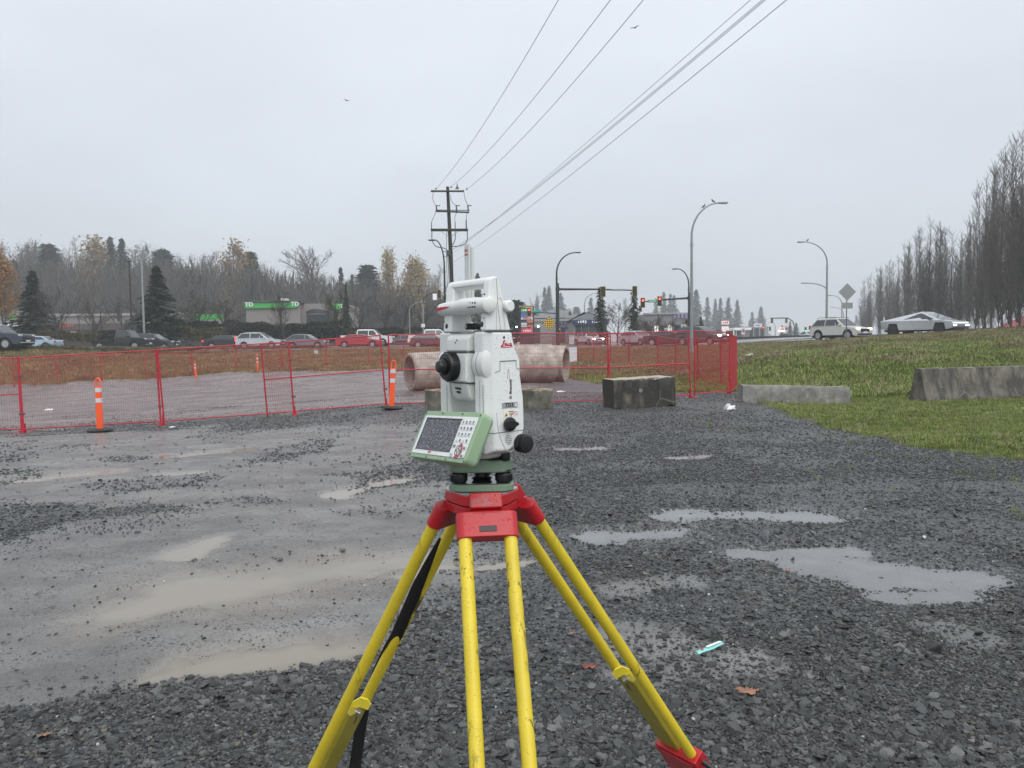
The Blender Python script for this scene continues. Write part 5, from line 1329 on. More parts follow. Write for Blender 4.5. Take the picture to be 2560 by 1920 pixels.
proto('tan', bare_tree('leafy_tree', 17, PBn, 41, .26, BK_G, (F_TAN, .42, 5, .6, 1))); proto('yel', bare_tree('leafy_tree', 17, PBn, 47, .26, BK_G, (F_YEL, .42, 5, .6, 1))); proto('org', bare_tree('leafy_tree', 15, PBn, 52, .2, BK_D, (F_ORG, .38, 6, .5, 1)))
proto('street_a', bare_tree('bare_tree', 9, PV, 61, .22, BK_D, None, None, .011)); proto('street_b', bare_tree('bare_tree', 8.5, PV, 67, .2, BK_D, (F_BRN, .10, 1, .2, .25), None, .011)); proto('street_c', bare_tree('bare_tree', 8, PV, 73, .19, BK_D, (F_OLV, .16, 1, .25, .6), None, .011))
proto('bush', bare_tree('bare_tree', 6, PV, 79, .12, BK_R, None, None, .012))
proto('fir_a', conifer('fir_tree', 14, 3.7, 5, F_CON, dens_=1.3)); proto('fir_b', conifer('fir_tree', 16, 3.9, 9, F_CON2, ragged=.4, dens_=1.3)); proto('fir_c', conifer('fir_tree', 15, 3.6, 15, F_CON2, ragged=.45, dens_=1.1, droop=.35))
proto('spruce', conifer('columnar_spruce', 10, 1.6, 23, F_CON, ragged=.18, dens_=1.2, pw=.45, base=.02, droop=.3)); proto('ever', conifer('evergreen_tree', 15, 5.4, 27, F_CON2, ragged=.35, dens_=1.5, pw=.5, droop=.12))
proto('pop_a', poplar('poplar_tree', 18, 2, BK_G)); proto('pop_b', poplar('poplar_tree', 18, 6, BK_G, 1.25)); proto('pop_c', poplar('poplar_tree', 18, 10, BK_G, .8))
PH = {'bare_a': 16, 'bare_b': 16, 'bare_c': 15, 'lone': 17, 'pale': 17, 'tan': 17, 'yel': 17, 'org': 15, 'street_a': 9, 'street_b': 8.5, 'street_c': 8, 'bush': 6, 'fir_a': 14, 'fir_b': 16, 'fir_c': 15, 'spruce': 10, 'ever': 15, 'pop_a': 18, 'pop_b': 18, 'pop_c': 18}
def plant(k, px, top, y, label, group, wide=1.0):
    """a tree at photo column px and distance y, as tall as its top's row says"""
    x = xat(px, y); z0 = gz1(x, y); ztop = at(px, top, y).z; s = (ztop-z0)/PH[k]
    o = copy_tree(PROT[k]); o.location = (x, y, z0); o.rotation_euler = (0, 0, rnd.uniform(0, 6.28)); o.scale = (s*wide, s*wide, s)
    cat = 'tree'
    tag(o, label, cat, group); return o
GW = 'trees of the wood behind the shops'
wood = [('org', 12, 622, 105, 1.0, 'orange-gold larch-like tree at the left edge of the picture'), ('pale', 168, 580, 150, 1.0, 'pale slender tree with sparse tan leaves rising above the left wood'), ('tan', 222, 598, 140, 1.15, 'russet-leaved broad tree right of the pale slender tree'),
        ('fir_b', 285, 588, 150, .9, 'left of two fir tops above the wood'), ('fir_b', 315, 592, 152, .9, 'right of two fir tops above the wood'), ('ever', 132, 604, 145, .8, 'round-topped dark evergreen in the left wood'),
        ('ever', 415, 618, 150, .9, 'dark pointed evergreen in the middle of the wood'), ('tan', 592, 607, 130, .9, 'tall tan-yellow tree leaning against a dark evergreen'), ('ever', 632, 625, 134, .75, 'dark evergreen right against the tall tan tree'),
        ('lone', 800, 606, 120, 1.75, 'large lone leafless tree with round open crown above the bank roof'), ('fir_c', 856, 664, 140, .8, 'narrow fir right of the lone leafless tree'), ('fir_c', 884, 682, 142, .7, 'small fir right of the narrow fir'),
        ('ever', 922, 658, 138, 1.1, 'broad dark evergreen group crown right of the small fir'), ('yel', 974, 624, 132, .75, 'tall tree with thin tan top leaves left of the golden pair'), ('yel', 1036, 643, 126, .9, 'golden tan tree left of the utility pole'), ('tan', 1062, 655, 130, .8, 'duller tan tree just left of the utility pole'),
        ('pale', 1092, 660, 128, .9, 'pale bare tree right behind the utility pole base'), ('fir_b', 1196, 680, 130, .9, 'fir seen through the carrying handle opening'), ('fir_b', 1224, 715, 132, .9, 'dark fir just right of the antenna')]
for k, px, top, y, wd_, lab in wood: plant(k, px, top, y*1.5 if px > 60 else y, lab, GW, wd_)
LM = [(0, 'the picture edge'), (45, 'the orange larch'), (95, 'the dark left fir'), (150, 'the forked street tree'), (205, 'the russet tree'), (262, 'the thin mall pole'), (331, 'the dark light pole'), (398, 'the big dark fir'), (455, 'the low olive tree'), (510, 'the small green canopy'), (570, 'the bank corner'),
      (628, 'the left sign letters'), (688, 'the green band middle'), (745, 'the right sign letters'), (800, 'the lone tree'), (858, 'the narrow fir'), (920, 'the broad evergreen'), (975, 'the thin tan top'), (1032, 'the golden tree'), (1085, 'the curved lamp'), (1135, 'the utility pole')]
_seen = {}
def where(s_, px):
    q, nm = min((abs(a-px), b) for a, b in LM); dx = px-[a for a, b in LM if b == nm][0]
    k = s_+', '+('left of ' if dx < -9 else 'right of ' if dx > 9 else 'straight above ')+nm
    c = _seen.get(k, 0); _seen[k] = c+1
    return k if c == 0 else s_+', '+('further left of ' if dx < 0 else 'further right of ')+nm
r = random.Random(5)
outline = [(0, 600), (60, 592), (110, 612), (190, 625), (250, 612), (350, 604), (395, 610), (440, 624), (490, 626), (540, 632), (600, 640), (650, 648), (700, 655), (745, 690), (800, 720), (860, 700), (940, 680), (1000, 665), (1060, 672), (1100, 690), (1130, 715)]
ox = [a for a, b in outline]; oy = [b for a, b in outline]
px = -30
while px < 1125:
    top = float(np.interp(px, ox, oy))+r.uniform(-4, 14); k = r.choice(('bare_a', 'bare_b', 'bare_c', 'bare_b'))
    plant(k, px, top, r.uniform(225, 265), where('leafless tree in the back row of the wood', px), GW, r.uniform(.85, 1.2)); px += r.uniform(17, 27)
px = -20
while px < 1120:
    top = float(np.interp(px, ox, oy))+r.uniform(30, 75); k = r.choice(('bare_b', 'bare_a', 'ever', 'bare_c', 'fir_c', 'tan', 'bare_b', 'bare_c', 'bare_a', 'tan'))
    if 770 < px < 850: top += 25
    plant(k, px, top, r.uniform(192, 222), where({'b': 'leafless tree inside the wood', 'e': 'dark evergreen inside the wood', 'f': 'ragged dark fir inside the wood', 't': 'tan-leaved tree inside the wood'}[k[0]], px), GW, r.uniform(.9, 1.3)); px += r.uniform(26, 40)
GS = 'trees along the far side of the road'
street = [('fir_a', 88, 676, 86, 1.5, 'dark fir behind the navy pickup'), ('street_a', 150, 715, 82, 1.15, 'leafless multi-limbed street tree right of the dark fir'), ('fir_a', 398, 664, 86, 1.6, 'big dark fir behind the dark grey wagon'),
          ('street_b', 352, 745, 90, 1.1, 'leafless street tree left of the big dark fir'), ('street_b', 230, 735, 100, 1.2, 'brown-twigged tree in front of the strip mall'), ('street_c', 505, 725, 92, 1.3, 'olive-tinged bare tree left of the bank'), ('street_b', 560, 735, 92, 1.0, 'bare tree at the left corner of the bank'),
          ('street_a', 712, 725, 88, 1.2, 'leafless spreading tree in front of the bank wall'), ('street_c', 842, 718, 90, 1.0, 'olive-leaved tree in front of the bank right end'), ('fir_c', 868, 706, 92, .55, 'thin dark conifer right of the bank'), ('street_b', 905, 735, 96, 1.25, 'brown bare tree behind the white pickup'),
          ('street_b', 962, 745, 100, 1.2, 'brown bare tree left of the curved lamp'), ('street_a', 1005, 742, 104, 1.2, 'bare tree behind the curved lamp'), ('street_b', 1060, 750, 108, 1.3, 'bare tree behind the left signal pole'), ('street_b', 300, 742, 110, 1.3, 'bare brown tree above the strip mall roof'), ('street_c', 445, 760, 100, 1.2, 'low olive tree right of the big dark fir')]
for k, px, top, y, wd_, lab in street: plant(k, px, top, y, lab, GS, wd_)
GC = 'conifers and bare trees beyond the intersection'
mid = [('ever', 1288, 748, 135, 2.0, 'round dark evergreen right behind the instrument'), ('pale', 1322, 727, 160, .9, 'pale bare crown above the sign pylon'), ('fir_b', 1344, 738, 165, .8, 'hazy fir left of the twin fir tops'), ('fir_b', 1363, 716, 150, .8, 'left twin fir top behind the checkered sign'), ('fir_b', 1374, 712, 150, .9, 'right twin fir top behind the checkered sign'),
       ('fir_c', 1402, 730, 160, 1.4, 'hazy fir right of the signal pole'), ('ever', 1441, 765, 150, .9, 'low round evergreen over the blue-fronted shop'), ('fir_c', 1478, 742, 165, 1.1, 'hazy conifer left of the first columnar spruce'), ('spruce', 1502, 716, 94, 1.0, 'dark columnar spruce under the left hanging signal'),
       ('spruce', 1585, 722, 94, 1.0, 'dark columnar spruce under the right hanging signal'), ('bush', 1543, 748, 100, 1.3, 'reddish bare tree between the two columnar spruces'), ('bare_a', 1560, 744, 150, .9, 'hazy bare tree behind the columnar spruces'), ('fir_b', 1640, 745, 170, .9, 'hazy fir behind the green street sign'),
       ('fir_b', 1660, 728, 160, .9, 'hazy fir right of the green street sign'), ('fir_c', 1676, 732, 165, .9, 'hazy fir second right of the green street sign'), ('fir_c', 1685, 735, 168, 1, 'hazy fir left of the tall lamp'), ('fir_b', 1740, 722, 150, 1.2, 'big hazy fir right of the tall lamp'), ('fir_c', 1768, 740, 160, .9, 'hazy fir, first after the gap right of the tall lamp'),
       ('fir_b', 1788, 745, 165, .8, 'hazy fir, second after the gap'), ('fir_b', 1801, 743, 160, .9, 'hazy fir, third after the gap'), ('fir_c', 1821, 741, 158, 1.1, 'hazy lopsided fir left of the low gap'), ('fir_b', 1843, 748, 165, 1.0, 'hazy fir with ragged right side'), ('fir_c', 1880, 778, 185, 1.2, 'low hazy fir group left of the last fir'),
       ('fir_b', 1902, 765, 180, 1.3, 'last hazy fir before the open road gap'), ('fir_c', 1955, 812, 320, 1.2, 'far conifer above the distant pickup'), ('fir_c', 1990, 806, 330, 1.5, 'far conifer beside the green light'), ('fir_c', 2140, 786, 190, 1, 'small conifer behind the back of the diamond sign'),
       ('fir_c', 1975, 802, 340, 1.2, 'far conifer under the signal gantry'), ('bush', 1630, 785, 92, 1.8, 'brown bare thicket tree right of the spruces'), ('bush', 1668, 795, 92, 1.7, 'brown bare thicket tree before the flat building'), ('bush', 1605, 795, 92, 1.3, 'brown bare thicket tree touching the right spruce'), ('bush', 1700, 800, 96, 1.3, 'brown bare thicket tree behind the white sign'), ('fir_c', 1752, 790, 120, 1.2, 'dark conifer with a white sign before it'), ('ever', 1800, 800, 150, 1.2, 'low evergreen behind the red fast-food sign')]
for k, px, top, y, wd_, lab in mid:
    y = y*3.0 if y > 145 and y < 200 else y
    plant(k, px, top, y, lab, GC, wd_)
GP = 'row of bare poplars on the right bank'
pop = [(2545, 330, 64), (2566, 300, 60), (2600, 280, 57), (2524, 372, 68), (2500, 398, 71), (2478, 418, 77), (2459, 445, 82), (2440, 515, 90), (2420, 552, 97), (2400, 588, 104), (2376, 582, 108), (2347, 566, 111), (2322, 551, 113), (2297, 580, 122), (2268, 609, 134), (2244, 645, 150), (2222, 655, 160), (2199, 669, 172), (2174, 688, 190), (2160, 722, 210)]
for i, (px, top, y) in enumerate(pop):
    plant(('pop_a', 'pop_b', 'pop_c')[i % 3], px, top, y, 'bare poplar number %s of the row, counted from the right edge' % ('one two three four five six seven eight nine ten eleven twelve thirteen fourteen fifteen sixteen seventeen eighteen nineteen twenty'.split()[i]), GP, 1.2 if y < 100 else 1.6)
for k, o in PROT.items():
    for c in list(o.children): bpy.data.objects.remove(c)
    bpy.data.objects.remove(o)

# understory: twigs and leaf litter that closes the gaps under the crowns (one mass nobody could count)
def thicket(name, n, fx, size, mat, label, seed, aspect=3.0, upright=False):
    g = np.random.default_rng(seed); P_ = fx(g, n)
    V, F = cards(P_, size, seed, .1, 1, 0, aspect)
    if upright:                                   # thin stems that stand more or less upright
        t_ = g.uniform(0, PI, n); a = np.stack([g.normal(0, .22, n), g.normal(0, .22, n), np.ones(n)], -1)*size*(.9+1.3*g.random((n, 1))); b_ = np.stack([np.cos(t_), np.sin(t_), g.normal(0, .3, n)], -1)*size*.13*(.5+g.random((n, 1)))
        V = np.stack([P_-a, P_+b_, P_+a, P_-b_], 1).reshape(-1, 3); o = raw(name, V, F, mat); return tag(o, label, kind='stuff')
def under(g, n):
    px = g.uniform(-60, 1150, n); y = g.uniform(185, 270, n); x = np.array([xat(a, b) for a, b in zip(px, y)]); h = 21*g.random(n)**1.15*np.clip(1-(px-500)/1500, .5, 1); return np.stack([x, y, 1.9+h], -1)
thicket('undergrowth', 60000, under, 1.0, foliage('undergrowth_twigs', (.038, .034, .027), (.07, .062, .05), (.11, .094, .074)), 'mass of twigs and undergrowth inside the wood', 3, 2.6, True)
def under2(g, n):
    px = g.uniform(1420, 1760, n); y = g.uniform(92, 112, n); x = np.array([xat(a, b) for a, b in zip(px, y)]); return np.stack([x, y, 1.5+2.6*g.random(n)**1.4], -1)
thicket('brown_scrub', 5000, under2, .55, BK_R, 'reddish brown scrub along the far road side', 4, 3)
def under3(g, n):
    y = g.uniform(56, 215, n); x = 48+(y-60)*.325+g.uniform(-2, 3, n); return np.stack([x, y, 2.1+2.2*g.random(n)**1.6], -1)
thicket('poplar_scrub', 7000, under3, .5, BK_G, 'twiggy scrub at the foot of the poplars', 5, 3)
# hedges along the road, each a thing
def hedge(name, pts, h, dep, mat, label, n, size=.22, group=None):
    t = empty(name, pts[0], 0, label, 'hedge', group); g = np.random.default_rng(len(pts)*7+n); L = []
    P0 = np.array([tuple(p) for p in pts]); seg = g.integers(0, len(P0)-1, n); f = g.random((n, 1)); c = P0[seg]*(1-f)+P0[seg+1]*f
    d = P0[-1]-P0[0]; d[2] = 0; d /= np.linalg.norm(d); s = np.array([-d[1], d[0], 0]); u = g.random(n); v = g.random(n)
    side_ = np.where(u < .5, -1, np.where(u < .62, 1, 0)); across = np.where(side_ == 0, g.uniform(-1, 1, n), side_*(.85+.2*g.random(n)))
    hh = h*(.9+.25*vnoise(c[:, 0], c[:, 1], .8, 3)); zz = np.where(side_ == 0, hh*(.92+.12*g.random(n)), hh*v)
    c = c+s*across[:, None]*dep/2; c[:, 2] += zz; c -= np.array(pts[0])
    V, F = cards(c, size, n, .05, 1); tag(raw('foliage', V, F, mat, t), kind='stuff')
    b = MB(); q = [Vector(p)-Vector(pts[0]) for p in pts]
    for i in range(len(q)-1):
        dd = (q[i+1]-q[i]); ll = dd.length; b.box((q[i]+q[i+1])/2+Vector((0, 0, h*.42)), (ll, dep*.8, h*.84), Matrix.Rotation(math.atan2(dd.y, dd.x), 3, 'Z'))
    b.build('branches', M_('hedge_core', (.012, .014, .009), .9), t); return t
GH = 'hedges along the far side of the road'
hedge('hedge', [on_ground(100, 84), on_ground(250, 85)], 1.9, 1.4, F_HDY, 'yellowing hedge behind the pale blue car', 7000, .2, GH)
hedge('hedge', [on_ground(455, 88), on_ground(560, 88.5)], 2.3, 1.5, F_HDY, 'yellow-green hedge between wagon and black saloon', 5000, .2, GH)
hedge('hedge', [on_ground(-60, 84), on_ground(95, 84)], 1.6, 1.2, F_HDG, 'dark hedge behind the navy pickup', 4000, .2, GH)
hedge('hedge', [on_ground(540, 95), on_ground(700, 96), on_ground(860, 97)], 3.0, 2, F_HDG, 'tall dark evergreen hedge under the bank', 16000, .26, GH)
hedge('hedge', [on_ground(250, 86), on_ground(330, 87)], 2.0, 1.2, F_HDG, 'dark hedge behind the flatbed truck', 3500, .2, GH)
hedge('hedge', [on_ground(860, 98), on_ground(1120, 100)], 2.2, 1.6, F_HDG, 'dark low hedge behind the white pickups', 9000, .24, GH)
hedge('hedge', [on_ground(430, 92), on_ground(545, 93)], 3.2, 1.6, F_HDG, 'dark shrubby hedge left of the bank', 7000, .24, GH)

# ---- grass
def tuft(seed, nb, h, spread, mat, w=.004, lean=.5):
    r = random.Random(seed); v = []; f = []
    for i in range(nb):
        a = r.uniform(0, 2*PI); q = r.random()**.5*spread; x, y = math.cos(a)*q, math.sin(a)*q; b = r.uniform(0, 2*PI); le = r.uniform(.1, 1)*lean; hh = h*r.uniform(.5, 1.1)
        dx, dy = math.cos(b), math.sin(b); sx, sy = -dy*w, dx*w; n = len(v)
        v += [(x-sx, y-sy, -.01), (x+sx, y+sy, -.01), (x+dx*le*hh*.4+sx*.7, y+dy*le*hh*.4+sy*.7, hh*.6), (x+dx*le*hh*.4-sx*.7, y+dy*le*hh*.4-sy*.7, hh*.6), (x+dx*le*hh, y+dy*le*hh, hh*(1-.25*le))]
        f += [(n, n+1, n+2, n+3), (n+3, n+2, n+4, n+4)]
    me = bpy.data.meshes.new('tuft'); me.from_pydata(v, [], [q[:3] if q[2] == q[3] else q for q in f]); me.materials.append(mat)
    return bpy.data.objects.new('tuft', me)
def grass_mat(name, stops, sc=.6):
    m, n, p = new_mat(name); oi = n.nodes.new('ShaderNodeObjectInfo'); v = worldpos(n)
    a = mth(n, 'ADD', mth(n, 'MULTIPLY', oi.outputs['Random'], .45), mth(n, 'MULTIPLY', noise(n, v, sc, 4, .6), .65))
    n.links.new(ramp(n, a, stops), p.inputs['Base Color']); p.inputs['Roughness'].default_value = .6; p.inputs['Specular IOR Level'].default_value = .3; return m
GG = grass_mat('lawn_grass', [(.25, (.075, .115, .022)), (.5, (.165, .22, .045)), (.72, (.26, .31, .085)), (.95, (.38, .37, .18))])
GD = grass_mat('dry_grass', [(.25, (.10, .08, .035)), (.5, (.20, .165, .085)), (.75, (.31, .26, .15)), (.95, (.42, .36, .23))])
GBR = grass_mat('brown_turf', [(.25, (.12, .085, .035)), (.5, (.235, .175, .08)), (.75, (.36, .28, .14)), (.95, (.48, .39, .23))], .35)
GOL = grass_mat('olive_turf', [(.25, (.075, .08, .024)), (.5, (.155, .15, .045)), (.75, (.23, .21, .075)), (.95, (.33, .29, .12))], .35)
GWD = grass_mat('brown_weeds', [(.25, (.045, .028, .018)), (.6, (.09, .06, .04)), (.95, (.16, .12, .08))])
def scatter_grass(name, n, box_, dens_fn, protos, smin, smax, label, idxfn=None, seed=1):
    g = np.random.default_rng(seed); x0, x1, y0, y1 = box_
    y = y0*(y1/y0)**g.random(n); x = x0+(x1-x0)*g.random(n); d = dens_fn(x, y); k = g.random(n) < d; x, y = x[k], y[k]
    z = gz(x, y); s = smin+(smax-smin)*g.random(len(x)); s = s*(.8+.5*fbm(x, y, 1.1, 2, 91))*(1-.4*sstep(y, 34, 46)*(x > 5))
    rot = np.stack([(g.random(len(x))-.5)*.3, (g.random(len(x))-.5)*.3, g.random(len(x))*6.28], -1)
    idx = g.integers(0, len(protos), len(x)) if idxfn is None else idxfn(g, x, y)
    return tag(scatter(name, np.stack([x, y, z], -1), rot, np.stack([s, s, s], -1), idx, protos), label, kind='stuff')
def gm(x, y): return masks(x, y)[1]
def dm_(x, y): return masks(x, y)[2]
lawn_p = [tuft(i, 16, .05, .07, GG, .0032, .8) for i in range(4)]+[tuft(9, 12, .06, .07, GD, .003, .9)]
scatter_grass('lawn_grass', 90000, (5, 20, 7.5, 24), lambda x, y: gm(x, y)*(.25+.75*sstep(fbm(x, y, 2.0, 3, 77), .32, .5))*(x < y*.78+1.5), lawn_p, .8, 1.5, 'short green grass of the right lawn', seed=2)
bank_p = [tuft(20+i, 26, .11, .22, GG, .008, 1.1) for i in range(3)]+[tuft(30+i, 26, .20, .25, GD, .008, 1.5) for i in range(3)]
def bank_idx(g, x, y):
    d = .03+.7*sstep(fbm(x, y*1.6, .22, 4, 55), .50, .62)*sstep(y, 25, 33)+.25*sstep(y, 40, 50); return np.where(g.random(len(x)) < d, g.integers(3, 6, len(x)), g.integers(0, 3, len(x)))
scatter_grass('bank_grass', 110000, (3, 42, 20, 60), lambda x, y: gm(x, y)*(x < y*.72+4)*.9, bank_p, .7, 1.6, 'mixed green and straw-coloured grass on the right bank', bank_idx, 5)
weed = [tuft(40+i, 26, .40, .3, GWD, .010, .6) for i in range(3)]
scatter_grass('roadside_weeds', 20000, (14, 44, 34, 56), lambda x, y: np.exp(-((y-(62-.62*(x-14)))/2.6)**2)*.8*(fbm(x, y, .35, 2, 12) > .38), weed, .5, 1.0, 'brown dead weeds along the crest of the right bank', seed=8)
berm_p = [tuft(50+i, 22, .20, .30, GBR, .014, .9) for i in range(3)]+[tuft(55+i, 20, .16, .3, GOL, .014, .8) for i in range(2)]
scatter_grass('berm_grass', 120000, (-62, 12, 38, 77), lambda x, y: gm(x, y)*(np.abs(x) < y*.8+3)*.8, berm_p, .7, 1.4, 'brown and olive winter grass on the bank below the road',
              lambda g, x, y: np.where(g.random(len(x)) < .25+.5*sstep(fbm(x, y, .12, 2, 31), .42, .6), g.integers(3, 5, len(x)), g.integers(0, 3, len(x))), 9)
topw = [tuft(60+i, 24, .55, .25, grass_mat('green_brown_weeds_%d' % i, [(.25, (.03, .035, .015)), (.6, (.07, .07, .03)), (.95, (.15, .12, .07))]), .010, .4) for i in range(2)]
scatter_grass('verge_weeds', 16000, (-52, -18, 54, 76), lambda x, y: np.exp(-((y-np.interp(x, [-60, -40, -30, -20], [61, 60.5, 67, 74]))/1.1)**2)*.9, topw, .6, 1.1, 'tangled green-brown weeds on the left road verge', seed=10)
stray = [tuft(70, 10, .04, .05, GG, .003, .8)]
scatter_grass('stray_grass', 1500, (3.5, 9, 5, 20), lambda x, y: (1-gm(x, y))*sstep(fbm(x, y, 1.5, 3, 17), .58, .7), stray, .7, 1.2, 'stray grass blades in the gravel by the lawn edge', seed=12)
# ================================================================== vehicles
def paint(name, col, rough=.3, metal=0, coat=.6): 
    m, n, p = new_mat(name); v = coord(n)
    n.links.new(mixc(n, maprange(n, noise(n, coord(n, scale=(1, 1, 2)), 3, 4), .4, .75, 0, .35), col, tuple(c*.7+.03 for c in col)), p.inputs['Base Color'])
    p.inputs['Roughness'].default_value = rough; p.inputs['Metallic'].default_value = metal; p.inputs['Coat Weight'].default_value = coat; p.inputs['Coat Roughness'].default_value = .05
    return m
GLASS = M_('car_glass', (.03, .035, .04), .06, spec=.8); TYRE = M_('tyre_rubber', (.018, .018, .018), .7); RIM = M_('alloy_rim', (.45, .46, .47), .3, .7); TRIM = M_('black_trim', (.02, .02, .022), .5); CHROME = M_('chrome_trim', (.6, .6, .62), .15, .9)
HEAD_ON = M_('lit_headlamp', (.9, .9, .85), .2, emit=(1, .97, .88), es=6); HEAD_OFF = M_('headlamp_glass', (.55, .56, .57), .15); TAIL_ON = M_('lit_tail_lamp', (.6, .02, .02), .3, emit=(1, .03, .04), es=2.6); TAIL_OFF = M_('tail_lamp', (.35, .015, .02), .25); AMB = M_('amber_lamp', (.7, .3, .03), .3, emit=(1, .5, .1), es=.8)
PLATE = M_('licence_plate', (.65, .66, .68), .4)
def arcpts(cx, r, z0, n=9):
    """wheel arch from right to left along the sill"""
    return [(cx-r*math.cos(PI*i/n), z0+r*math.sin(PI*i/n)*.98) for i in range(n+1)]
def vehicle(name, kind, L, W_, H, body_m, loc, rz, label, cat, group, heads=False, tails=False, wheel=.34, low_m=None, plate_front=False):
    """+x is the front. Built from a side outline with wheel arches, a tapering cabin and separate panes, wheels and lamps."""
    t = empty(name, loc, rz, label, cat, group)
    w = W_/2; gc = {'sedan': .19, 'suv': .24, 'hatch': .22, 'pickup': .30, 'flatbed': .32}[kind]; zb = {'sedan': .66, 'suv': .60, 'hatch': .62, 'pickup': .62, 'flatbed': .60}[kind]*H
    fw = L/2-L*.19; rw = -L/2+L*(.20 if kind != 'pickup' else .22); ra = wheel*1.18; zs = gc+.04
    def arch(cx): return [(cx+ra*math.cos(a), wheel+ra*math.sin(a)) for a in [PI*i/10 for i in range(11)] if wheel+ra*math.sin(a) >= zs-.01]
    bot = [(L/2-.10, zs)]+arch(fw)+arch(rw)+[(-L/2+.12, zs)]
    if kind == 'sedan':
        top = [(-L/2+.02, .42), (-L/2, .62*H), (-L/2+.05, .70*H), (-L/2+.62, zb+.06), (-L/2+.75, zb+.05), (L/2-1.15, zb-.02), (L/2-.45, zb-.10), (L/2-.12, .52*H), (L/2, .40*H), (L/2-.02, .25*H)]
        cab = [(-L/2+.62, zb+.04), (-L/2+1.35, H*.975), (-L/2+1.9, H), (.25, H*.99), (.65, H*.95), (L/2-1.22, zb-.01)]
    elif kind == 'hatch' or kind == 'suv':
        top = [(-L/2+.04, .45), (-L/2, .55*H), (-L/2+.04, zb+.05), (-L/2+.1, zb+.06), (L/2-1.25, zb+.03), (L/2-.45, zb-.09), (L/2-.1, .50*H), (L/2, .40*H), (L/2-.03, .24*H)]
        cab = [(-L/2+.08, zb+.04), (-L/2+(.55 if kind == 'suv' else .8), H*.93), (-L/2+1.05, H*.985), (-.25, H), (.2, H*.965), (L/2-1.22, zb+.02)]
    elif kind == 'pickup':
        top = [(-L/2+.02, .55), (-L/2, .62*H), (-L/2+.01, zb+.06), (-L/2+.06, zb+.07), (-L/2+1.85, zb+.07), (L/2-1.5, zb+.06), (L/2-.35, zb-.02), (L/2-.05, .58*H), (L/2, .38*H), (L/2-.02, .26*H)]
        cab = [(-L/2+1.85, zb+.06), (-L/2+1.92, H*.97), (-L/2+2.2, H), (.55, H), (.85, H*.97), (L/2-1.45, zb+.05)]
    else:
        top = [(-L/2+2.55, .55), (-L/2+2.5, zb+.05), (-L/2+2.55, zb+.07), (L/2-1.4, zb+.05), (L/2-.35, zb-.03), (L/2-.05, .56*H), (L/2, .38*H), (L/2-.02, .26*H)]
        cab = [(-L/2+2.55, zb+.05), (-L/2+2.6, H*.98), (-L/2+2.8, H), (.75, H), (1.0, H*.97), (L/2-1.4, zb+.04)]
        bot = [(L/2-.10, zs)]+arch(fw)+[(-L/2+2.6, zs)]
    # lower hull: faces strip by strip so the arches stay open
    b = MB(); poly = bot+top
    tw = lambda z: w*(1-.05*max(0, (z-zb*.75)/H)-.03*max(0, (.45-z)))
    n = len(poly)
    vs = [(x, -tw(z)*(1-.10*max(0, abs(x)/(L/2)-.86)/.14), z) for x, z in poly]+[(x, tw(z)*(1-.10*max(0, abs(x)/(L/2)-.86)/.14), z) for x, z in poly]
    b.add(vs, [tuple(range(n)), tuple(range(2*n-1, n-1, -1))]+[(i, (i+1) % n, n+(i+1) % n, n+i) for i in range(n)])
    # cabin
    cw = lambda z: w*.965-(z-zb)*.30
    k = len(cab); vs = [(x, -cw(z), z) for x, z in cab]+[(x, cw(z), z) for x, z in cab]
    b.add(vs, [tuple(range(k)), tuple(range(2*k-1, k-1, -1))]+[(i, (i+1) % k, k+(i+1) % k, k+i) for i in range(k)])
    body = b.build('body', body_m, t, bevel=.045, seg=2)
    # panes
    def pane(pts, nm): q = MB(); q.add(pts, [tuple(range(len(pts)))]); return q.build(nm, GLASS, t)
    zl, zh = zb+.10, H*.93
    def xedge(z, front):
        P_ = cab
        pr = (P_[-1], P_[-2]) if front else (P_[0], P_[1])
        (xa, za), (xb_, zb_) = pr; return xa+(xb_-xa)*(z-za)/(zb_-za)
    xf0, xf1 = xedge(zl, True)-.14, xedge(zh, True)-.10; xr0, xr1 = xedge(zl, False)+.14, xedge(zh, False)+.12
    xm = [.0] if kind in ('sedan', 'hatch') else ([.05] if kind != 'suv' else [.25, -.75])
    if kind in ('pickup', 'flatbed'): xm = [(xf0+xr0)/2+.1]
    if kind == 'flatbed': xr0 = xr0+.05
    for sg in (-1, 1):
        cuts = [None]+xm+[None]
        edges_lo = [xf0]+xm+[xr0]; edges_hi = [xf1]+xm+[xr1]
        for i in range(len(edges_lo)-1):
            a0, a1, c0, c1 = edges_lo[i], edges_hi[i], edges_lo[i+1], edges_hi[i+1]
            if i: a0 -= .045; a1 -= .045
            if i < len(edges_lo)-2: c0 += .045; c1 += .045
            o_y = .012
            pane([(a0, sg*(cw(zl)+o_y), zl), (a1, sg*(cw(zh)+o_y), zh), (c1, sg*(cw(zh)+o_y), zh), (c0, sg*(cw(zl)+o_y), zl)], 'side_window')
    def endpane(front, nm):
        s_ = .016 if front else -.016
        z0_, z1_ = zl-.03, H*.955; x0_, x1_ = xedge(z0_, front)+s_, xedge(z1_, front)+s_; pane([(x0_, -cw(z0_)+.10, z0_+.01), (x0_, cw(z0_)-.10, z0_+.01), (x1_, cw(z1_)-.10, z1_+.01), (x1_, -cw(z1_)+.10, z1_+.01)], nm)
    endpane(True, 'windscreen'); endpane(False, 'rear_window')
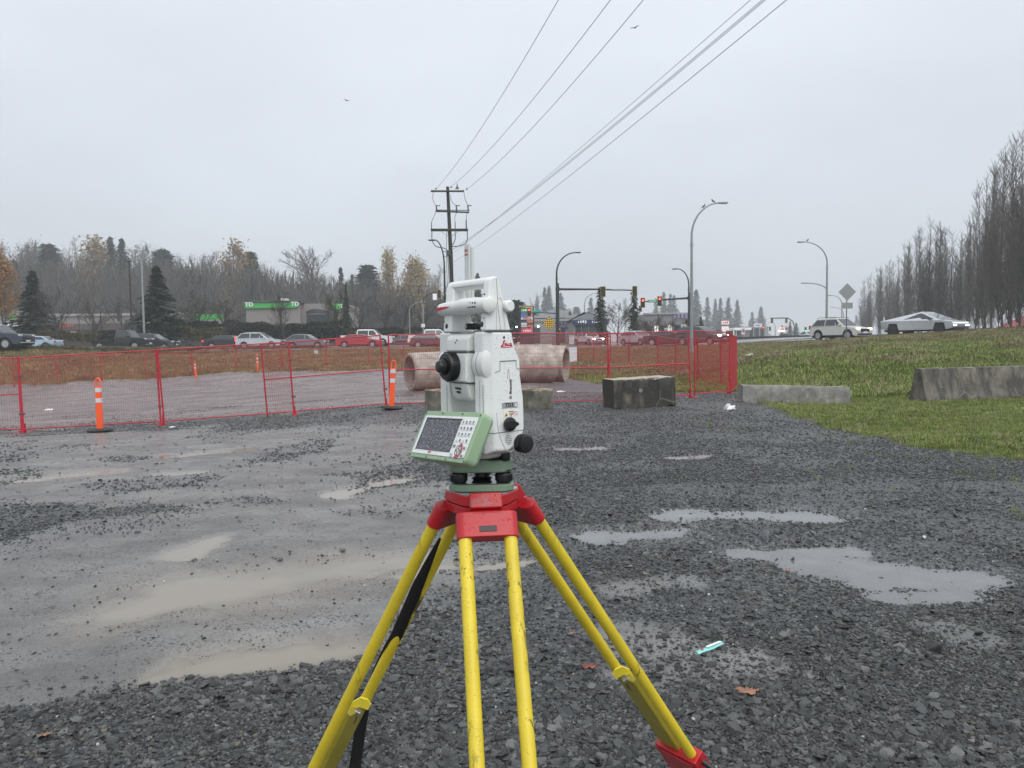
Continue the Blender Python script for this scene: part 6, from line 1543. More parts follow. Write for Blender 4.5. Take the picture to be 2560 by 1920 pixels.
    # wheels
    for x in (fw, rw):
        for sg in (-1, 1):
            q = MB(); q.lathe([(wheel*.62, -.10), (wheel*.93, -.11), (wheel, -.07), (wheel, .07), (wheel*.93, .11), (wheel*.62, .10)], (x, sg*(w-.12), wheel), Matrix(((1, 0, 0), (0, 0, sg), (0, -sg, 0))), 20)
            wh = q.build('wheel', TYRE, t, smooth=True)
            q = MB(); 
            for s5 in range(5):
                a = 2*PI*s5/5+.3; q.box((x+math.cos(a)*wheel*.33, sg*(w-.005), wheel+math.sin(a)*wheel*.33), (wheel*.58, .02, wheel*.17), Matrix.Rotation(-a, 3, 'Y'))
            q.lathe([(wheel*.17, 0), (wheel*.17, .02)], (x, sg*(w-.01), wheel), Matrix(((1, 0, 0), (0, 0, sg), (0, -sg, 0))), 12)
            q.lathe([(wheel*.56, 0), (wheel*.64, 0), (wheel*.64, .012), (wheel*.56, .012)], (x, sg*(w-.012), wheel), Matrix(((1, 0, 0), (0, 0, sg), (0, -sg, 0))), 20)
            tag(q.build('rim', RIM, wh), kind='stuff')
    # dark underside and arches
    MB().bx(-L/2+.2 if kind != 'flatbed' else -L/2+.3, L/2-.25, -w*.80, w*.80, gc-.02, zb*.8).build('chassis', TRIM, t)
    # lamps, grille, bumpers, mirrors, plate
    for sg in (-1, 1):
        zl_ = .50*H if kind in ('sedan', 'hatch', 'suv') else .55*H
        MB().box((L/2-.10, sg*(w-.26), zl_), (.17, .36, .14)).build('headlight', HEAD_ON if heads else HEAD_OFF, t, bevel=.03)
        xt = -L/2+.04
        if kind != 'flatbed': MB().box((xt, sg*(w-.14), zb-.10 if kind != 'suv' else zb), (.12, .22, .16 if kind in ('sedan', 'hatch') else .30)).build('tail_light', TAIL_ON if tails else TAIL_OFF, t, bevel=.02)
        MB().box((xf0-.12, sg*(w+.05), zl+.06), (.12, .18, .13)).build('mirror', body_m, t, bevel=.03)
    MB().box((L/2-.005, 0, .42*H), (.06, W_*.50, .15*H)).build('grille', TRIM, t, bevel=.01)
    MB().box((L/2-.05, 0, .26*H), (.12, W_*.86, .10)).build('bumper', TRIM if kind in ('suv', 'hatch', 'sedan') else CHROME, t, bevel=.03)
    MB().box((L/2+.03, 0, .33*H), (.02, .50, .13)).build('licence_plate', PLATE, t)
    if kind == 'pickup':
        MB().bx(-L/2+.12, -L/2+1.78, -w*.86, w*.86, zb+.04, zb+.085).build('cargo_bed', TRIM, t)
        MB().box((-L/2-.03, 0, .5), (.14, W_*.86, .16)).build('rear_bumper', CHROME, t, bevel=.02)
    if kind == 'flatbed':
        MB().bx(-L/2, -L/2+2.46, -w*1.05, w*1.05, .86, .99).build('flat_deck', TRIM, t, bevel=.01)
        MB().bx(-L/2+2.40, -L/2+2.47, -w*.95, w*.95, .99, H*.98).build('headboard', TRIM, t)
        MB().bx(-L/2+.1, -L/2+2.6, -w*.4, w*.4, .55, .86).build('frame_rail', TRIM, t)
        for sg in (-1, 1): MB().bx(-L/2+1.9, -L/2+2.45, sg*w*.62-.12, sg*w*.62+.12, .58, .84).build('side_box', TRIM, t)
    if kind in ('suv',):
        for sg in (-1, 1): MB().tube([(-L/2+.6, sg*(cw(H)-.06), H+.0), (-L/2+.8, sg*(cw(H)-.06), H+.06), (.1, sg*(cw(H)-.06), H+.06), (.3, sg*(cw(H)-.06), H)], .018, 6).build('roof_rail', TRIM, t)
    return t
P_NAVY = paint('navy_paint', (.012, .018, .045)); P_BLUE = paint('pale_blue_paint', (.42, .56, .66), .3, .1); P_BLACK = paint('black_paint', (.010, .011, .013)); P_GREY = paint('dark_grey_paint', (.06, .06, .065), .3, .5); P_SILV = paint('silver_paint', (.52, .55, .58), .3, .35)
P_GRY2 = paint('mid_grey_paint', (.17, .18, .20), .3, .45); P_RED = paint('bright_red_paint', (.45, .012, .022)); P_WHT = paint('white_paint', (.72, .73, .74), .35); P_MAR = paint('maroon_paint', (.09, .02, .028)); P_BEI = paint('champagne_paint', (.56, .55, .51), .4, .1)
GV = 'vehicles on the road'
def park(px, y, kind, L, W_, H, m, rz, label, cat, **kw):
    p = on_ground(px, y, .03); dz = kw.pop('dz', 0); p.z += dz
    return vehicle(kw.pop('name', {'pickup': 'pickup_truck', 'flatbed': 'flatbed_truck', 'suv': 'suv', 'hatch': 'hatchback_car', 'sedan': 'sedan_car'}[kind]), kind, L, W_, H, m, p, R_(rz), label, cat, GV, **kw)
park(-22, 60.0, 'pickup', 6.0, 2.0, 1.95, P_NAVY, -2, 'navy blue pickup cut by the left edge of the picture', 'pickup truck', wheel=.42, dz=.05)
park(92, 76, 'sedan', 4.5, 1.8, 1.38, P_BLUE, 182, 'pale blue sedan nose-hidden behind the navy pickup', 'car')
park(305, 74.5, 'flatbed', 5.6, 2.0, 1.95, P_BLACK, 0, 'black flatbed work truck with a bare deck', 'truck', wheel=.40)
park(385, 77.0, 'suv', 4.7, 1.85, 1.70, P_GREY, -1, 'dark grey wagon overlapping the flatbed truck nose', 'car')
park(572, 79.0, 'sedan', 4.8, 1.85, 1.42, P_BLACK, 2, 'black sedan with lit tail lamps behind the silver-white SUV', 'car', tails=True)
park(652, 77, 'suv', 4.6, 1.85, 1.68, P_SILV, -3, 'silver-white SUV, the largest pale car left of the instrument', 'car', tails=True)
park(768, 81, 'hatch', 4.4, 1.82, 1.58, P_GRY2, -2, 'mid grey hatchback SUV with lit tail lamp', 'car', tails=True)
park(900, 80, 'sedan', 4.8, 1.85, 1.42, P_RED, -1, 'bright red sedan in front of the white pickup', 'car')
park(920, 86, 'pickup', 5.9, 2.0, 1.92, P_WHT, -2, 'white crew-cab pickup behind the red sedan', 'pickup truck', wheel=.41, dz=.12)
park(1085, 88, 'pickup', 5.9, 2.0, 1.92, P_WHT, 2, 'white pickup partly hidden by the instrument', 'pickup truck', wheel=.41, dz=.12)
park(1078, 82, 'hatch', 4.5, 1.82, 1.55, P_MAR, 3, 'dark maroon car with two bright tail lamps left of the instrument', 'car', tails=True)
park(1004, 96, 'hatch', 4.3, 1.8, 1.5, P_GRY2, 180, 'small grey car in the gap between the two white pickups', 'car')
park(1470, 92, 'sedan', 4.6, 1.8, 1.42, P_WHT, -62, 'small white sedan with headlights on approaching through the intersection', 'car', heads=True, dz=.0)
park(1595, 82, 'hatch', 4.5, 1.85, 1.60, P_SILV, -58, 'silver crossover with headlights on turning at the intersection', 'car', heads=True, dz=.05)
park(1756, 66, 'suv', 4.8, 1.9, 1.66, P_GREY, -52, 'dark grey SUV with headlights on behind the fence corner', 'car', heads=True, dz=.08)
park(1672, 74, 'sedan', 4.7, 1.85, 1.42, P_BLACK, -28, 'black car half hidden left of the tall lamp post', 'car', dz=.06)
t4 = park(2100, 59, 'suv', 4.55, 1.78, 1.72, P_BEI, -64, 'old cream-white four-wheel-drive wagon with lit lamps on the right bank', 'car', wheel=.38, dz=-.05)
for c in t4.children:
    if c.name.startswith('headlight'): c.data.materials[0] = AMB if False else M_('warm_headlamp', (.8, .75, .6), .25, emit=(1, .82, .5), es=1.6)
park(1960, 190, 'pickup', 5.6, 2.0, 1.9, P_BLACK, 80, 'dark pickup far down the road with red tail lamps', 'pickup truck', tails=True, dz=-.2)
park(2022, 150, 'hatch', 4.4, 1.8, 1.6, P_WHT, -80, 'pale van-like car far off beneath the green light', 'car', dz=0)
park(1925, 230, 'suv', 4.6, 1.9, 1.7, P_WHT, 82, 'far white car left of the distant pickup', 'car', dz=-.2)
# parked cars behind the hedges
GK = 'cars parked in front of the strip mall'
for px, y, kd, m, lab in ((40, 104, 'suv', P_WHT, 'white parked car above the navy pickup bonnet'), (72, 101, 'suv', P_SILV, 'silver parked car left of the dark fir'), (118, 106, 'pickup', P_WHT, 'white parked van-like truck behind the dark fir'), (182, 104, 'suv', P_WHT, 'white parked SUV right of the bare street tree'),
                          (256, 107, 'hatch', P_WHT, 'white parked car above the flatbed deck'), (285, 112, 'suv', P_WHT, 'white parked van behind the flatbed headboard'), (425, 108, 'suv', P_WHT, 'white parked car right of the big dark fir'), (212, 109, 'sedan', P_GRY2, 'grey parked car between two white ones')):
    park(px, y, kd, 4.9, 1.9, 1.85, m, rnd.choice((0, 180)), lab, 'car')['group'] = GK
# angular stainless truck on the bank
def wedge_truck(loc, rz, label):
    t = empty('angular_truck', loc, rz, label, 'truck', GV); L, w = 5.7, 1.0
    ST = paint('bare_stainless', (.50, .52, .54), .28, .65, 0); zs, gy = .45, .43
    def arch(cx, r=.52): return [(cx+r*.92, zs), (cx+r*.62, .45+r*.95), (cx-r*.62, .45+r*.95), (cx-r*.92, zs)]
    poly = [(2.78, .55)]+arch(1.85)+arch(-1.80)+[(-2.75, .60), (-2.85, 1.16), (1.95, 1.12), (2.74, 1.00), (2.85, .82)]
    b = MB(); b.prism(poly, -w, w, 'XZ'); b.build('body', ST, t, bevel=.015)
    up = [(-2.83, 1.17, .96), (.30, 1.78, .66), (1.95, 1.13, .94), (2.72, 1.01, .90)]
    b = MB(); vs = []
    for x, z, y in up: vs += [(x, -y, z), (x, y, z)]
    vs += [(-2.83, -w+.005, 1.16), (-2.83, w-.005, 1.16), (2.72, -w+.04, 1.0), (2.72, w-.04, 1.0), (.3, -w+.01, 1.14), (.3, w-.01, 1.14)]
    b.add(vs, [(0, 2, 3, 1), (2, 4, 5, 3), (4, 6, 7, 5), (0, 12, 2), (12, 4, 2), (1, 3, 13), (13, 3, 5), (8, 12, 0), (9, 1, 13), (12, 10, 4), (10, 6, 4), (13, 5, 11), (11, 5, 7)])
    b.build('roof_panels', M_('bright_stainless', (.62, .64, .66), .2, .5), t)
    for sg in (-1, 1):
        f_ = lambda x, z, u: (x, sg*((w-.02)*(1-u)+.70*u), z)
        b = MB(); b.add([f_(-1.05, 1.20, .10), f_(.22, 1.66, .84), f_(.42, 1.64, .82), f_(1.42, 1.22, .14)], [(0, 1, 2, 3)]); b.build('side_window', GLASS, t)
        MB().box((1.15, sg*(w+.08), 1.22), (.14, .2, .12)).build('mirror', TRIM, t, bevel=.02)
        MB().box((2.80, sg*.72, .74), (.10, .34, .07)).build('headlight', HEAD_ON, t)
        for x in (1.85, -1.80):
            q = MB(); q.lathe([(.26, -.13), (.42, -.14), (.44, -.09), (.44, .09), (.42, .14), (.26, .13)], (x, sg*.88, .44), Matrix(((1, 0, 0), (0, 0, sg), (0, -sg, 0))), 20); wh = q.build('wheel', TYRE, t, smooth=True)
            q = MB(); q.lathe([(.30, 0), (.28, .02)], (x, sg*1.0, .44), Matrix(((1, 0, 0), (0, 0, sg), (0, -sg, 0))), 7); q.build('rim', TRIM, wh)
    b = MB(); b.add([(.36, -.60, 1.765), (.36, .60, 1.765), (1.93, .86, 1.15), (1.93, -.86, 1.15)], [(0, 1, 2, 3)]); b.build('windscreen', M_('pale_reflecting_glass', (.20, .23, .26), .05, spec=1), t)
    b = MB(); b.tube([(1.55, -.75, 1.335), (1.0, .30, 1.55)], .03, 6); b.build('wiper', TRIM, t)
    MB().box((2.80, 0, .93), (.08, 1.7, .025)).build('light_bar', M_('white_light_bar', (.8, .8, .8), .3, emit=(1, 1, 1), es=1.5), t)
    MB().box((2.76, 0, .56), (.12, 1.7, .16)).build('bumper', TRIM, t, bevel=.02)
    MB().bx(-2.6, 2.6, -.8, .8, .35, .9).build('chassis', TRIM, t)
    MB().tube([(-2.6, -.9, 1.2), (-2.6, -.9, 1.5)], .035, 6).build('antenna_mast', P_WHT, t)
p = on_ground(2308, 56.5, -.12); wedge_truck(p, R_(-62), 'angular bare-metal electric-style truck with a bright headlight on the right bank')
# ================================================================== roads
def road_strip(name, pts, widths, mat, label, lift=.03, nx=12):
    """a wet road draped over the terrain: centre line of plan points with widths"""
    P = [np.array(p[:2], float) for p in pts]; v = []; f = []; rows = []
    for i in range(len(P)-1):
        d = np.linalg.norm(P[i+1]-P[i]); k = max(1, int(d/2.5))
        for j in range(k): t = j/k; rows.append((P[i]*(1-t)+P[i+1]*t, widths[i]*(1-t)+widths[i+1]*t, P[i+1]-P[i]))
    rows.append((P[-1], widths[-1], P[-1]-P[-2])); m = nx+1
    for c, w, d in rows:
        d = d/np.linalg.norm(d); s = np.array([-d[1], d[0]])
        q = [c+s*w*(j/nx-.5) for j in range(m)]; z = gz(np.array([a[0] for a in q]), np.array([a[1] for a in q]), False)
        zz = np.convolve(np.pad(z, 2, 'edge'), np.ones(5)/5, 'valid')
        for a, b_ in zip(q, zz): v.append((a[0], a[1], b_+lift))
    for i in range(len(rows)-1):
        for j in range(nx): f.append((i*m+j, i*m+j+1, (i+1)*m+j+1, (i+1)*m+j))
    o = raw(name, v, f, mat, smooth=True); return tag(o, label, kind='structure')
m, n, p = new_mat('wet_asphalt'); w = worldpos(n)
c = ramp(n, noise(n, w, 40, 4, .7), [(.3, (.035, .035, .037)), (.7, (.07, .07, .072))]); c = mixc(n, maprange(n, noise(n, worldpos(n, (.15, 1, 1)), .9, 3), .5, .6, 0, .5), c, (.10, .10, .10)); n.links.new(c, p.inputs['Base Color'])
n.links.new(maprange(n, noise(n, worldpos(n, (.12, .8, 1)), .6, 4), .35, .65, .07, .26), p.inputs['Roughness']); bump(n, p, noise(n, w, 60, 3), .08, .004); WASP = m
road_strip('crossing_road', [(-80, 70), (-52, 68), (-38, 69), (-22, 80), (-5, 86), (10, 82), (24, 84), (40, 90)], [15, 15, 16, 17, 17, 26, 36, 34], WASP, 'wet four-lane crossing road', .12)
road_strip('slip_road', [(12, 76), (19, 68), (26, 59.5), (32, 54), (42, 45.5), (55, 38)], [9, 8, 7.5, 7.5, 7.5, 8], WASP, 'wet slip road climbing the right bank', .10)
road_strip('highway', [(22, 84), (34, 115), (54, 175), (88, 275), (130, 400), (190, 580)], [20, 22, 22, 24, 24, 24], WASP, 'wet highway running off to the horizon', .14)
KERB = M_('kerb_concrete', (.30, .29, .27), .7)
def kerb(pts, label, h=.14, w=.16, lift=.1, mat=KERB):
    b = MB(); q = []
    for i in range(len(pts)-1):
        a = Vector((*pts[i], 0)); c = Vector((*pts[i+1], 0)); k = max(1, int((c-a).length/3))
        for j in range(k): q.append(a+(c-a)*j/k)
    q.append(Vector((*pts[-1], 0)))
    for v_ in q: v_.z = float(gz(np.array([v_.x]), np.array([v_.y]), False)[0])+lift
    vs = []; fs = []
    for i, p_ in enumerate(q):
        d = (q[min(i+1, len(q)-1)]-q[max(i-1, 0)]); d.z = 0; d.normalize(); s_ = Vector((-d.y, d.x, 0))*w/2
        vs += [p_-s_-Vector((0, 0, .15)), p_+s_-Vector((0, 0, .15)), p_+s_+Vector((0, 0, h)), p_-s_+Vector((0, 0, h))]
    for i in range(len(q)-1):
        for a, c in ((0, 1), (1, 2), (2, 3), (3, 0)): fs.append((4*i+a, 4*i+c, 4*i+4+c, 4*i+4+a))
    b.add(vs, fs); return tag(b.build('kerb', mat), label, kind='structure')
kerb([(-60, 61), (-44, 61), (-30, 67.2), (-20, 72.5), (-5, 76.5), (3, 72.2), (10, 68.6)], 'near kerb of the crossing road')
kerb([(24, 96), (30, 112), (40, 140), (60, 200)], 'left kerb of the median', .2, .5)
kerb([(15, 79), (24, 80.5), (33, 84)], 'dark median nose right of the fence corner', .25, 1.2, .1, M_('dark_median_soil', (.05, .05, .035), .9))
kerb([(-64, 77.5), (-42, 77.5), (-26, 86), (-6, 95.5), (6, 96)], 'far kerb of the crossing road', .15, .2)
WALL = concrete('dark_retaining_wall', (.055, .052, .05), (.03, .03, .03), (.10, .10, .09), .1)
def wall(p0, p1, h, th, mat, label, name='low_wall', posts=0):
    a, c = Vector(p0), Vector(p1); d = c-a; t = empty(name, a, math.atan2(d.y, d.x), label, 'wall', 'low walls along the far road side'); L = d.xy.length
    k = max(1, int(L/4)); 
    for i in range(k): MB().bx(L*i/k+.01, L*(i+1)/k-.01, -th/2, th/2, -.4, h+ (c.z-a.z)*(i+.5)/k).build('wall_panel', mat, t, bevel=.01)
    MB().bx(0, L, -th/2-.05, th/2+.05, h+min(0, c.z-a.z)-.02, h+min(0, c.z-a.z)+.06).build('coping', mat, t)
    return t
wall(on_ground(118, 80), on_ground(262, 82), .95, .3, WALL, 'dark low wall between the pale blue car and the flatbed truck')
wall(on_ground(372, 84), on_ground(540, 85.5), .95, .3, WALL, 'dark low wall right of the dark grey wagon')
wall(on_ground(545, 90), on_ground(1120, 93), .8, .3, WALL, 'dark low wall behind the row of cars left of the instrument')

# ================================================================== buildings
def bmat(k, c, **kw): return M_(k, c, kw.pop('r', .75), **kw)
ROOFD = bmat('dark_roof', (.06, .06, .065)); PALE = bmat('pale_grey_stucco', (.34, .33, .325)); GREYW = bmat('warm_grey_wall', (.27, .245, .235)); GREENS = bmat('bright_green_sign', (.05, .33, .07), r=.35, emit=(.05, .5, .08), es=.12); BLUEF = bmat('navy_fascia', (.03, .045, .12)); SHOPG = M_('shop_glass', (.06, .075, .085), .1); WHT = bmat('white_letter', (.8, .8, .8), r=.4, emit=(1, 1, 1), es=.1)
GLOW = M_('lit_shop_window', (.75, .75, .72), .4, emit=(1, .97, .9), es=.55)
def marks(w, h, nn, M, mat, parent):
    """lettering too far away to read: a row of small unequal blocks"""
    x = -w/2; k = w/nn
    for i in range(nn):
        ww = k*(.45+.3*((i*37) % 5)/5); MB().box(M @ Vector((x+k*(i+.5), ((i*7) % 3-1)*h*.06, .01)), (ww, .03, h*(.6+.4*((i*13) % 4)/4))).build('sign_mark', mat, parent)
class Bld:
    """a building standing at a photo column and distance; x runs along its front, y away from the camera"""
    def __init__(s, name, px, y, label, turn=0, cat='building', group='buildings round the intersection'):
        p_ = on_ground(px, y); s.y = y; s.px = px; s.o = empty(name, p_, R_(turn), label, cat, group); s.z0 = p_.z; s.turn = R_(turn)
    def X(s, px): return (xat(px, s.y)-s.o.location.x)/math.cos(s.turn)
    def Z(s, py, px=None): return at(px or s.px, py, s.y).z-s.z0
    def box(s, nm, x0, x1, y0, y1, z0, z1, mat, parent=None, bevel=0): return MB().bx(x0, x1, y0, y1, z0, z1).build(nm, mat, parent or s.o, bevel=bevel)
    def window(s, x0, x1, z0, z1, n=1, y=-.03, mat=SHOPG, fm=TRIM):
        w = s.box('window', x0, x1, y, y+.03, z0, z1, mat)
        for i in range(n+1): x = x0+(x1-x0)*i/n; s.box('frame', x-.05, x+.05, y-.05, y-.003, z0, z1, fm, w)
        s.box('sill', x0-.05, x1+.05, y-.09, y-.003, z0-.12, z0-.005, fm, w); return w
    def text(s, t_, x, z, size, mat, y=-.1, parent=None, sx=1):
        if t_ not in ('TD', 'STARBUCKS'): return marks(size*.62*len(t_), size*.8, len(t_), frame((x, y, z), (1, 0, 0), (0, 0, 1)), mat, s.o)
        return text_part(t_, size, frame((x, y, z), (1, 0, 0), (0, 0, 1)), mat, parent or s.o, 'sign_letters', .03, sx, bold=size*.02)
def hip(b, x0, x1, y0, y1, z0, z1, inset, mat, o=.4):
    q = MB(); X0, X1, Y0, Y1 = x0-o, x1+o, y0-o, y1+o; ym = (Y0+Y1)/2
    q.add([(X0, Y0, z0), (X1, Y0, z0), (X1, Y1, z0), (X0, Y1, z0), (X0+inset, ym, z1), (X1-inset, ym, z1)], [(0, 1, 5, 4), (1, 2, 5), (2, 3, 4, 5), (3, 0, 4), (3, 2, 1, 0)]); return q.build('roof', mat, b.o)
# bank with the green band
B = Bld('bank_building', 618, 106, 'grey bank building with a bright green sign band and a curved glazed front')
x0, x1, x2 = 0, B.X(752), B.X(858); zt = B.Z(750); zg0, zg1 = B.Z(771), B.Z(753)
B.box('wall', x0, x1, 0, 12, 0, zt-.5, GREYW); B.box('wall', x1, x2, 1.2, 12, 0, B.Z(760), GREYW)
B.box('roof_cap', x0-.3, x1+.3, -.35, 12.3, zt-.5, zt-.2, ROOFD)
g = B.box('sign_band', x0-.1, B.X(747), -.3, -.02, zg0, zg1, GREENS)
B.text('TD', B.X(628), (zg0+zg1)/2, .78, WHT, -.34, g, 1.1); B.text('TD', B.X(742), (zg0+zg1)/2, .78, WHT, -.34, g, 1.1)
g2 = B.box('sign_band', B.X(820), x2+.1, .9, 1.18, B.Z(776), B.Z(760), GREENS); B.text('TD', B.X(852), B.Z(768), .7, WHT, .88, g2)
q = MB(); xa, xb = B.X(762), B.X(822)
for i in range(8):
    a0, a1 = i/8, (i+1)/8; yy = lambda a: 1.15-1.6*math.sin(PI*a)
    q.add([(xa+(xb-xa)*a0, yy(a0), B.Z(786)), (xa+(xb-xa)*a1, yy(a1), B.Z(786)), (xa+(xb-xa)*a1, yy(a1), B.Z(780)+.3*math.sin(PI*a1)), (xa+(xb-xa)*a0, yy(a0), B.Z(780)+.3*math.sin(PI*a0))], [(0, 1, 2, 3)])
q.build('curved_canopy', ROOFD, B.o)
B.window(B.X(764), B.X(820), B.Z(812), B.Z(787), 9, 1.1)
B.box('roof_unit', B.X(682), B.X(694), 4, 6, zt-.2, zt+.45, WHT)
# strip mall
B = Bld('strip_mall', -40, 124, 'long grey strip mall with a dark canopy and white STARBUCKS lettering')
x0, x1 = 0, B.X(480); zt = B.Z(781, 100)
B.box('wall', x0, B.X(60), -1.2, 14, 0, B.Z(778, 30), PALE); B.box('trim', x0, B.X(60), -1.35, -1.22, B.Z(781, 30), B.Z(777, 30), bmat('green_trim', (.20, .36, .25)))
B.box('wall', B.X(60)+.01, x1, 0, 14, 0, B.Z(786, 250), GREYW); B.box('parapet', B.X(60), x1, -.3, 0-.01, B.Z(790, 250), B.Z(784, 250), PALE)
B.box('canopy', x0, B.X(60), -2.6, -1.3, B.Z(823, 30), B.Z(814, 30), ROOFD); B.box('canopy', B.X(60)+.02, x1, -2.2, -.3, B.Z(825, 250), B.Z(810, 250), bmat('brown_canopy', (.10, .075, .07)))
B.text('STARBUCKS', B.X(49), B.Z(813, 44), .72, WHT, -2.75, None, 1.0)
gsn = B.box('logo_sign', B.X(40), B.X(52), -1.4, -1.23, B.Z(803, 45), B.Z(788, 45), GREENS)
for i in range(12): B.window(B.X(66+i*34), B.X(92+i*34), .3, 2.7, 3, -.05, SHOPG if i % 3 else GLOW)
B.text('LIQUOR', B.X(190), B.Z(815, 190), .6, M_('red_letters', (.5, .06, .05), .4, emit=(1, .1, .05), es=.08), -2.3)
# green canopy left of the bank
B = Bld('drive_through_canopy', 478, 104, 'small green-fronted canopy left of the bank'); B.box('fascia', 0, B.X(540), -.1, 3, B.Z(798, 510), B.Z(786, 510), GREENS)
for px in (482, 535): B.box('post', B.X(px), B.X(px)+.3, .5, .8, 0, B.Z(798, 510), PALE)
# right: grey commercial block and its neighbours
B = Bld('grey_shop', 1330, 122, 'grey flat-fronted shop right of the sign pylon'); B.box('wall', 0, B.X(1452), 0, 14, 0, B.Z(800, 1400), bmat('grey_stucco', (.25, .25, .255))); B.box('parapet', 0, B.X(1452), -.2, -.01, B.Z(803, 1400), B.Z(797, 1400), PALE)
for a, c in ((1337, 1350), (1398, 1412)): B.window(B.X(a), B.X(c), .2, 2.6, 2)
s_ = B.box('fascia_sign', B.X(1395), B.X(1430), -.25, -.03, B.Z(822, 1400), B.Z(817, 1400), BLUEF); B.text('BANK', B.X(1405), B.Z(811, 1400), .8, BLUEF, -.2)
for px in (1292, 1346): B.box('wall_lamp', B.X(px)-.12, B.X(px)+.12, -.25, -.05, B.Z(818, 1350), B.Z(815, 1350), M_('lit_wall_lamp', (1, 1, .9), .3, emit=(1, .98, .9), es=6))
B = Bld('gabled_shop', 1335, 140, 'hazy shop with a long pale roof and a small gable'); B.box('wall', 0, B.X(1455), 0, 12, 0, B.Z(795, 1400), PALE); hip(B, 0, B.X(1455), -.5, 12, B.Z(795, 1400), B.Z(770, 1400), 4, bmat('grey_shingle', (.16, .165, .17)))
q = MB(); q.prism([(B.X(1412), B.Z(796, 1420)), (B.X(1436), B.Z(796, 1420)), (B.X(1424), B.Z(771, 1420))], -1.5, 2, 'XZ'); gb = q.build('gable', PALE, B.o); B.box('dormer_window', B.X(1421), B.X(1427), -1.56, -1.51, B.Z(789, 1420), B.Z(780, 1420), SHOPG, gb)
B = Bld('blue_fascia_shop', 1434, 108, 'grey shop with a navy fascia and dark hipped roof left of the first spruce'); x1 = B.X(1518); zf = B.Z(800, 1470)
B.box('wall', 0, x1, 0, 11, 0, zf, bmat('grey_stucco', (.25, .25, .255))); f_ = B.box('fascia', -.2, x1+.2, -.35, -.01, B.Z(812, 1470), zf, BLUEF); hip(B, 0, x1, 0, 11, zf+.01, B.Z(776, 1470), 3.2, bmat('blue_grey_shingle', (.085, .095, .11)))
B.text('SHOP', B.X(1455), B.Z(804.5, 1455), .55, WHT, -.38, f_); B.text('LOANS', B.X(1492), B.Z(804.5, 1492), .5, WHT, -.38, f_)
for a, c in ((1440, 1452), (1456, 1470), (1474, 1488)): B.window(B.X(a), B.X(c), .3, 2.6, 2)
B = Bld('flat_shop', 1610, 135, 'hazy long flat-roofed building behind the brown thicket'); B.box('wall', 0, B.X(1725), 0, 14, 0, B.Z(785, 1660), bmat('hazy_grey_wall', (.22, .22, .225))); B.box('parapet', -.2, B.X(1725)+.2, -.3, -.02, B.Z(786, 1660), B.Z(782, 1660), PALE)
for i in range(6): B.window(B.X(1618+i*17), B.X(1630+i*17), .4, 2.8, 2, mat=GLOW if i % 2 else SHOPG)
B.text('STORE', B.X(1705), B.Z(790, 1705), 1.1, M_('violet_letters', (.3, .25, .45), .5), -.4)
B = Bld('petrol_station', 1795, 170, 'distant low station building with a white canopy'); B.box('wall', 0, B.X(1870), 3, 14, 0, B.Z(822, 1830), bmat('hazy_grey_wall', (.22, .22, .225))); B.box('canopy', B.X(1826), B.X(1868), -3, 3, B.Z(826, 1830), B.Z(820, 1830), WHT)
for px in (1830, 1862): B.box('canopy_post', B.X(px), B.X(px)+.4, -2, -1.6, 0, B.Z(826, 1830), PALE)
for i in range(4): B.window(B.X(1800+i*14), B.X(1810+i*14), .4, 2.6, 2, 2.95, GLOW if i % 2 else SHOPG)
B = Bld('far_store', 1868, 205, 'far grey store front left of the last hazy fir'); B.box('wall', 0, B.X(1920), 0, 12, 0, B.Z(816, 1895), PALE)
for i in range(3): B.window(B.X(1872+i*14), B.X(1882+i*14), .4, 3.4, 2)
B = Bld('red_shed', 2545, 80, 'red roofed shed glimpsed between the poplars at the right edge'); q = MB(); q.prism([(0, B.Z(820, 2540)), (3.2, B.Z(786, 2560)), (8, B.Z(778, 2560)), (8, 0), (0, 0)], 0, 4, 'XZ'); q.build('wall', bmat('red_metal', (.30, .02, .03), r=.5), B.o)

# ================================================================== poles, lamps, signals, signs
GALV = M_('galvanised_steel', (.30, .32, .33), .45, .5); DKP = M_('dark_painted_steel', (.035, .04, .042), .45, .3); GRP = M_('green_grey_pole', (.075, .085, .085), .45, .3); LENS = M_('lamp_lens', (.5, .52, .54), .3)
GLP = 'street lamps'
def lamp(px, base_y, top_py, head_px, y, label, mat=GALV, r=.10, curve=True, base_px=None, head_py=None, two=None):
    bp = on_ground(base_px or px, y); zt = at(px, top_py, y).z-bp.z; hx = xat(head_px, y)-bp.x; xt = xat(px, y, None)-bp.x
    # undo the roll: the pole stands plumb, its arm reaches the head column
    t = empty('street_lamp', bp, 0, label, 'street lamp', GLP)
    zs = zt*.78 if curve else zt*.96
    MB().tube([(0, 0, 0), (0, 0, zs*.5), (0, 0, zs)], [r, r*.85, r*.62], 12).build('pole', mat, t, smooth=True)
    MB().tube([(0, 0, 0), (0, 0, .45)], r*1.5, 10).build('base', GALV, t)
    pts = []
    for i in range(13):
        a = PI/2*i/12; pts.append((hx*(1-math.cos(a)), 0, zs+(zt-zs)*math.sin(a)))
    MB().tube(pts, [r*.60-(r*.25)*i/12 for i in range(13)], 8).build('arm', mat, t, smooth=True)
    s_ = 1 if hx > 0 else -1
    b = MB(); b.box((hx+s_*.25, 0, zt), (.62, .26, .10)); b.build('lamp_head', mat, t, bevel=.03); 
    MB().box((hx+s_*.28, 0, zt-.06), (.36, .18, .02)).build('lens', LENS, t)
    MB().box((0, 0, zs*.93), (r*1.7, r*1.7, .08)).build('collar', mat, t)
    return t
L8 = lamp(1729, 0, 508, 1797, 50, 'tall grey curved street lamp with birds perched on its arm', GALV, .12)
lamp(1393, 0, 632, 1440, 78, 'dark curved lamp on the signal pole above the checkered sign', DKP, .15)
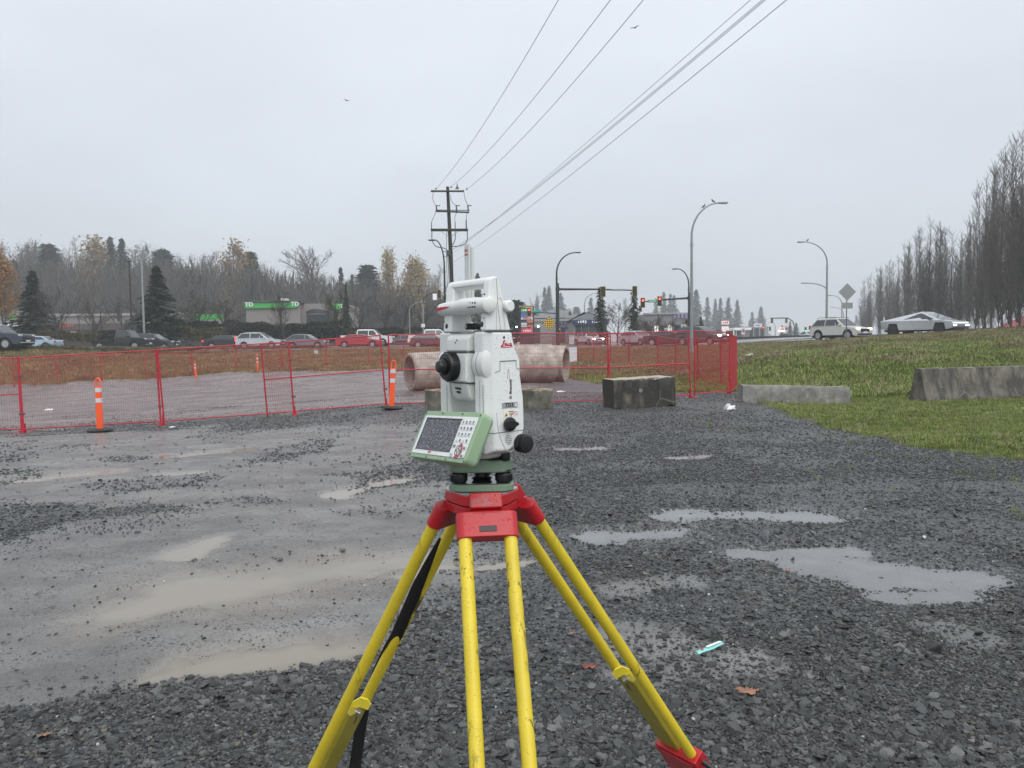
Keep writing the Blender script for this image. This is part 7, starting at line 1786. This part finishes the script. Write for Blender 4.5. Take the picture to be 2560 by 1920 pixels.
lamp(1722, 0, 672, 1694, 80, 'curved lamp reaching left beside the tall grey lamp', DKP, .13)
L10 = lamp(2066, 0, 604, 2008, 66, 'curved lamp reaching left behind the cream wagon', GALV, .11)
lamp(2104, 0, 738, 2078, 112, 'small curved lamp right of the cream wagon roof', GALV, .11)
lamp(2108, 0, 768, 2084, 150, 'smallest far lamp behind the diamond sign', GALV, .11)
lamp(1114, 0, 600, 1092, 66, 'curved lamp half hidden by the utility pole', DKP, .12)
lamp(1025, 0, 755, 1056, 94, 'curved lamp left of the left signal pole', GALV, .10)
lamp(1462, 0, 733, 1494, 120, 'faint curved lamp left of the first spruce', GALV, .12)
lamp(1878+60, 0, 806, 1925, 240, 'faint far lamp by the signal gantry', GALV, .15)
lamp(1762, 0, 800, 1752, 180, 'faint far lamp among the hazy firs', GALV, .12)
t = L10; hh = at(2066, 707, 66).z-t.location.z; hx = xat(2016, 66)-t.location.x
MB().tube([(hx*(1-math.cos(PI/2*i/10)), 0, hh*.86+(hh-hh*.86)*math.sin(PI/2*i/10)) for i in range(11)], .05, 8).build('arm', GALV, t, smooth=True); MB().box((hx-.2, 0, hh), (.55, .24, .09)).build('lamp_head', GALV, t, bevel=.02)
def post(px, y, top, label, mat, r=.08, head=True, group='plain poles behind the road'):
    bp = on_ground(px, y); zt = at(px, top, y).z-bp.z; t = empty('light_pole', bp, 0, label, 'pole', group); MB().tube([(0, 0, 0), (0, 0, zt)], [r, r*.7], 10).build('pole', mat, t, smooth=True)
    if head: MB().box((0, 0, zt+.05), (.55, .35, .12)).build('lamp_head', mat, t, bevel=.02)
    return t
post(362, 82.5, 640, 'tall pale grey light pole left of the big dark fir', GALV, .13); post(331, 83.5, 654, 'tall thin dark light pole next to the pale grey one', DKP, .12)
post(17, 104, 736, 'thin dark pole near the left edge', DKP, .09); post(255, 104, 772, 'thin dark pole before the strip mall', DKP, .09); post(200, 108, 790, 'short thin pole left of the thin dark pole', DKP, .08)
# birds on the tall lamp and in the air
BIRD = M_('dark_feathers', (.03, .03, .032), .6)
def bird(p_, rz, label, fly=False, s=1.0):
    t = empty('bird', p_, rz, label, 'bird', 'birds'); 
    if fly:
        b = MB(); b.tube([(-.20, 0, 0), (-.12, 0, .0), (0, 0, .01), (.12, 0, .02), (.18, 0, .02)], [.01, .045, .06, .04, .012], 8); b.build('body', BIRD, t, smooth=True)
        for sg in (-1, 1):
            b = MB(); b.add([(.08, sg*.03, .03), (.12, sg*.28, .16), (.02, sg*.55, .10), (-.06, sg*.28, .12), (-.07, sg*.03, .02)], [(0, 1, 2, 3, 4)]); w_ = b.build('wing', BIRD, t); so_ = w_.modifiers.new('t', 'SOLIDIFY'); so_.thickness = .012
    else:
        b = MB(); b.tube([(-.26, 0, .02), (-.12, 0, .10), (0, 0, .17), (.09, 0, .28), (.13, 0, .36), (.20, 0, .37)], [.015, .06, .085, .07, .05, .006], 10); b.build('body', BIRD, t, smooth=True)
        for sg in (-1, 1): MB().tube([(.0, sg*.03, .10), (.0, sg*.03, .0)], .008, 5).build('leg', BIRD, t)
    t.scale = (s, s, s); return t
def lamp_pt(t, f):
    a = PI/2*f; arm = [c for c in t.children if c.name.startswith('arm')][0]
    v_ = [Vector(v.co) for v in arm.data.vertices]; zt = max(q.z for q in v_); hx = max((q.x for q in v_), key=abs); zs = min(q.z for q in v_)
    return t.location+Vector((hx*(1-math.cos(a)), 0, zs+(zt-zs)*math.sin(a)+.02))
bird(lamp_pt(L8, .62), 0, 'dark bird perched lower on the lamp arm', s=.62); bird(lamp_pt(L8, .86), 2.8, 'dark bird perched near the lamp head', s=.62); bird(lamp_pt(L10, .9)+Vector((0, 0, 0)), 0, 'tiny bird perched on the right lamp', s=.6)
bird(at(1587, 70, 60), .8, 'bird flying high right of the wires', True, .8); bird(at(867, 252, 70), 2.5, 'bird flying in the left sky', True, .7)
# traffic signals
SIG_Y = M_('signal_yellow', (.42, .28, .02), .5); SIG_K = M_('signal_black', (.015, .015, .015), .5); RON = M_('red_signal_lit', (.8, .02, .02), .3, emit=(1, .04, .03), es=9); GON = M_('green_signal_lit', (.02, .6, .4), .3, emit=(.1, 1, .7), es=6); LOFF = M_('signal_lens_dark', (.04, .03, .03), .3)
def signal_head(p_, label, lit=None, back=True, s=1.0, face=1):
    """face=1 towards the camera; a backplate rim shows yellow"""
    t = empty('traffic_signal', p_, 0, label, 'traffic signal', 'traffic signal heads')
    MB().box((0, 0, 0), (.36, .22, 1.06)).build('housing', SIG_K if face == 1 else SIG_K, t, bevel=.02)
    b = MB(); z = .72; x = .34
    for c, d in (((0, 0, z-.03), (2*x, .02, .06)), ((0, 0, -z+.03), (2*x, .02, .06)), ((x-.03, 0, 0), (.06, .02, 2*z-.12)), ((-x+.03, 0, 0), (.06, .02, 2*z-.12))):
        MB().box((c[0], .02, c[2]), d).build('backplate_rim', SIG_Y, t)
    MB().box((0, .035, 0), (2*x-.1, .012, 2*z-.1)).build('backplate', SIG_K, t)
    for i, zz in enumerate((.33, 0, -.33)):
        m_ = RON if (lit == 'red' and i == 0) else GON if (lit == 'green' and i == 2) else LOFF
        if face == 1:
            q = MB(); q.lathe([(.13, 0), (.13, .02)], (0, -.11, zz), Matrix(((1, 0, 0), (0, 0, -1), (0, 1, 0))), 16); ln_ = q.build('lens', m_, t)
            q = MB(); 
            for k_ in range(9):
                a = PI*k_/8-0; 
            q.lathe([(.145, 0), (.145, .16), (.135, .16), (.135, 0)], (0, -.11, zz), Matrix(((1, 0, 0), (0, 0, -1), (0, 1, 0))), 14) if False else None
            MB().box((0, -.20, zz+.14), (.28, .18, .02)).build('visor', SIG_K, t)
    t.scale = (s*.76, s*.76, s*.76); return t
def mast(px, y, arm_py, end_px, end_py, label, mat=DKP, base=None, r=.15, pole=True):
    bp = on_ground(px, y); za = at(px, arm_py, y).z-bp.z; ze = at(end_px, end_py, y).z-bp.z; xe = xat(end_px, y)-bp.x
    t = empty('signal_mast', bp, 0, label, 'signal mast', 'signal masts with long arms')
    if pole: MB().tube([(0, -.0, 0), (0, -.0, za+.6)], [r*1.2, r], 12).build('pole', mat, t, smooth=True)
    MB().tube([(0, 0, za), (xe*.5, 0, (za+ze)/2+.05), (xe, 0, ze)], [r*.8, r*.6, r*.4], 10).build('mast_arm', mat, t, smooth=True)
    MB().box((0, 0, za), (r*2.6, r*2.6, .4)).build('clamp', mat, t); return t
mast(1395, 76.5, 723, 1592, 726, 'dark signal mast reaching right above the checkered sign')
signal_head(at(1508, 729, 76.2), 'unlit signal head seen from behind, left on the long arm', None, True, .95, 0); signal_head(at(1587, 728, 76.2), 'unlit signal head seen from behind, at the end of the long arm', None, True, .95, 0)
t = empty('street_name_sign', at(1545, 725, 76.2), 0, 'grey back of a street name plate between the two arm signals', 'street sign'); MB().box((0, 0, 0), (1.25, .03, .20)).build('plate', GALV, t)
mast(1724, 80.5, 745, 1606, 755, 'dark signal mast reaching left with two red lights')
signal_head(at(1607, 757, 80.2), 'left red traffic light under the left-reaching mast', 'red', True, .95); signal_head(at(1649, 753, 80.2), 'right red traffic light under the left-reaching mast', 'red', True, .95)
t = empty('street_name_sign', at(1631, 753, 80.2), 0, 'green street name plate between the two red lights', 'street sign'); pl = MB().box((0, 0, 0), (1.0, .03, .27)).build('plate', M_('street_sign_green', (.02, .28, .16), .4), t); marks(.8, .12, 9, frame((0, -.03, 0), (1, 0, 0), (0, 0, 1)), WHT, t)
mast(1393, 96, 784, 1322, 781, 'dark low signal arm behind the pylon sign', DKP, None, .1, False)
signal_head(at(1323, 780, 95.5), 'red traffic light in front of the sign pylon', 'red', True, 1.0)
t = empty('street_name_sign', at(1341, 778, 95.6), 0, 'teal street name plate right of the sign pylon', 'street sign'); MB().box((0, 0, 0), (1.1, .03, .26)).build('plate', M_('street_sign_teal', (.06, .35, .30), .4), t)
bp = on_ground(1059, 92); t = empty('signal_mast', bp, 0, 'grey curved signal pole left of the utility pole', 'signal mast', 'signal masts with long arms'); zt = at(1100, 731, 92).z-bp.z; xe = xat(1098, 92)-bp.x
MB().tube([(0, 0, 0), (0, 0, zt*.80)], .09, 10).build('pole', GALV, t, smooth=True); MB().tube([(0, 0, zt*.80), (.12, 0, zt*.9), (xe*.4, 0, zt*.975), (xe, 0, zt)], .06, 8).build('mast_arm', DKP, t, smooth=True); MB().box((0, -.06, 2.6), (.4, .04, .4)).build('control_sign', WHT, t)
signal_head(at(1098, 735, 91.8), 'dark signal head edge-on at the end of the left curved pole', None, True, .9, 0); t = empty('blank_sign', at(1087, 742, 91.8), .3, 'small white sign hanging beside the left signal', 'sign'); MB().box((0, 0, 0), (.5, .03, .75)).build('plate', WHT, t)
for px, py, lab, y in ((1601, 772, 'dark side-facing signal head left of the lower arm', 84), (1016, 828, 'dark pedestrian signal behind the white pickup bed', 94), (1716, 806, 'dark pedestrian signal beside the lamp post', 84), (1398, 827, 'pedestrian signal with red hand below the checkered sign', 78)):
    signal_head(at(px, py, y), lab, 'red' if 'hand' in lab else None, True, .62, 1)
# far gantry
bp = on_ground(1986, 205); t = empty('signal_gantry', bp, 0, 'faint far curved gantry with two signal heads', 'signal mast', 'signal masts with long arms'); H_ = at(1960, 795, 205).z-bp.z; xl = xat(1925, 205)-bp.x
MB().tube([(0, 0, 0), (0, 0, H_*.6), (-.5, 0, H_*.85), (-1.8, 0, H_), (xl, 0, H_)], .16, 8).build('mast_arm', GRP, t, smooth=True)
signal_head(at(1930, 801, 204.8), 'left far signal head on the faint gantry', None, True, 1.3, 0); signal_head(at(1966, 801, 204.8), 'right far signal head on the faint gantry', None, True, 1.3, 0)
signal_head(at(1907, 822, 200), 'far red light left of the distant pickup', 'red', True, 1.2); signal_head(at(1925, 822, 200), 'far dark signal head by the distant pickup', None, True, 1.0); signal_head(at(2014, 824, 150), 'green light right of the distant pickup', 'green', True, .9); signal_head(at(1966, 820, 205), 'far red light above the distant pickup', 'red', True, 1.0)
# checkered warning diamond
def diamond(px, py, y, half, label, matf, pole_to=None, checks=False, cat='road sign', pm=GALV):
    c = at(px, py, y); g0 = gz1(c.x, c.y); t = empty('warning_sign', (c.x, c.y, g0), 0, label, cat, 'road signs'); z = c.z-g0
    d = MB(); d.prism([(-half, z), (0, z-half), (half, z), (0, z+half)], -.012, .0, 'XZ'); pl = d.build('plate', matf, t)
    MB().tube([(0, .06, 0), (0, .06, z+half*.85)], .032, 8).build('post', pm, t)
    if checks:
        n_ = 7; s2 = half*2**.5/n_
        for i in range(n_):
            for j in range(n_):
                if (i+j) % 2 == 0:
                    u, v = (i+.5-n_/2)*s2, (j+.5-n_/2)*s2; x_, z_ = (u-v)/2**.5, (u+v)/2**.5
                    MB().box((x_, -.018, z+z_), (s2*.98, .008, s2*.98), Matrix.Rotation(R_(45), 3, 'Y')).build('black_check', SIG_K, pl)
    return t
diamond(1373, 808, 74, .65, 'yellow and black checkered diamond sign left of the signal mast', M_('reflective_yellow_glow', (.80, .48, .02), .4, emit=(.9, .5, .02), es=.12), checks=True)  # weak emission added to the yellow plate, which is no lamp
t = diamond(2118, 730, 45, .52, 'grey back of a diamond road sign with a small plate below, on a post', M_('sign_back_alloy', (.30, .31, .31), .4, .5, sc=30), pm=M_('post_grey', (.13, .14, .14), .5, .3))
c = at(2118, 764, 45); MB().box((0, -.01, c.z-t.location.z), (.66, .012, .34)).build('lower_plate', M_('sign_back_alloy', (.30, .31, .31), .4, .5, sc=30), t)
# pylon sign with coloured tenant panels
c = on_ground(1318, 104); t = empty('sign_pylon', c, 0, 'tall shopping-centre pylon sign with coloured tenant panels', 'sign', 'road signs'); zt = at(1318, 767, 104).z-c.z; wq = (xat(1336, 104)-xat(1300, 104))
for sg in (-1, 1): MB().box((sg*wq*.45, 0, zt*.5), (.16, .5, zt)).build('post', DKP, t)
MB().box((0, 0, zt+.05), (wq*1.1, .6, .22)).build('cap', bmat('tan_cap', (.35, .24, .12)), t)
rows_ = [(772, 779, [(0, 1, (.10, .40, .12))]), (781, 786, [(0, .5, (.08, .12, .35)), (.5, 1, (.42, .04, .08))]), (787, 792, [(0, .5, (.08, .14, .4)), (.5, 1, (.5, .08, .16))]), (794, 799, [(0, 1, (.55, .55, .54))]), (801, 806, [(0, .5, (.03, .03, .03)), (.5, 1, (.55, .15, .08))]), (807, 812, [(0, .5, (.5, .5, .5)), (.5, 1, (.05, .05, .05))]), (813, 818, [(0, .5, (.4, .4, .4)), (.5, 1, (.5, .12, .08))]), (821, 832, [(0, 1, (.55, .06, .1))])]
for a, b_, cs in rows_:
    z1, z0 = at(1318, a, 104).z-c.z, at(1318, b_, 104).z-c.z
    for u0, u1, col in cs:
        MB().bx(-wq*.42+wq*.84*u0+.03, -wq*.42+wq*.84*u1-.03, -.2, .2, z0, z1).build('tenant_panel', M_('panel_%02d%02d' % (int(col[0]*99), int(col[2]*99)), col, .4, emit=col, es=.25), t)
for py, u, nn in ((775.5, 0, 4), (796.5, 0, 7), (827, 0, 5)): marks(wq*.6, .3, nn, frame((u, -.23, at(1318, py, 104).z-c.z), (1, 0, 0), (0, 0, 1)), WHT if py != 796.5 else INKR, t)
MB().bx(-wq*.5, wq*.5, -.1, .1, 0, at(1318, 834, 104).z-c.z).build('base', DKP, t)
# small signs
def board(px, py0, py1, w_px, y, col, label, txt=None, post_=True, es=0, tcol=None, sz=.3):
    a = at(px, py0, y); b_ = at(px, py1, y); g0 = gz1(a.x, a.y); t = empty('sign_board', (a.x, a.y, g0), 0, label, 'sign', 'road signs'); w_ = xat(px+w_px/2, y)-xat(px-w_px/2, y)
    MB().bx(-w_/2, w_/2, -.03, .03, b_.z-g0, a.z-g0).build('plate', M_('board_%d' % px, col, .45, emit=col if es else None, es=es), t)
    if post_:
        for sx in ((-.35, .35) if w_px > 14 else (0,)): MB().tube([(sx*w_, .05, 0), (sx*w_, .05, a.z-g0)], .04, 6).build('post', GALV, t)
    if txt: marks(w_*.8, (a.z-b_.z)*.6, len(txt), frame((0, -.05, (a.z+b_.z)/2-g0), (1, 0, 0), (0, 0, 1)), tcol or SIG_K, t)
    return t
board(1432, 868, 905, 20, 47.5, (.72, .73, .76), 'white blank board hanging inside the back fence', post_=False); board(1429, 838, 860, 12, 80, (.6, .6, .62), 'small pale cabinet-like board left of the white car', post_=False)
board(1709, 811, 825, 13, 82, (.7, .72, .72), 'white road sign with a dark arrow left of the lamp post', 'I', sz=1.0); board(1666, 820, 826, 9, 84, (.7, .7, .72), 'small white sign in the brown thicket', 'P', sz=.4)
board(1813, 802, 811, 19, 150, (.75, .60, .58), 'rounded pale restaurant sign above a red lit panel', 'ooo', es=.4, tcol=INKR, sz=.6); board(1813, 816, 826, 18, 150, (.80, .30, .22), 'red lit panel of the restaurant sign', 'OPEN', post_=False, es=.7, tcol=WHT, sz=.8)
board(1759, 791, 799, 9, 120, (.75, .77, .78), 'small white square sign in front of a dark conifer'); board(1895, 809, 817, 19, 175, (.75, .76, .76), 'white store sign before the last hazy fir', 'MARKET', es=.2, sz=.6)
board(1788+70, 818, 836, 9, 140, (.75, .76, .77), 'white price sign at the petrol station', '1.79', sz=.5, tcol=INKR); board(1953, 825, 830, 16, 185, (.9, .9, .88), 'bright lit strip beneath the far red lights', post_=False, es=1.2); board(1952, 818, 822, 9, 186, (.8, .35, .2), 'orange lit far sign', post_=False, es=.8)
board(790, 876, 884, 9, 62, (.6, .62, .72), 'small white and blue marker plate on the turf below the grey hatchback')

# ================================================================== utility pole and wires
UY = 60.0; pb = on_ground(1134, UY); ptop = at(1119, 467, UY)
WOOD = M_('creosote_wood', (.035, .034, .022), .8, var=.35, bmp=.3, bsc=20); INS = M_('dark_insulator', (.06, .065, .07), .4); CAB = M_('cable_grey', (.035, .037, .04), .5)
U = empty('utility_pole', pb, 0, 'leaning wooden utility pole with three crossarms, cutouts and looping cables', 'utility pole')
ul = lambda p_: Vector(p_)-U.location
def up_(px, py, dy=0): return ul(at(px, py, UY+dy))
MB().tube([(0, 0, -.3), up_(1127, 640), up_(1119, 467)], [.19, .16, .12], 12).build('pole', WOOD, U, smooth=True)
def arm_(x0, x1, py0, py1, th, nm='crossarm'):
    a, c = up_(x0, py0, -.2), up_(x1, py1, -.2); d = c-a; MB().box((a+c)/2, (d.length, th, th*1.15), Matrix.Rotation(math.atan2(-d.z, d.x), 3, 'Y')).build(nm, WOOD, U, bevel=.01)
arm_(1077, 1160, 478, 478, .11); arm_(1089, 1173, 528, 531, .10); arm_(1089, 1174, 525, 526, .05, 'brace_bar'); arm_(1077, 1170, 575, 575, .17)
for a, c in ((1102, 1122), (1147, 1127)): MB().tube([up_(a, 578, -.3), up_(c, 592, -.3)], .022, 6).build('brace', GALV, U)
for px in (1092, 1142, 1171):
    b = MB(); b.tube([up_(px, 528, -.35), up_(px-1.5, 514, -.35)], .055, 8); b.tube([up_(px-3, 514, -.35), up_(px+8, 514, -.35)], .035, 6); b.build('cutout_switch', INS, U)
for px, py in ((1084, 477), (1090, 472), (1128, 468), (1167, 473), (1158, 477)): MB().lathe([(.04, -.06), (.07, -.02), (.04, 0), (.07, .03), (.03, .07)], up_(px, py, -.2), 'Z', 10).build('insulator', INS, U)
MB().lathe([(.16, 0), (.12, .08), (.05, .2), (.02, .42)], up_(1143, 472, -.2), 'Z', 10).build('insulator', INS, U)
for px, py in ((1079, 556), (1138, 556), (1165, 550)): MB().tube([up_(px, py, -.2), up_(px, 574, -.2)], .035, 7).build('insulator', INS, U)
def cab(pts, r=.02, nm='looping_cable'):
    P = [up_(*q, -.25) for q in pts]; Q = []
    for i in range(len(P)-1):
        p0, p1, p2, p3 = P[max(i-1, 0)], P[i], P[i+1], P[min(i+2, len(P)-1)]
        for k in range(5): t_ = k/5; Q.append(.5*((2*p1)+(p2-p0)*t_+(2*p0-5*p1+4*p2-p3)*t_*t_+(3*p1-p0-3*p2+p3)*t_**3))
    Q.append(P[-1]); MB().tube(Q, r, 6).build(nm, CAB, U, smooth=True)
cab([(1083, 480), (1082, 497), (1086, 508), (1090, 513)]); cab([(1126, 487), (1128, 500), (1134, 510), (1141, 513)]); cab([(1160, 480), (1162, 495), (1168, 510), (1171, 513)])
cab([(1090, 530), (1083, 545), (1079, 556)]); cab([(1141, 532), (1137, 545), (1138, 556)]); cab([(1168, 532), (1166, 545), (1167, 575)])
cab([(1080, 577), (1080, 598), (1086, 612), (1096, 618), (1112, 621), (1122, 630)], .035); cab([(1138, 577), (1138, 597), (1134, 608), (1128, 616)], .035); cab([(1168, 577), (1168, 600), (1162, 610), (1148, 615), (1130, 616)], .035); cab([(1117, 578), (1116, 620), (1118, 700), (1122, 760)], .02)
cab([(1118, 632), (1111, 628), (1107, 633), (1110, 641), (1118, 642)], .025)
MB().box(up_(1122, 633, -.2), (.3, .25, .45)).build('terminal_box', INS, U, bevel=.03); MB().tube([up_(1120, 636, -.22), up_(1129, 800, -.22)], .06, 8).build('conduit', GALV, U)
GWI = 'overhead wires running from the utility pole to the upper right'
def wire(p0, p1, ext, r, label, sag=.5):
    a = Vector(p0); b_ = Vector(p1); d = b_-a; pts = []
    n_ = 40
    for i in range(n_+1): t_ = ext*i/n_; q = a+d*t_; q.z -= sag*4*(t_/ext)*(1-t_/ext)*1.0; q.z += sag*4*(1/ext)*(1-1/ext)*t_; pts.append(q)
    o = MB().tube(pts, r, 6).build('overhead_wire', CAB, None, smooth=True); return tag(o, label, 'wire', GWI)
for (a, b_), px, lab in (((1090, 472), 1396, 'leftmost overhead power wire'), ((1128, 467), 1526, 'second overhead power wire from the left'), ((1167, 473), 1608, 'third overhead power wire from the left')):
    wire(at(a, b_, UY-.2), at(px, 0, 25), 1.75, .011, lab, 1.4)
for (a, b_), px, y1, r_, lab, sg_ in (((1122, 640), 1876, 15, .0055, 'thin uppermost communication wire of the right bundle', .35), ((1124, 628), 1906, 14.5, .0068, 'upper of two thick communication cables, dark', .55), ((1124, 629), 1913, 14.4, .0068, 'lower of two thick communication cables, dark', .60),
                             ((1128, 660), 1966, 13.5, .0066, 'lowest communication cable of the right bundle', .45)):
    wire(at(a, b_, UY-.2), at(px, 0, y1), 1.45, r_, lab, sg_)

# ================================================================== moist air
m, n, p = new_mat('moist_air'); n.nodes.remove(p)
vol = n.nodes.new('ShaderNodeVolumePrincipled'); vol.inputs['Color'].default_value = (.93, .965, 1, 1); vol.inputs['Density'].default_value = .0010; vol.inputs['Anisotropy'].default_value = 0.0
n.links.new(vol.outputs[0], n.nodes['Material Output'].inputs['Volume'])
hz_ = MB().bx(-940, 940, -70, 800, -4.5, 42).build('haze', m); tag(hz_, 'pale moist air', kind='stuff')
